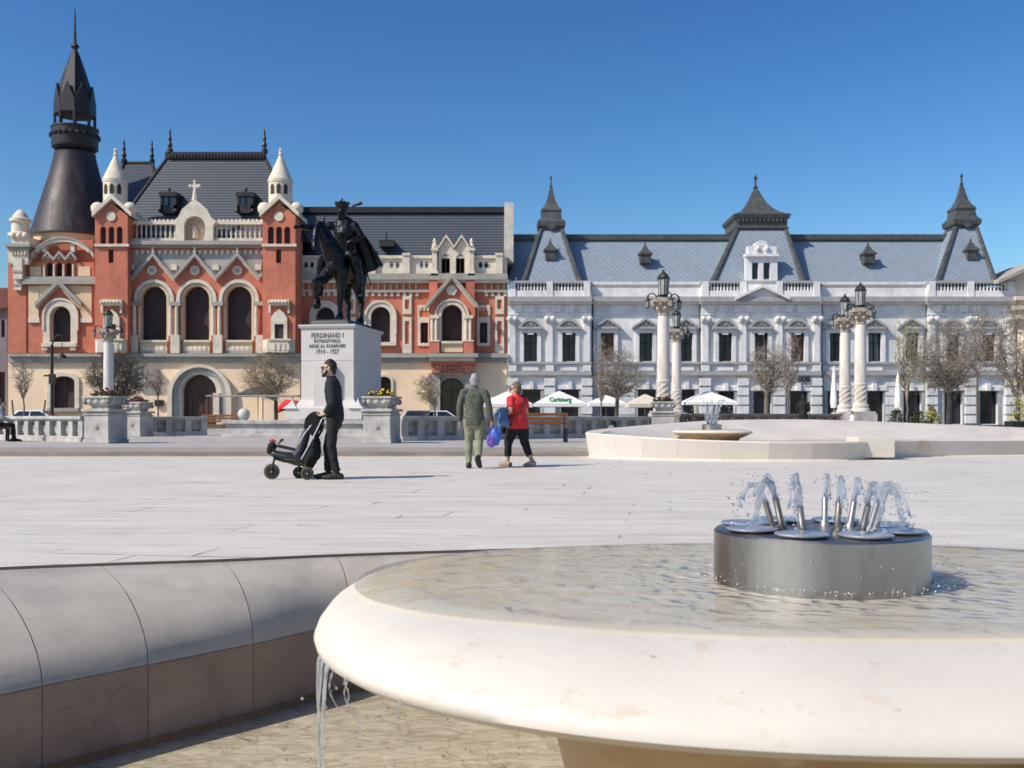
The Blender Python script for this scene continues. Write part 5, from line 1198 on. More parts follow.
M['petal_yellow'] = mat('yellow petals', (.75, .52, .02), .6, .2, 9)
M['petal_red'] = mat('dark red petals', (.16, .02, .02), .6, .4, 9)
M['soil'] = mat('dark soil', (.05, .035, .025), .9)
def pier(px, D, rz, label, urn_label, seed, w=.82, flowers='petal_red'):
    x, y = wx(px, D), D
    t = thing('stone_pier', label, 'pier', (x, y, TZ), rz, 'square piers carrying flower urns'); W = WM[t.name]
    q = MB(W); h = w / 2; q.box(-h - .03, h + .03, -h - .03, h + .03, 0, .12); q.box(-h, h, -h, h, .12, .80); q.box(-h - .03, h + .03, -h - .03, h + .03, .80, .84); q.box(-h + .02, h - .02, -h + .02, h - .02, .84, .90); q.box(-h - .06, h + .06, -h - .06, h + .06, .90, .98)
    q.build('shaft', M['gran'], t, bevel=.015)
    q = MB(W)
    for a in range(4):
        Mx = W @ Matrix.Rotation(a * math.pi / 2, 4, 'Z'); k = MB(Mx); k.lathe([(0, 0), (.0, 0)], (0, 0, 0), 6) if False else None
        k.tube([(0, -h - .02, .47), (0, -h + .01, .47)], .085, 12); k.tube([(0, -h - .045, .47), (0, -h - .01, .47)], .035, 10); q.v.extend(k.v); q.f.extend([tuple(z + len(q.v) - len(k.v) for z in f) for f in k.f])
    q.build('rosette', M['gran'], t)
    u = thing('flower_urn', urn_label, 'flower urn', (x, y, TZ + .98), rz, 'square carved flower urns'); W = WM[u.name]
    q = MB(W); g_ = h * .98
    q.frustum((-g_ * .72, g_ * .72, -g_ * .72, g_ * .72), (-g_ * .66, g_ * .66, -g_ * .66, g_ * .66), 0, .06); q.frustum((-g_ * .66, g_ * .66, -g_ * .66, g_ * .66), (-g_ * .95, g_ * .95, -g_ * .95, g_ * .95), .06, .16); q.frustum((-g_ * .95, g_ * .95, -g_ * .95, g_ * .95), (-g_, g_, -g_, g_), .16, .30); q.box(-g_ - .05, g_ + .05, -g_ - .05, g_ + .05, .30, .36)
    for a in range(4):
        k = MB(W @ Matrix.Rotation(a * math.pi / 2, 4, 'Z'))
        for e in (-.24, 0, .24): k.ball((e, -g_ * .97, .21), .085, 8, sy=.6)
        for e in (-1, 1): k.ball((e * g_ * .95, -g_ * .95, .2), .09, 8)
        q.v.extend(k.v); q.f.extend([tuple(z + len(q.v) - len(k.v) for z in f) for f in k.f])
    q.build('bowl', M['gran'], u, bevel=.01)
    rnd = random.Random(seed); lf = MB(W); fl = MB(W)
    for k in range(200):
        a = rnd.uniform(0, 6.28); r_ = g_ * .92 * rnd.random() ** .5; z = .35 + rnd.uniform(0, .22) * (1.15 - r_ / g_); p_ = Vector((r_ * math.cos(a), r_ * math.sin(a), z))
        d = Vector((rnd.gauss(0, 1), rnd.gauss(0, 1), rnd.uniform(.2, 1.4))).normalized() * rnd.uniform(.05, .10); e = d.orthogonal().normalized() * .03
        lf.face([p_ - e * .4, p_ + d * .5 - e, p_ + d, p_ + d * .5 + e]) 
        if k % 5 == 0: fl.ball(p_ + Vector((0, 0, .06)), rnd.uniform(.025, .045), 6, sz=.7)
    tag(lf.build('leaves', M['leaf_dark'], u), kind='stuff'); tag(fl.build('blossoms', M[flowers], u), kind='stuff')
PR = R(-17)
pier(106, 28.6, PR, 'grey square pier nearest the left end, below the dark red flower urn', 'carved urn of dark red flowers on the leftmost grey pier', 1)
pier(382, 28.8, R(-14), 'grey square pier behind the man in black, beside the monument pedestal', 'carved urn of yellow flowers on the pier beside the monument pedestal', 2, flowers='petal_yellow')
pier(138, 39, PR, 'smaller looking grey pier half hidden behind the leftmost pier', 'carved urn seen just beyond the leftmost urn', 3, w=.78)
pier(663, 38.2, R(-8), 'grey square pier in front of the tall lamp column, left of the white parasol', 'carved urn of dark flowers at the foot of the tall lamp column', 4, w=.86)
balustrade((wx(-70, 37.0), 37.0), (wx(87, 30.0), 30.0), 'grey carved stone balustrade running left from the leftmost pier', BG)
balustrade((wx(149, 40.2), 40.2), (wx(206, 41.5), 41.5), 'short carved stone balustrade in front of the palace door', BG)
balustrade((wx(399, 31.3), 31.3), (wx(649, 38.2), 38.2), 'long carved stone balustrade behind the older couple', BG)
M['gran_shade'] = mat('shade painted granite', (.23, .195, .165), .8, .25, 2)  # darker and browner than gran: the wall's shade is put into the colour
balustrade((wx(677, 39.2), 39.2), (wx(838, 44), 44), 'brownish shade-painted stone balustrade right of the lamp column, beyond the far fountain', BG, zt=1.10, lattice=False, material='gran_shade')

# ------------------------------------------------------------------ lamp columns
M['colstone'] = mat('cream column stone', (.66, .61, .55), .75, .12, 2.2, stain=((.45, .38, .31), 1.5, .5, .75, (1, 1, .3)))
M['iron'] = mat('dark green black iron', (.030, .034, .026), .5, .35, 4, metal=.3)
M['lampglass'] = mat('dusty lantern glass', (.30, .31, .30), .25, .3, 4, spec=.6)
M['capital'] = mat('carved capital stone', (.40, .34, .28), .85, .35, 5)
def lamp_column():
    t = thing('lamp_column', 'tall cream stone lamp column standing behind the urn left of the white parasol', 'lamp column', (0, 0, TZ), 0, 'cream stone lamp columns around the monument')
    q = MB(); q.box(-.55, .55, -.55, .55, TZ, 1.1); q.box(-.5, .5, -.5, .5, 1.1, 1.2); q.build('pedestal', M['gran'], t, bevel=.015)
    q = MB(); q.lathe([(.40, 1.2), (.40, 1.28), (.37, 1.34), (.33, 1.36), (.36, 1.44), (.34, 1.50), (.28, 1.56), (.268, 1.62), (.265, 2.3), (.255, 3.6), (.235, 5.02)], (0, 0, 0), 28)
    for k in range(6):                        # spiral ribs on the lower shaft
        q.tube([(.268 * math.cos(2 * math.pi * (k / 6 + e / 16)), .268 * math.sin(2 * math.pi * (k / 6 + e / 16)), 1.62 + .72 * e / 8) for e in range(9)], .026, 6)
    q.lathe([(.27, 2.33), (.29, 2.36), (.29, 2.41), (.26, 2.44)], (0, 0, 0), 24)
    q.build('shaft', M['colstone'], t, smooth=40)
    q = MB(); q.lathe([(.24, 5.0), (.275, 5.04), (.24, 5.08), (.25, 5.15), (.34, 5.40), (.41, 5.52)], (0, 0, 0), 20); q.box(-.46, .46, -.46, .46, 5.52, 5.64); q.box(-.40, .40, -.40, .40, 5.64, 5.70)
    for k in range(8):
        a = 2 * math.pi * k / 8; q.ball((.36 * math.cos(a), .36 * math.sin(a), 5.28), .085, 8); q.ball((.43 * math.cos(a + .39), .43 * math.sin(a + .39), 5.45), .075, 8)
    q.build('capital', M['capital'], t, smooth=40)
    def lantern(q, g, c, s):
        q.lathe([(.05 * s, -.1 * s), (.20 * s, 0), (.24 * s, .06 * s)], c, 8)
        g.lathe([(.22 * s, .06 * s), (.27 * s, .82 * s)], c, 8)
        for k in range(8):
            a = 2 * math.pi * k / 8; q.tube([(c[0] + .225 * s * math.cos(a), c[1] + .225 * s * math.sin(a), c[2] + .05 * s), (c[0] + .275 * s * math.cos(a), c[1] + .275 * s * math.sin(a), c[2] + .84 * s)], .018 * s, 5)
        q.lathe([(.30 * s, .80 * s), (.33 * s, .86 * s), (.28 * s, .92 * s), (.24 * s, 1.02 * s), (.13 * s, 1.12 * s), (.06 * s, 1.17 * s), (.07 * s, 1.22 * s), (.02 * s, 1.28 * s), (0, 1.34 * s)], c, 8)
    q = MB(); g = MB(); lantern(q, g, (0, 0, 5.80), .82)
    q.lathe([(.3, 5.70), (.16, 5.78), (.12, 5.84)], (0, 0, 0), 12); l = q.build('lantern', M['iron'], t); g.build('lantern_glass', M['lampglass'], l)
    for k in range(4):
        a = math.pi / 2 * k + .3; d = Vector((math.cos(a), math.sin(a), 0)); q = MB(); g = MB()
        P = [d * .28 + Vector((0, 0, 5.75)), d * .45 + Vector((0, 0, 5.90)), d * .64 + Vector((0, 0, 5.84)), d * .70 + Vector((0, 0, 5.68))]
        q.tube(P, .026, 6); q.tube([d * .35 + Vector((0, 0, 5.70)), d * .6 + Vector((0, 0, 5.62)), d * .72 + Vector((0, 0, 5.78)), d * .6 + Vector((0, 0, 5.86))], .018, 5)
        lantern(q, g, tuple(d * .70 + Vector((0, 0, 5.30))), .32); l = q.build('side_lantern', M['iron'], t); g.build('lantern_glass', M['lampglass'], l)
    return t
lc0 = lamp_column()
def place(t, px, D, z=TZ): t.location = (wx(px, D), D, z)
place(lc0, 663.5, 40.0)
for px, D, lab in ((676.5, 54, 'slimmer looking cream lamp column just right of and beyond the tall one, by the white parasol'), (845, 47.8, 'cream lamp column with a reddish lantern cap, left one of the right-hand pair'), (860.5, 43.7, 'taller looking cream lamp column, right one of the right-hand pair'), (108.5, 54, 'cream lamp column in front of the red turret, beyond the leftmost urn')):
    c = dup(lc0, None, loc=(wx(px, D), D, TZ), label=lab)
# ------------------------------------------------------------------ people
M['skin'] = mat('skin', (.52, .32, .23), .55, .1, 8, spec=.3)
M['hair_black'] = mat('black hair', (.014, .011, .010), .6, .4, 30)
M['hair_grey'] = mat('grey hair', (.30, .29, .28), .7, .3, 30)
M['hair_brown'] = mat('short brown blond hair', (.16, .095, .05), .7, .4, 30)
M['navy'] = mat('dark navy cloth', (.012, .014, .020), .8, .3, 12, bump=.3, bscale=14)
M['blackcloth'] = mat('black cloth', (.012, .012, .013), .8, .3, 12, bump=.3, bscale=14)
M['olive'] = mat('olive grey jacket cloth', (.082, .088, .068), .85, .25, 10, bump=.4, bscale=12)
M['khaki'] = mat('khaki green cloth', (.21, .215, .135), .85, .2, 9, bump=.4, bscale=12)
M['redcloth'] = mat('bright red cloth', (.62, .035, .035), .8, .15, 10, bump=.3, bscale=12)
M['denim'] = mat('blue denim', (.10, .19, .34), .85, .3, 12, bump=.4, bscale=16)
M['shoe_black'] = mat('black shoe', (.02, .019, .018), .6, .3, 10)
M['sandal'] = mat('tan sandal', (.30, .22, .16), .6, .2, 10)
M['lens'] = mat('dark lens', (.01, .01, .012), .15, .1, 5, spec=.7)
M['eye'] = mat('eye', (.05, .04, .04), .3)
M['lip'] = mat('lips', (.38, .16, .13), .6)
M['greycloth'] = mat('light grey cloth', (.34, .35, .37), .85, .2, 10, bump=.3)
M['whitecloth'] = mat('white cloth', (.72, .72, .72), .85, .1, 10)
def V(*a): return Vector(a)
def hand(mb, w, d, side, s=1.0, curl=.5):
    """palm from the wrist W along D; SIDE points to the thumb"""
    d = d.normalized(); side = (side - d * side.dot(d)).normalized(); n = d.cross(side)
    mb.tube([w, w + d * .045 * s, w + d * .09 * s], [(.026 * s, .018 * s), (.040 * s, .017 * s), (.038 * s, .015 * s)], 10, ref=side, round_=True)
    for k, L in enumerate((.072, .082, .076, .058)):
        b = w + d * .082 * s + side * (.030 - .020 * k) * s
        d1 = (d - n * curl * .5).normalized(); d2 = (d - n * curl * 1.6).normalized(); d3 = (d * .3 - n * curl * 1.6).normalized() if curl > .6 else d2
        p1 = b + d1 * L * .45 * s; p2 = p1 + d2 * L * .32 * s; p3 = p2 + d3 * L * .23 * s
        mb.tube([b, p1, p2, p3], [.0095 * s, .0088 * s, .008 * s, .007 * s], 7, round_=True)
    b = w + d * .03 * s + side * .030 * s; t = (d * .65 + side * .75 - n * .3 * curl).normalized()
    mb.tube([b, b + t * .035 * s, b + t * .03 * s + d * .035 * s], [.012 * s, .0105 * s, .008 * s], 7, round_=True)
def person(label, loc, rz, J, top, legs, shoe, hair, hairmat, group=None, top_ext=0, sleeve=1.0, hem=-.08, trouser_to=1.0, glasses=False, beard=False, bulk=1.0, female=False, hands=(.5, .5), facing=0):
    """J: joints in a frame with +y forward, +x to the person's right"""
    t = thing('person', label, 'person', loc, rz, group); W = WM[t.name]
    b = MB(W); k = bulk
    pel, wai, che, nec, hd = J['pelvis'], J['waist'], J['chest'], J['neck'], J['head']
    b.tube([pel - V(0, 0, .06), pel + V(0, 0, .02), wai, che, che.lerp(nec, .55)], [(.13 * k, .10 * k), (.15 * k, .11 * k), (.12 * k, .095 * k), (.15 * k, .10 * k), (.11, .065)], 16, ref=(1, 0, 0), round_=True)
    b.tube([che.lerp(nec, .6), nec, hd - V(0, 0, .05)], [.062, .056, .055], 12, round_=True)
    HW = Matrix.Translation(hd) @ Matrix.Rotation(facing, 4, 'Z') @ Matrix.Scale(1.07, 4)
    def hp(x, y, z): return HW @ V(x, y, z)
    b.tube([hp(0, -.012, -.03), hp(0, -.010, .02), hp(0, -.012, .045)], [(.073, .088), (.077, .097), (.068, .084)], 16, ref=HW.to_3x3() @ V(1, 0, 0), round_=True)
    b.tube([hp(0, .012, -.025), hp(0, .03, -.075), hp(0, .045, -.10)], [(.062, .070), (.052, .052), (.030, .028)], 14, ref=HW.to_3x3() @ V(1, 0, 0), round_=True)
    b.tube([hp(0, .086, .012), hp(0, .104, -.025), hp(0, .092, -.036)], [.011, .016, .012], 8, round_=True)
    b.tube([hp(-.045, .070, .026), hp(0, .086, .028), hp(.045, .070, .026)], [.013, .014, .013], 8, round_=True)
    for e in (-1, 1): b.tube([hp(e * .077, -.012, -.028), hp(e * .082, -.02, .012)], [(.010, .018), (.010, .022)], 8, ref=HW.to_3x3() @ V(1, 0, 0), round_=True)
    tm = MB(W); sl = top_ext
    tm.tube([pel + V(0, 0, hem - sl), pel + V(0, 0, .0), wai, che, che.lerp(nec, .62), nec - V(0, 0, .035)], [(.170 * k, .128 * k), (.172 * k, .132 * k), (.152 * k, .124 * k), (.182 * k, .130 * k), (.155, .098), (.085, .080)], 18, ref=(1, 0, 0)); tm.tube([nec - V(0, 0, .05), nec + V(0, .004, .02)], [(.078, .076), (.066, .066)], 14)
    lm = MB(W)
    lm.tube([pel - V(0, 0, .07), pel + V(0, 0, .0), pel + V(0, 0, .08)], [(.155 * k, .118 * k), (.165 * k, .125 * k), (.150 * k, .115 * k)], 16, ref=(1, 0, 0), round_=True)
    sh = []
    for i, e in enumerate((-1, 1)):
        hp_, kn, an, toe = J['leg'][i]
        b.tube([hp_, hp_.lerp(kn, .5), kn, kn.lerp(an, .35), an], [.085 * k, .070 * k, .053, .052, .036], 12, round_=True)
        d = (toe - an); fl = V(d.x, d.y, 0).normalized() if V(d.x, d.y, 0).length > .01 else V(0, 1, 0)
        heel = an - fl * .045 + V(0, 0, -.045) if not J.get('lift', (0, 0))[i] else an - fl * .03 + V(0, 0, -.02)
        b.tube([heel, an + (toe - an) * .45 + V(0, 0, -.008), toe], [(.030, .028), (.036, .026), (.030, .014)], 10, ref=fl.cross(V(0, 0, 1)), round_=True)
        q = MB(W); q.tube([an + V(0, 0, .015), an.lerp(heel, .5) + fl * .02], [.044, .050], 10, round_=True); q.tube([heel - fl * .012 - V(0, 0, .004), heel.lerp(toe, .28) + V(0, 0, .014), heel.lerp(toe, .62) + V(0, 0, .004), toe + fl * .008], [(.050, .058), (.054, .056), (.060, .046), (.048, .034)], 12, ref=fl.cross(V(0, 0, 1)), round_=True); sh.append(q)
        an2 = kn.lerp(an, trouser_to)
        lm.tube([hp_ + V(0, 0, .02), hp_.lerp(kn, .5), kn, kn.lerp(an2, .5), an2], [.105 * k, .088 * k, .072 * k ** .5, .066 * k ** .5, .056 if trouser_to > .95 else .062], 14, round_=False)
        s_, el, wr = J['arm'][i]
        b.tube([s_ - V(0, 0, .02), s_.lerp(el, .5), el, el.lerp(wr, .35), wr], [.044, .044 * k ** .5, .038, .039, .026], 12, round_=True)
        hand(b, wr, J['hand'][i], J['thumb'][i], 1.0, hands[i])
        end = s_.lerp(el, min(1, sleeve / .5)) if sleeve < .5 else el.lerp(wr, (sleeve - .5) * 2 - .02)
        P = [s_ - V(e * .02, 0, 0), s_.lerp(el, .5), el, end] if sleeve >= .5 else [s_ - V(e * .02, 0, 0), end]
        tm.tube([s_ - V(e * .07, 0, .0), s_ - V(e * .012, 0, .022), s_.lerp(el, .25)], [.060, .072, .066 * k ** .5], 12, round_=True)
        tm.tube(P, [.080, .068 * k ** .5, .060, .052] if sleeve >= .5 else [.080, .072], 12)
    body = fuse('body', b, M['skin'], t, .0075, 3)
    fuse('jacket' if sleeve > .6 else 'shirt', tm, M[top], t, .011, 3, wr=.011, wf=8)
    fuse('trousers', lm, M[legs], t, .011, 3, wr=.010, wf=9, wz_=1.1)
    for q in sh: fuse('shoe', q, M[shoe], t, .008, 2)
    h = MB(W)
    if hair == 'short' or hair == 'bob':
        h.tube([hp(0, -.032, .015), hp(0, -.024, .042), hp(0, -.016, .062)], [(.084, .090), (.085, .100), (.072, .088)], 16, ref=HW.to_3x3() @ V(1, 0, 0), round_=True)
        h.tube([hp(0, -.068, -.045), hp(0, -.066, .0)], [(.062, .038), (.075, .045)], 12, ref=HW.to_3x3() @ V(1, 0, 0), round_=True)
        if hair == 'bob':
            for e in (-1, 1): h.tube([hp(e * .07, -.03, .03), hp(e * .082, -.035, -.05)], [(.022, .05), (.016, .04)], 10, ref=HW.to_3x3() @ V(1, 0, 0), round_=True)
    if hair == 'tail': pass
    fuse('hair', h, M[hairmat], t, .008, 1, wr=.008, wf=32, wz_=.7)
    g = MB(W)
    if beard:
        g.tube([hp(-.066, .012, -.03), hp(-.052, .045, -.082), hp(0, .078, -.100), hp(.052, .045, -.082), hp(.066, .012, -.03)], [.016, .024, .028, .024, .016], 8, round_=True)
        g.tube([hp(-.028, .088, -.056), hp(0, .098, -.050), hp(.028, .088, -.056)], [.008, .010, .008], 6, round_=True); fuse('beard', g, M['hair_black'], t, .007, 1)
    g = MB(W)
    g.tube([hp(-.024, .087, -.066), hp(0, .094, -.066), hp(.024, .087, -.066)], [.006, .008, .006], 6, round_=True); g.build('mouth', M['lip'], body)
    g = MB(W)
    if glasses:
        for e in (-1, 1): g.tube([hp(e * .030, .090, .010), hp(e * .034, .099, .008)], [(.030, .021), (.028, .019)], 12, ref=HW.to_3x3() @ V(1, 0, 0)); g.tube([hp(e * .058, .088, .014), hp(e * .080, -.01, .014)], .005, 5)
        g.tube([hp(-.012, .100, .012), hp(.012, .100, .012)], .005, 5); g.build('sunglasses', M['lens'], t)
    else:
        for e in (-1, 1): g.ball(hp(e * .031, .083, .010), .011, 8)
        g.build('eyes', M['eye'], body)
    return t
# the man in black with the pushchair: walks to the left, seen from his left side
DM = 15.05
Jm = dict(pelvis=V(0, -.01, .94), waist=V(0, .0, 1.14), chest=V(0, .02, 1.36), neck=V(0, .045, 1.535), head=V(0, .085, 1.665),
          leg=[(V(-.09, 0, .90), V(-.10, .03, .50), V(-.10, -.05, .09), V(-.11, .13, .035)), (V(.09, 0, .90), V(.10, .12, .50), V(.10, .11, .09), V(.12, .30, .035))],
          arm=[(V(-.185, .02, 1.46), V(-.235, -.02, 1.17), V(-.17, .10, .985)), (V(.185, .02, 1.46), V(.23, .0, 1.18), V(.16, .13, 1.01))],
          hand=[V(.15, .9, -.25), V(-.15, .9, -.25)], thumb=[V(1, 0, .35), V(-1, 0, .35)])
man = person('bearded man in dark jacket and sunglasses pushing the black pushchair', (wx(334.5, DM), DM, 0), R(90), Jm, 'navy', 'blackcloth', 'shoe_black', 'short', 'hair_black', trouser_to=.93, glasses=True, beard=True, hands=(1.0, 1.0), hem=-.06)
# older man walking away with a carrier bag
DO = 18.3
Jo = dict(pelvis=V(0, 0, .92), waist=V(.0, .02, 1.10), chest=V(0, .05, 1.32), neck=V(.0, .075, 1.485), head=V(.0, .105, 1.60),
          leg=[(V(-.09, 0, .88), V(-.10, .06, .49), V(-.10, .02, .09), V(-.12, .20, .035)), (V(.09, 0, .88), V(.10, .02, .49), V(.11, -.26, .21), V(.13, -.19, .045))], lift=(0, 1),
          arm=[(V(-.20, .03, 1.41), V(-.27, .0, 1.12), V(-.27, .06, .865)), (V(.20, .03, 1.41), V(.28, -.02, 1.12), V(.31, .05, .87))],
          hand=[V(0, .1, -1), V(.05, .05, -1)], thumb=[V(.3, 1, 0), V(-.3, 1, 0)])
old = person('grey haired man in olive jacket walking away with a carrier bag', (wx(474, DO), DO, 0), R(-6), Jo, 'olive', 'khaki', 'shoe_black', 'short', 'hair_grey', bulk=1.08, hands=(.5, 1.0), hem=-.10, top_ext=.03)
# woman in red walking beside him, head turned to the left
DW = 18.9
Jw = dict(pelvis=V(0, 0, .84), waist=V(0, .02, 1.00), chest=V(0, .03, 1.20), neck=V(0, .05, 1.36), head=V(0, .075, 1.47),
          leg=[(V(-.09, 0, .80), V(-.10, .16, .46), V(-.09, .19, .09), V(-.09, .38, .035)), (V(.09, 0, .80), V(.10, -.08, .45), V(.10, -.27, .115), V(.11, -.09, .03))],
          arm=[(V(-.19, .03, 1.29), V(-.25, -.06, 1.04), V(-.16, .17, .98)), (V(.19, .03, 1.29), V(.25, .02, 1.03), V(.14, .22, 1.0))],
          hand=[V(.8, .5, 0), V(-.8, .5, 0)], thumb=[V(0, .3, 1), V(0, .3, 1)])
wom = person('woman in a red top and black cropped trousers carrying a denim jacket', (wx(518, DW), DW, 0), R(44), Jw, 'redcloth', 'blackcloth', 'sandal', 'bob', 'hair_brown', bulk=1.25, sleeve=.34, hem=-.10, top_ext=.02, trouser_to=.72, glasses=True, female=True, hands=(.7, .7), facing=R(36))
W = WM[wom.name]
dj = MB(W); dj.tube([(-.32, .12, 1.06), (-.24, .22, .98), (-.05, .30, .96), (.12, .30, .98)], [(.05, .10), (.075, .15), (.07, .14), (.04, .09)], 12, ref=(0, 0, 1), round_=True); dj.tube([(-.30, .10, 1.0), (-.34, .02, .84), (-.30, -.02, .76)], [.075, .09, .05], 10, round_=True); dj.tube([(-.18, .24, .95), (-.20, .26, .78)], [.08, .055], 10, round_=True)
o = fuse('denim_jacket', dj, M['denim'], None, .012, 2, wr=.03, wf=9, wz_=1); tag(o, 'blue denim jacket folded over the arm of the woman in red', 'jacket')
bg_ = MB(W); bg_.tube([(-.02, .30, .90), (.0, .31, .72)], [(.13, .06), (.15, .075)], 12, ref=(1, 0, 0), round_=True)
o = thing('handbag', 'black shoulder bag with an orange red flap on the woman in red', 'handbag', tuple(W @ V(0, .3, .8)), R(44)); fuse('bag', bg_, M['blackcloth'], o, .012, 2)
st_ = MB(W); st_.tube([(.0, .30, .92), (.10, .19, 1.18), (.16, .06, 1.355), (.10, -.10, 1.32), (-.12, -.19, 1.02), (-.30, .0, .9), (-.1, .29, .88)], .011, 6); st_.build('strap', M['blackcloth'], o, smooth=180)
fl_ = MB(W); fl_.tube([(-.06, .37, .77), (-.05, .385, .70)], [(.075, .015), (.06, .02)], 10, ref=(1, 0, 0), round_=True); fl_.build('flap', mat('orange red nylon', (.75, .10, .04), .6), o, smooth=60)
# carrier bag in the older man's right hand
W = WM[old.name]; hw = W @ V(.32, .06, .77)
M['bag_blue'] = mat('blue carrier bag', (.06, .15, .48), .5, .25, 9); M['bag_violet'] = mat('violet carrier bag', (.17, .10, .46), .5, .3, 9)
o = thing('carrier_bag', 'blue and violet carrier bag in the right hand of the grey haired man', 'carrier bag', tuple(hw - V(0, 0, .5)), 0)
HB2 = Matrix.Translation(hw) @ Matrix.Scale(.64, 4)
q = MB(HB2); q.tube([V(.07, 0, -.44), V(.08, 0, -.20), V(.03, 0, -.06)], [(.15, .10), (.14, .09), (.05, .04)], 14, ref=(1, 0, 0), round_=True); q.tube([V(.10, .02, -.03), V(.17, .05, -.13), V(.17, .05, -.36)], [(.03, .03), (.10, .07), (.11, .09)], 12, ref=(1, 0, 0), round_=True)
fuse('bag', q, M['bag_blue'], o, .010, 1, wr=.022, wf=13, wz_=.6)
q = MB(HB2); q.tube([V(-.01, -.055, -.49), V(-.02, -.06, -.30), V(.01, -.02, -.05)], [(.15, .08), (.12, .06), (.03, .02)], 14, ref=(1, 0, 0), round_=True); fuse('violet_side', q, M['bag_violet'], o, .010, 1, wr=.022, wf=13, wz_=.6)
q = MB(); q.tube([hw + V(.03, 0, -.10), hw + V(-.01, 0, .0), hw + V(.0, .02, .02), hw + V(.03, .03, -.10)], .010, 6); q.build('handle', M['bag_blue'], o)
# pushchair
M['tyre'] = mat('dark tyre', (.022, .022, .020), .8, .2, 8); M['tyre_olive'] = mat('tyre with olive sidewall', (.07, .065, .03), .8, .3, 8)
M['frame'] = mat('black frame paint', (.018, .018, .02), .4, .2, 8); M['alu'] = mat('brushed aluminium', (.6, .6, .6), .35, .1, 8, metal=1)
M['seatgrey'] = mat('mauve grey seat cloth', (.075, .070, .085), .9, .2, 10); M['hood'] = mat('black hood cloth', (.010, .010, .011), .9, .3, 12, bump=.2)
M['redplastic'] = mat('red plastic', (.55, .02, .03), .4)
sx0 = wx(292, DM)
pc = thing('pushchair', 'black three wheeled pushchair with a hood and a rear bag', 'pushchair', (sx0, DM, 0), 0)
W = WM[pc.name]
def P(px, py, dy=0): return V(wx(px, DM) - sx0, dy, wz(py, DM))
def wheel(c, r, ty):
    q = MB(W); n = 24; w_ = .022
    q.tube([c + V(0, -w_, 0), c + V(0, -w_ * .5, 0), c + V(0, w_ * .5, 0), c + V(0, w_, 0)], [r * .86, r, r, r * .86], n)
    o = q.build('wheel', M[ty], pc, smooth=50)
    q = MB(W); q.tube([c + V(0, -w_ - .006, 0), c + V(0, w_ + .006, 0)], r * .30, 12)
    for k in range(5):
        a = 2 * math.pi * k / 5; q.tube([c + V(0, -w_ - .003, 0), c + V(r * .7 * math.cos(a), -w_ - .003, r * .7 * math.sin(a))], .010, 5)
    q.tube([c + V(0, -w_ - .001, 0), c + V(0, -w_ - .002, 0)], r * .72, 18) ; q.build('rim', M['frame'], o)
    q = MB(W); q.tube([c + V(0, -w_ - .012, 0), c + V(0, -w_ - .006, 0)], r * .12, 10); q.build('hub', M['alu'], o)
wheel(V(wx(272.5, DM) - sx0, -.05, .118), .118, 'tyre_olive'); wheel(V(wx(310, DM) - sx0, -.20, .097), .097, 'tyre_olive'); wheel(V(wx(296, DM) - sx0, .20, .09), .09, 'tyre')
q = MB(W)
q.tube([P(286, 459, .06), P(296, 460, .06), P(304, 462, .05)], [(.13, .06), (.16, .09), (.15, .07)], 10, ref=(0, 1, 0), round_=True); q.tube([P(272.5, 471, -.09), P(275, 459, -.04), P(274, 450), P(276, 447)], [.013, .018, .020, .018], 8); q.tube([P(272.5, 471, -.01), P(275, 459, -.04)], .013, 8)
q.tube([P(275, 458), P(285, 461), P(303, 460), P(310, 471, -.16)], [.026, .028, .026, .018], 8); q.tube([P(300, 461), P(296, 472, .17)], .018, 8); q.tube([P(310, 471, -.2), P(296, 472.5, .2)], .012, 8)
q.tube([P(274, 454, .04), P(284, 457, .06), P(303, 458, .06)], [(.09, .055), (.14, .075), (.15, .08)], 10, ref=(0, 1, 0), round_=True); q.tube([P(277, 446), P(290, 449), P(301, 452)], .017, 8); q.tube([P(277, 446, .16), P(290, 449, .17), P(301, 452, .16)], .017, 8); q.tube([P(277, 446), P(277, 446, .16)], .017, 8)
q.tube([P(274, 450), P(273, 445)], .03, 8); q.tube([P(278, 444), P(282, 440)], .014, 6); q.tube([P(281.5, 440.5, -.03), P(282, 440, .03)], .022, 8)
q.build('frame', M['frame'], pc, smooth=60)
q = MB(W); q.tube([P(303, 459, -.125), P(313, 441, -.135), P(321.5, 424, -.135), P(325, 416, -.12)], .012, 8); q.tube([P(300.5, 444, -.12), P(306, 434, -.13), P(313, 425, -.13)], .009, 8); q.tube([P(303, 459, .18), P(313, 441, .15), P(322, 423, .1), P(325, 416, .1)], .010, 8); q.build('push_bar', M['alu'], pc, smooth=60)
q = MB(W); q.tube([P(324, 417, -.14), P(325.5, 415.5, -.06), P(325.5, 415.5, .16), P(324, 417, .24)], .017, 8); q.tube([P(325.5, 415.5, .05), P(330.5, 412, .05)], .013, 8); q.build('handle', M['frame'], pc, smooth=60)
q = MB(W); q.tube([P(270, 451, .02), P(272, 446, .02)], [(.055, .06), (.06, .07)], 12, ref=(0, 1, 0), round_=True); bo = fuse('front_pouch', q, M['hood'], pc, .01, 2)
q = MB(W); q.tube([P(270, 440.6, .02), P(272, 440, .02), P(275, 441.5, .02)], [.018, .022, .012], 8, round_=True); q.build('pouch_rim', M['redplastic'], bo, smooth=60)
q = MB(W); q.tube([P(289, 457, .08), P(295, 456.5, .08), P(300, 450, .08), P(305, 434, .08), P(309, 424, .08)], [(.14, .06), (.15, .075), (.15, .075), (.15, .06), (.13, .04)], 12, ref=(0, 1, 0), round_=True); fuse('seat', q, M['seatgrey'], pc, .012, 2)
q = MB(W)                                     # hood: a curved shell from the back of the seat over its top
rows = []
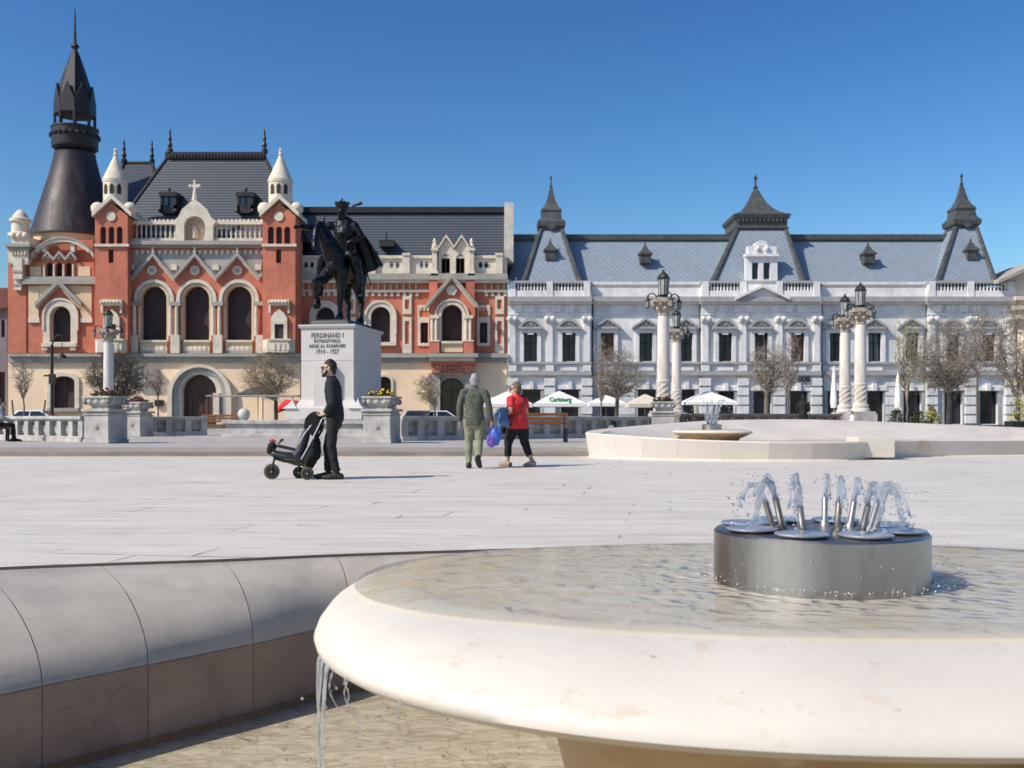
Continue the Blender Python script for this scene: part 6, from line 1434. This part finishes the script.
for i in range(9):
    a = R(-12 + 152 * i / 8); row = []
    for k in range(9):
        y = .08 + .17 * (k / 4 - 1); f = 1 - .28 * abs(k / 4 - 1) ** 2.5
        c0 = P(312.5, 427.5); row.append(c0 + V(math.cos(a) * .150 * f - .02 + .05 * math.sin(a), y, math.sin(a) * .245 * f))
    rows.append(q._add(row))
for i in range(8):
    for k in range(8): q.f.append((rows[i] + k, rows[i] + k + 1, rows[i + 1] + k + 1, rows[i + 1] + k))
me = q.build('hood', M['hood'], pc, smooth=60); sm = me.modifiers.new('thick', 'SOLIDIFY'); sm.thickness = .014
q = MB(W)
for e in (-.085, .245): q.tube([P(303, 433, e), P(306, 421, e), P(312, 413.5, e), P(319, 416, e), P(322, 427, e)], [.012, .05, .075, .06, .012], 10, ref=(0, 1, 0)) if False else q.panel([], [], 0, 0) if False else None
for e in (-.082, .242):                        # hood sides
    c0 = P(312.5, 428.5); pts = [c0 + V(math.cos(R(-12 + 152 * i / 12)) * .140 - .02 + .05 * math.sin(R(-12 + 152 * i / 12)), 0, math.sin(R(-12 + 152 * i / 12)) * .225) for i in range(13)]
    q.panel([(a.x, a.z) for a in pts] + [(pts[-1].x - .02, pts[-1].z - .13), (pts[0].x - .06, pts[0].z - .10)], [], e - .004, e + .004, back=True)
q.build('hood_side', M['hood'], pc)
q = MB(W); q.tube([P(309, 463, .02), P(312, 455, .02), P(315, 445, .02), P(316.5, 438, .02)], [(.16, .08), (.18, .12), (.17, .085), (.13, .03)], 14, ref=(0, 1, 0), round_=True); fuse('rear_bag', q, M['hood'], pc, .012, 1, wr=.02, wf=9, wz_=1)
# others, farther off
Js = dict(pelvis=V(0, 0, .90), waist=V(0, .02, 1.08), chest=V(0, .03, 1.30), neck=V(0, .05, 1.46), head=V(0, .075, 1.575),
          leg=[(V(-.09, 0, .86), V(-.10, .04, .48), V(-.10, .0, .09), V(-.12, .18, .035)), (V(.09, 0, .86), V(.10, .04, .48), V(.10, .0, .09), V(.12, .18, .035))],
          arm=[(V(-.18, .03, 1.39), V(-.24, .05, 1.12), V(-.12, .24, 1.05)), (V(.18, .03, 1.39), V(.24, .05, 1.12), V(.12, .24, 1.05))], hand=[V(.6, .6, 0), V(-.6, .6, 0)], thumb=[V(0, .3, 1), V(0, .3, 1)])
def scaled(J, s):
    f = lambda x: x * s if isinstance(x, Vector) else type(x)(f(y) for y in x) if isinstance(x, (list, tuple)) else x
    return {k: f(v) for k, v in J.items()}
p_ = person('person in dark clothes standing at the brownish balustrade beyond the far fountain', (wx(803, 36.5), 36.5, TZ), R(-25), Js, 'blackcloth', 'navy', 'shoe_black', 'bob', 'hair_black'); p_.scale = (.92, .92, .92)
p_ = person('small child in a white shirt near the foot of the paired lamp columns', (wx(853, 36.8), 36.8, TZ), R(90), Js, 'whitecloth', 'denim', 'shoe_black', 'short', 'hair_black'); p_.scale = (.57, .57, .57)
Jsit = dict(pelvis=V(0, 0, .50), waist=V(0, .03, .68), chest=V(0, .07, .90), neck=V(0, .11, 1.05), head=V(0, .15, 1.165),
            leg=[(V(-.09, .02, .48), V(-.10, .44, .50), V(-.10, .46, .09), V(-.12, .64, .035)), (V(.09, .02, .48), V(.10, .44, .50), V(.10, .46, .09), V(.12, .64, .035))],
            arm=[(V(-.18, .06, .99), V(-.23, .14, .72), V(-.12, .36, .63)), (V(.18, .06, .99), V(.23, .14, .72), V(.12, .36, .63))], hand=[V(.3, .9, -.2), V(-.3, .9, -.2)], thumb=[V(1, 0, .3), V(-1, 0, .3)])
person('seated person in a grey jacket at the very left edge', (wx(-3, 30.6), 30.6, TZ), R(-60), Jsit, 'greycloth', 'blackcloth', 'shoe_black', 'short', 'hair_black')
M['bench_wood'] = mat('brown bench wood', (.20, .085, .035), .6, .3, 4, stretch=(1, 8, 8)); M['bench_iron'] = mat('dark bench iron', (.02, .02, .022), .5)
def bench(x0, y0, rz, L, label):
    t = thing('park_bench', label, 'bench', (x0, y0, TZ), rz, 'brown wooden benches'); W = WM[t.name]
    q = MB(W)
    for k in range(4): q.box(-L / 2, L / 2, -.05 - k * .11, .04 - k * .11, .42, .455)
    q.build('seat', M['bench_wood'], t, bevel=.006)
    q = MB(W)
    for k in range(3): q.box(-L / 2, L / 2, .09 + k * .02, .125 + k * .02, .54 + k * .12, .63 + k * .12)
    q.build('backrest', M['bench_wood'], t, bevel=.006)
    for e in (-1, 1):
        q = MB(W); x = e * (L / 2 - .12); q.box(x - .03, x + .03, -.40, -.34, -.002, .415); q.box(x - .03, x + .03, .04, .10, -.002, .5); q.tube([(x, .07, .45), (x, .17, .90)], .025, 6); q.box(x - .028, x + .028, -.40, .10, .385, .418); q.build('leg', M['bench_iron'], t)
bench(wx(537, 29.6), 29.6, R(6), 1.9, 'brown slatted bench behind the woman in red, before the long balustrade')
bench(wx(220, 42.5), 42.5, R(-6), 1.7, 'brown slatted bench between the short balustrade and the monument plinth')
bench(wx(-6, 30.75), 30.75, R(120), 1.2, 'bench under the seated person at the very left edge')
# ------------------------------------------------------------------ trees
M['bark'] = mat('grey brown bark', (.15, .125, .10), .9, .3, 6, stretch=(1, 1, .3))
M['bark_dark'] = mat('dark bark', (.075, .06, .048), .9, .3, 6, stretch=(1, 1, .3))
M['twig'] = mat('bare spring twigs', (.25, .21, .17), .9, .3, 2)
M['twig_dark'] = mat('dense grey twigs', (.11, .10, .08), .9, .35, 2)
M['twig_pale'] = mat('pale tan twigs', (.30, .235, .165), .9, .25, 2)
M['bud'] = mat('opening green buds', (.16, .17, .05), .8, .4, 3)
M['leaf_yellow'] = mat('yellow green spring leaves', (.30, .28, .03), .7, .4, 3)
M['leaf_grey'] = mat('grey olive leaves', (.085, .09, .055), .8, .5, 2)
def tree(px, D, ytop, ylow, pl, pr, yfork, label, seed, n=500, twig='twig', bark='bark', buds=0, budmat='bud', trunk_r=.10, base=0, lean=0, upright=.5, tw=.010):
    rnd = random.Random(seed); x0 = wx(px, D)
    t = thing('bare_tree', label, 'tree', (x0, D, base), 0, 'bare spring trees on the square')
    zt, zl, zf = wz(ytop, D), wz(ylow, D), wz(yfork, D); cx = wx((pl + pr) / 2, D); hw = (pr - pl) / 2 * D / 1000; cz = (zt + zl) / 2; hz_ = (zt - zl) / 2
    mb = MB(); P = [Vector((x0 + lean * k / 4, D, base - .05 + (zf - base) * k / 4)) + Vector((rnd.gauss(0, .02), rnd.gauss(0, .02), 0)) for k in range(5)]
    mb.tube(P, [trunk_r * 1.35, trunk_r * 1.05, trunk_r, trunk_r * .95, trunk_r * .9], 8); mb.build('trunk', M[bark], t, smooth=60)
    c = MB(); nodes = []; top = P[-1]
    def limb(p, q, r0, r1, k=4, sag=.12):
        pts = [p.lerp(q, i / k) for i in range(k + 1)]; L = (q - p).length
        for i in range(1, k): pts[i] += Vector((rnd.gauss(0, 1), rnd.gauss(0, 1), rnd.gauss(0, .5) + .6)) * L * sag * .5
        c.tube(pts, [r0 + (r1 - r0) * i / k for i in range(k + 1)], 4, cap=False)
        return pts
    def inside(b=1.0):
        while True:
            v = Vector((rnd.uniform(-1, 1), rnd.uniform(-1, 1), rnd.uniform(-1, 1)))
            if v.length < 1: break
        v = v.normalized() * v.length ** .55 * (.93 + .38 * noise.noise(v.normalized() * 2.2 + Vector((seed, 0, 0))))
        w_ = 1 - .22 * max(0, v.z) if upright < .6 else 1
        return Vector((cx + v.x * hw * b * w_, D + v.y * hw * b * w_, cz + v.z * hz_ * b))
    prim = 9
    for k in range(prim):
        q = inside(.8); q.z = max(q.z, zf + .2 * hz_); pts = limb(top, q, trunk_r * .62, trunk_r * .2, 5); nodes += [(p, trunk_r * .22) for p in pts[2:]]
        for j in range(4):
            s_ = pts[rnd.randint(1, 5)]; q2 = inside(.93); q2 = s_.lerp(q2, .65); p2 = limb(s_, q2, trunk_r * .36, trunk_r * .12, 4); nodes += [(p, trunk_r * .1) for p in p2[1:]]
    for i in range(int(n * .8)):
        tip = inside(1.0); best = min(rnd.sample(nodes, min(14, len(nodes))), key=lambda a: (a[0] - tip).length + (.6 if a[0].z > tip.z else 0))[0]
        d = tip - best
        if d.length > hw * .75: tip = best + d * (hw * .75 / d.length)
        pts = limb(best, tip, tw * 1.5, tw * .6, 3, .2); nodes.append((pts[2], .01))
        for j in range(4):
            s_ = pts[rnd.randint(1, 3)]; e = Vector((rnd.gauss(0, 1), rnd.gauss(0, 1), rnd.gauss(.35, .8))).normalized() * rnd.uniform(.14, .38) * hw
            q_ = s_ + e; m_ = s_ + e * .5 + Vector((rnd.gauss(0, .03), rnd.gauss(0, .03), .03)) * hw
            c.tube([s_, m_, q_], [tw * .9, tw * .7, tw * .35], 3, cap=False)
            if buds and rnd.random() < .5: nodes_b.append(q_)
    c.build('crown', M[twig], t)
    if buds:
        l = MB()
        for i in range(buds):
            p = inside(.98) if not nodes_b or rnd.random() < .3 else nodes_b[rnd.randrange(len(nodes_b))] + Vector((rnd.gauss(0, .08), rnd.gauss(0, .08), rnd.gauss(0, .08)))
            d = Vector((rnd.gauss(0, 1), rnd.gauss(0, 1), rnd.gauss(0, 1))).normalized() * rnd.uniform(.04, .085); e = d.orthogonal().normalized() * d.length * .5
            l.face([p, p + d * .5 + e, p + d, p + d * .5 - e])
        tag(l.build('leaves', M[budmat], t), kind='stuff')
    nodes_b.clear()
    return t
nodes_b = []
tree(24, 62, 350, 398, 9, 37, 399, 'thin bare sapling between leaning stakes at the left end of the red palace', 11, 110, 'twig', trunk_r=.05, tw=.009)
tree(121, 64, 350, 404, 86, 150, 402, 'dense dark grey green crown behind the leftmost urn and lamp column', 12, 480, 'twig_dark', 'bark_dark', 2600, 'leaf_grey', tw=.012)
tree(158, 66, 362, 394, 146, 166, 396, 'small wispy bare tree left of the palace door, by the wall plaque', 13, 60, 'twig_pale', trunk_r=.05)
tree(276, 63, 351, 403, 236, 302, 400, 'spreading bare tree with pale twigs right of the palace door, by the pedestal', 14, 460, 'twig_pale', 'bark_dark', 900, 'bud', trunk_r=.13, tw=.009)
tree(434, 62, 373, 406, 411, 444, 407, 'small pale bare tree on the ochre wall left of the grey haired man', 15, 170, 'twig_pale', 'bark', 150, 'leaf_yellow', trunk_r=.06)
tree(617, 58, 345, 402, 586, 650, 398, 'wide bare tree in front of the pale palace, left of the tall lamp column', 16, 300, 'twig', 'bark_dark', trunk_r=.12)
tree(601, 66, 318, 404, 594, 609, 402, 'narrow upright bare tree behind the wide one left of the tall lamp column', 17, 130, 'twig', trunk_r=.06, upright=.9)
tree(767, 60, 340, 398, 742, 796, 392, 'rounded bare tree between the white parasol and the dark dressed person', 18, 300, 'twig', 'bark', 200, trunk_r=.16)
tree(788, 56, 325, 396, 778, 802, 398, 'slim bare tree with a pale stem just left of the dark dressed person', 19, 160, 'twig', trunk_r=.06, upright=.9)
tree(907, 56, 300, 396, 893, 921, 400, 'slender young tree with yellow green leaves right of the paired lamp columns', 20, 130, 'twig', 'bark', 1100, 'leaf_yellow', trunk_r=.06, upright=.9, tw=.008)
tree(949, 58, 318, 398, 904, 990, 392, 'largest round bare tree in front of the right pavilion of the pale palace', 21, 620, 'twig', 'bark', 1300, 'bud', trunk_r=.15, tw=.009)
tree(1018, 58, 292, 398, 984, 1050, 398, 'tall bare tree cut by the right edge of the view', 22, 430, 'twig', 'bark', 1000, 'bud', trunk_r=.13)
tree(977, 64, 296, 360, 966, 992, 372, 'thin upright bare tree between the two big ones at the right', 23, 130, 'twig', trunk_r=.06, upright=.9)
# ------------------------------------------------------------------ parasols, cars and small things
M['canvas'] = mat('white canvas', (.78, .76, .72), .85, .06, 3); M['canvas_beige'] = mat('beige canvas', (.60, .53, .42), .85, .1, 3); M['canvas_dark'] = mat('dark blue canvas', (.045, .06, .085), .85, .2, 3); M['canvas_red'] = mat('red canvas', (.62, .03, .035), .8, .1, 3)
M['green'] = mat('green print', (.02, .19, .07), .7, .1, 5); M['polewood'] = mat('pale pole', (.5, .42, .3), .6, .2, 6)
def parasol(px, D, ytop, yeave, halfw, label, canvas='canvas', val=.28, sides=4, text=None, rz=0, yfoot=0, tilt=0):
    x = wx(px, D); hw = halfw * D / 1000; z1, z0 = wz(ytop, D), wz(yeave, D); k = 1 / math.cos(math.pi / sides)
    t = thing('patio_parasol', label, 'parasol', (x, D, yfoot), rz, 'patio parasols along the foot of the palaces'); W = WM[t.name]
    if tilt: W = W @ Matrix.Translation((0, 0, z0 - yfoot)) @ Matrix.Rotation(tilt, 4, 'Y') @ Matrix.Translation((0, 0, -(z0 - yfoot)))
    q = MB(W); a, b = z0 - yfoot, z1 - yfoot
    q.lathe([(hw * k * .99, a - val), (hw * k, a - val), (hw * k, a), (hw * k * .55, a + (b - a) * .5), (hw * k * .22, a + (b - a) * .80), (hw * k * .22, a + (b - a) * .83), (0, b), (hw * k * .1, b - .12), (hw * k * .99, a - .03), (hw * k * .99, a - val)], (0, 0, 0), sides, rot=math.pi / sides)
    c = q.build('canopy', M[canvas], t)
    q = MB(WM[t.name]); q.tube([(0, 0, 0), (0, 0, b - .1)], .035, 8); q.build('pole', M['polewood'], t); q = MB(WM[t.name]); q.lathe([(.35, 0), (.35, .08), (.06, .12), (.06, .3)], (0, 0, 0), 12); q.build('base', M['greytrim'], t)
    if text:
        q = MB(); sl_ = math.atan2((b - a) * .5, hw * .45); Mx = W @ Matrix.Translation((0, -hw * .78 - .03, a + (b - a) * .26 + .03)) @ Matrix.Rotation(sl_, 4, 'X') @ Matrix.Diagonal((.95, 2.1, 1, 1))
        add_text(q, text, .46, Mx, extrude=.008, bold=.012, shear=.15)
        q.build('printed_lettering', M['green'], c)
    return t
parasol(559, 80, 391, 403.5, 25, 'white parasol with green lettering behind the woman in red', text='Carlsberg')
parasol(507, 80, 391.5, 404, 25, 'white parasol half hidden behind the heads of the walking couple')
parasol(606, 79, 395, 403, 18, 'small plain white parasol left of the tall lamp column')
parasol(645, 76, 394, 404, 18, 'beige parasol directly behind the tall lamp column', 'canvas_beige')
parasol(707.5, 55, 391, 402.5, 25, 'wide white parasol behind the jets of the far fountain', val=.14)
parasol(258, 70, 385.5, 394, 16, 'dark blue parasol under the bare tree right of the palace door', 'canvas_dark', val=.12)
parasol(288, 66, 399, 406.5, 14, 'tilted red parasol beside the left foot of the pedestal', 'canvas_red', val=.1, sides=8, tilt=R(-22))
def closed_parasol(px, D, ytop, ybot, label):
    t = thing('closed_parasol', label, 'parasol', (wx(px, D), D, 0), 0, 'closed white parasols'); W = WM[t.name]; q = MB(W); a, b = wz(ybot, D), wz(ytop, D); L = b - a
    q.lathe([(.06, a), (.20, a + .02), (.24, a + L * .15), (.20, a + L * .4), (.13, a + L * .7), (.15, a + L * .73), (.07, a + L * .9), (.06, b - .05), (0, b)], (0, 0, 0), 9); q.build('canopy', M['canvas'], t)
    q = MB(W); q.tube([(0, 0, 0), (0, 0, b)], .035, 8); q.build('pole', M['polewood'], t)
closed_parasol(834, 66, 366, 408, 'folded white parasol just left of the paired lamp columns')
closed_parasol(898, 66, 372, 408, 'folded white parasol beside the slender yellow green tree')
def car(px, D, rz, paint, label):
    t = thing('parked_car', label, 'car', (wx(px, D), D, 0), rz, 'cars parked before the red palace'); W = WM[t.name]
    q = MB(W); q.panel([(-2.1, .32), (2.05, .32), (2.12, .62), (2.0, .86), (1.1, .95), (-1.75, .98), (-2.08, .80)], [], -.86, .86, back=True); q.build('body', M[paint], t, bevel=.06)
    q = MB(W); q.frustum((-1.75, 1.12, -.78, .78), (-1.25, .35, -.62, .62), .95, 1.44); cab = q.build('cabin', M[paint], t, bevel=.05)
    q = MB(W)
    for e in (-1, 1):
        for a, b, c, d in ((-1.55, -.42, -1.12, -.40), (-.34, .92, -.34, .30)): q.face([(a, e * .775, 1.0), (b, e * .775, 1.0), (d, e * .65, 1.38), (c, e * .65, 1.38)])
    q.face([(1.10, -.68, 1.0), (1.10, .68, 1.0), (.42, .56, 1.40), (.42, -.56, 1.40)]); q.face([(-1.75, -.68, 1.0), (-1.75, .68, 1.0), (-1.30, .56, 1.40), (-1.30, -.56, 1.40)])
    q.build('windows', M['pane_dark'], t)
    for x in (-1.32, 1.30):
        for e in (-1, 1): q = MB(W); q.tube([(x, e * .68, .31), (x, e * .88, .31)], .31, 18); wl = q.build('wheel', M['tyre'], t); q = MB(W); q.tube([(x, e * .875, .31), (x, e * .89, .31)], .19, 12); q.build('rim', M['alu'], wl)
    for e in (-1, 1): q = MB(W); q.ball((2.05, e * .62, .68), .12, 8, sy=1.5, sz=.7); q.build('headlight', M['lampglass'], t)
M['paint_blue'] = mat('dark blue car paint', (.05, .08, .17), .25, .1, 2, spec=.6); M['paint_white'] = mat('white car paint', (.72, .74, .76), .25, .05, 2, spec=.6); M['paint_red'] = mat('brownish red car paint', (.28, .08, .06), .3, .1, 2, spec=.6)
car(421, 71, R(78), 'paint_blue', 'dark blue car behind the long balustrade, left of the white car')
car(442, 72, R(4), 'paint_white', 'white car behind the long balustrade, left of the grey haired man')
car(40, 68, R(0), 'paint_white', 'white car behind the balustrade at the foot of the thin sapling')
t = thing('street_lamp', 'dark street lamp with hanging shade before the left corner of the red palace', 'street lamp', (wx(52, 52), 52, 0)); q = MB()
q.lathe([(.14, 0), (.14, 1.0), (.09, 1.1), (.075, wz(345, 52))], (wx(52, 52), 52, 0), 10); q.tube([(wx(52, 52), 52, wz(346, 52)), (wx(53.5, 52), 52, wz(340, 52)), (wx(57, 52), 52, wz(335, 52)), (wx(62, 52), 52, wz(335.5, 52))], .05, 6); q.box(wx(44, 52), wx(54, 52), 51.95, 52.05, wz(376.5, 52), wz(374.8, 52)); q.box(wx(50, 52), wx(56, 52), 51.85, 52.0, wz(384, 52), wz(374, 52)); q.build('pole', M['iron'], t)
q = MB(); q.tube([(wx(62, 52), 52, wz(335.5, 52)), (wx(62, 52), 52, wz(355, 52))], .02, 5); q.lathe([(.26, 0), (.20, .12), (.05, .22), (.03, .3)], (wx(62, 52), 52, wz(358, 52)), 12); q.build('lamp_shade', M['iron'], t)
for k, (a, b, lab) in enumerate(((12, 15, 'left one of two dark stakes leaning beside the thin sapling'), (45.5, 41.5, 'right one of two dark stakes leaning beside the thin sapling'))):
    q = MB(); q.tube([(wx(b, 60), 60, .1), (wx(a, 60), 60, wz(400, 60))], .05, 6); o = q.build('tree_stake', M['bark_dark']); tag(o, lab, 'stake', 'tree stakes')
t = thing('glass_shelter', 'flat roofed thin shelter on slim posts between the palace door and the pedestal', 'shelter', (wx(255, 58), 58, 0)); q = MB()
q.box(wx(210, 58), wx(300, 58), 57.2, 59.2, wz(396.6, 58), wz(395.4, 58)); q.build('roof', M['greytrim'], t)
for a in (236, 262, 292):
    q = MB(); q.tube([(wx(a, 58), 58.2, 0), (wx(a, 58), 58.2, wz(396.6, 58))], .04, 6); q.build('post', M['greytrim'], t)
t = thing('litter_bin', 'dark rounded litter bin before the long balustrade, beside the far fountain', 'bin', (wx(610.5, 35.2), 35.2, TZ)); q = MB(WM[t.name]); q.lathe([(.18, 0), (.21, .1), (.24, .5), (.20, .62), (.0, .66)], (0, 0, 0), 14); q.build('drum', M['iron'], t, smooth=40)
q = MB(WM[t.name]); q.tube([(0, -.2, .36), (0, -.25, .36)], .12, 12); q.build('badge', M['lampglass'], t)
def shrub(px, D, ytop, w_, label, m, seed, n=420, pot=True):
    rnd = random.Random(seed); x = wx(px, D); t = thing('planted_shrub', label, 'shrub', (x, D, 0)); h = wz(ytop, D); q = MB()
    for i in range(n):
        a = rnd.uniform(0, 6.28); z = rnd.uniform(.4, 1) * h; r = w_ * rnd.random() ** .5 * (1.15 - (z / h) ** 2 * .8)
        p = Vector((x + r * math.cos(a), D + r * math.sin(a), z)); d = Vector((rnd.gauss(0, 1), rnd.gauss(0, 1), rnd.gauss(.6, 1))).normalized() * rnd.uniform(.08, .18); e = d.orthogonal().normalized() * d.length * .3; q.face([p, p + d * .5 + e, p + d, p + d * .5 - e])
    tag(q.build('leaves', M[m], t), kind='stuff')
    q = MB(); q.frustum((x - w_ * .7, x + w_ * .7, D - w_ * .7, D + w_ * .7), (x - w_ * .85, x + w_ * .85, D - w_ * .85, D + w_ * .85), 0, h * .42); q.build('pot', M['black'], t)
    q = MB()
    for k in range(5): q.tube([(x, D, h * .4), (x + rnd.gauss(0, w_ * .4), D + rnd.gauss(0, w_ * .4), h * .85)], [.02, .008], 5)
    q.build('stem', M['bark_dark'], t)
shrub(932, 50, 407, .38, 'bright yellow green shrub left of the largest round tree trunk', 'leaf_yellow', 31)
shrub(1017, 48, 399, .5, 'dark potted shrub with lime leaves at the right edge', 'leaf_yellow', 32, 200)
shrub(897, 52, 411, .55, 'low dark green shrub under the slender yellow green tree', 'leaf_dark', 33)
shrub(918, 52, 412, .5, 'low dark shrub between the slender tree and the yellow green shrub', 'leaf_dark', 34)
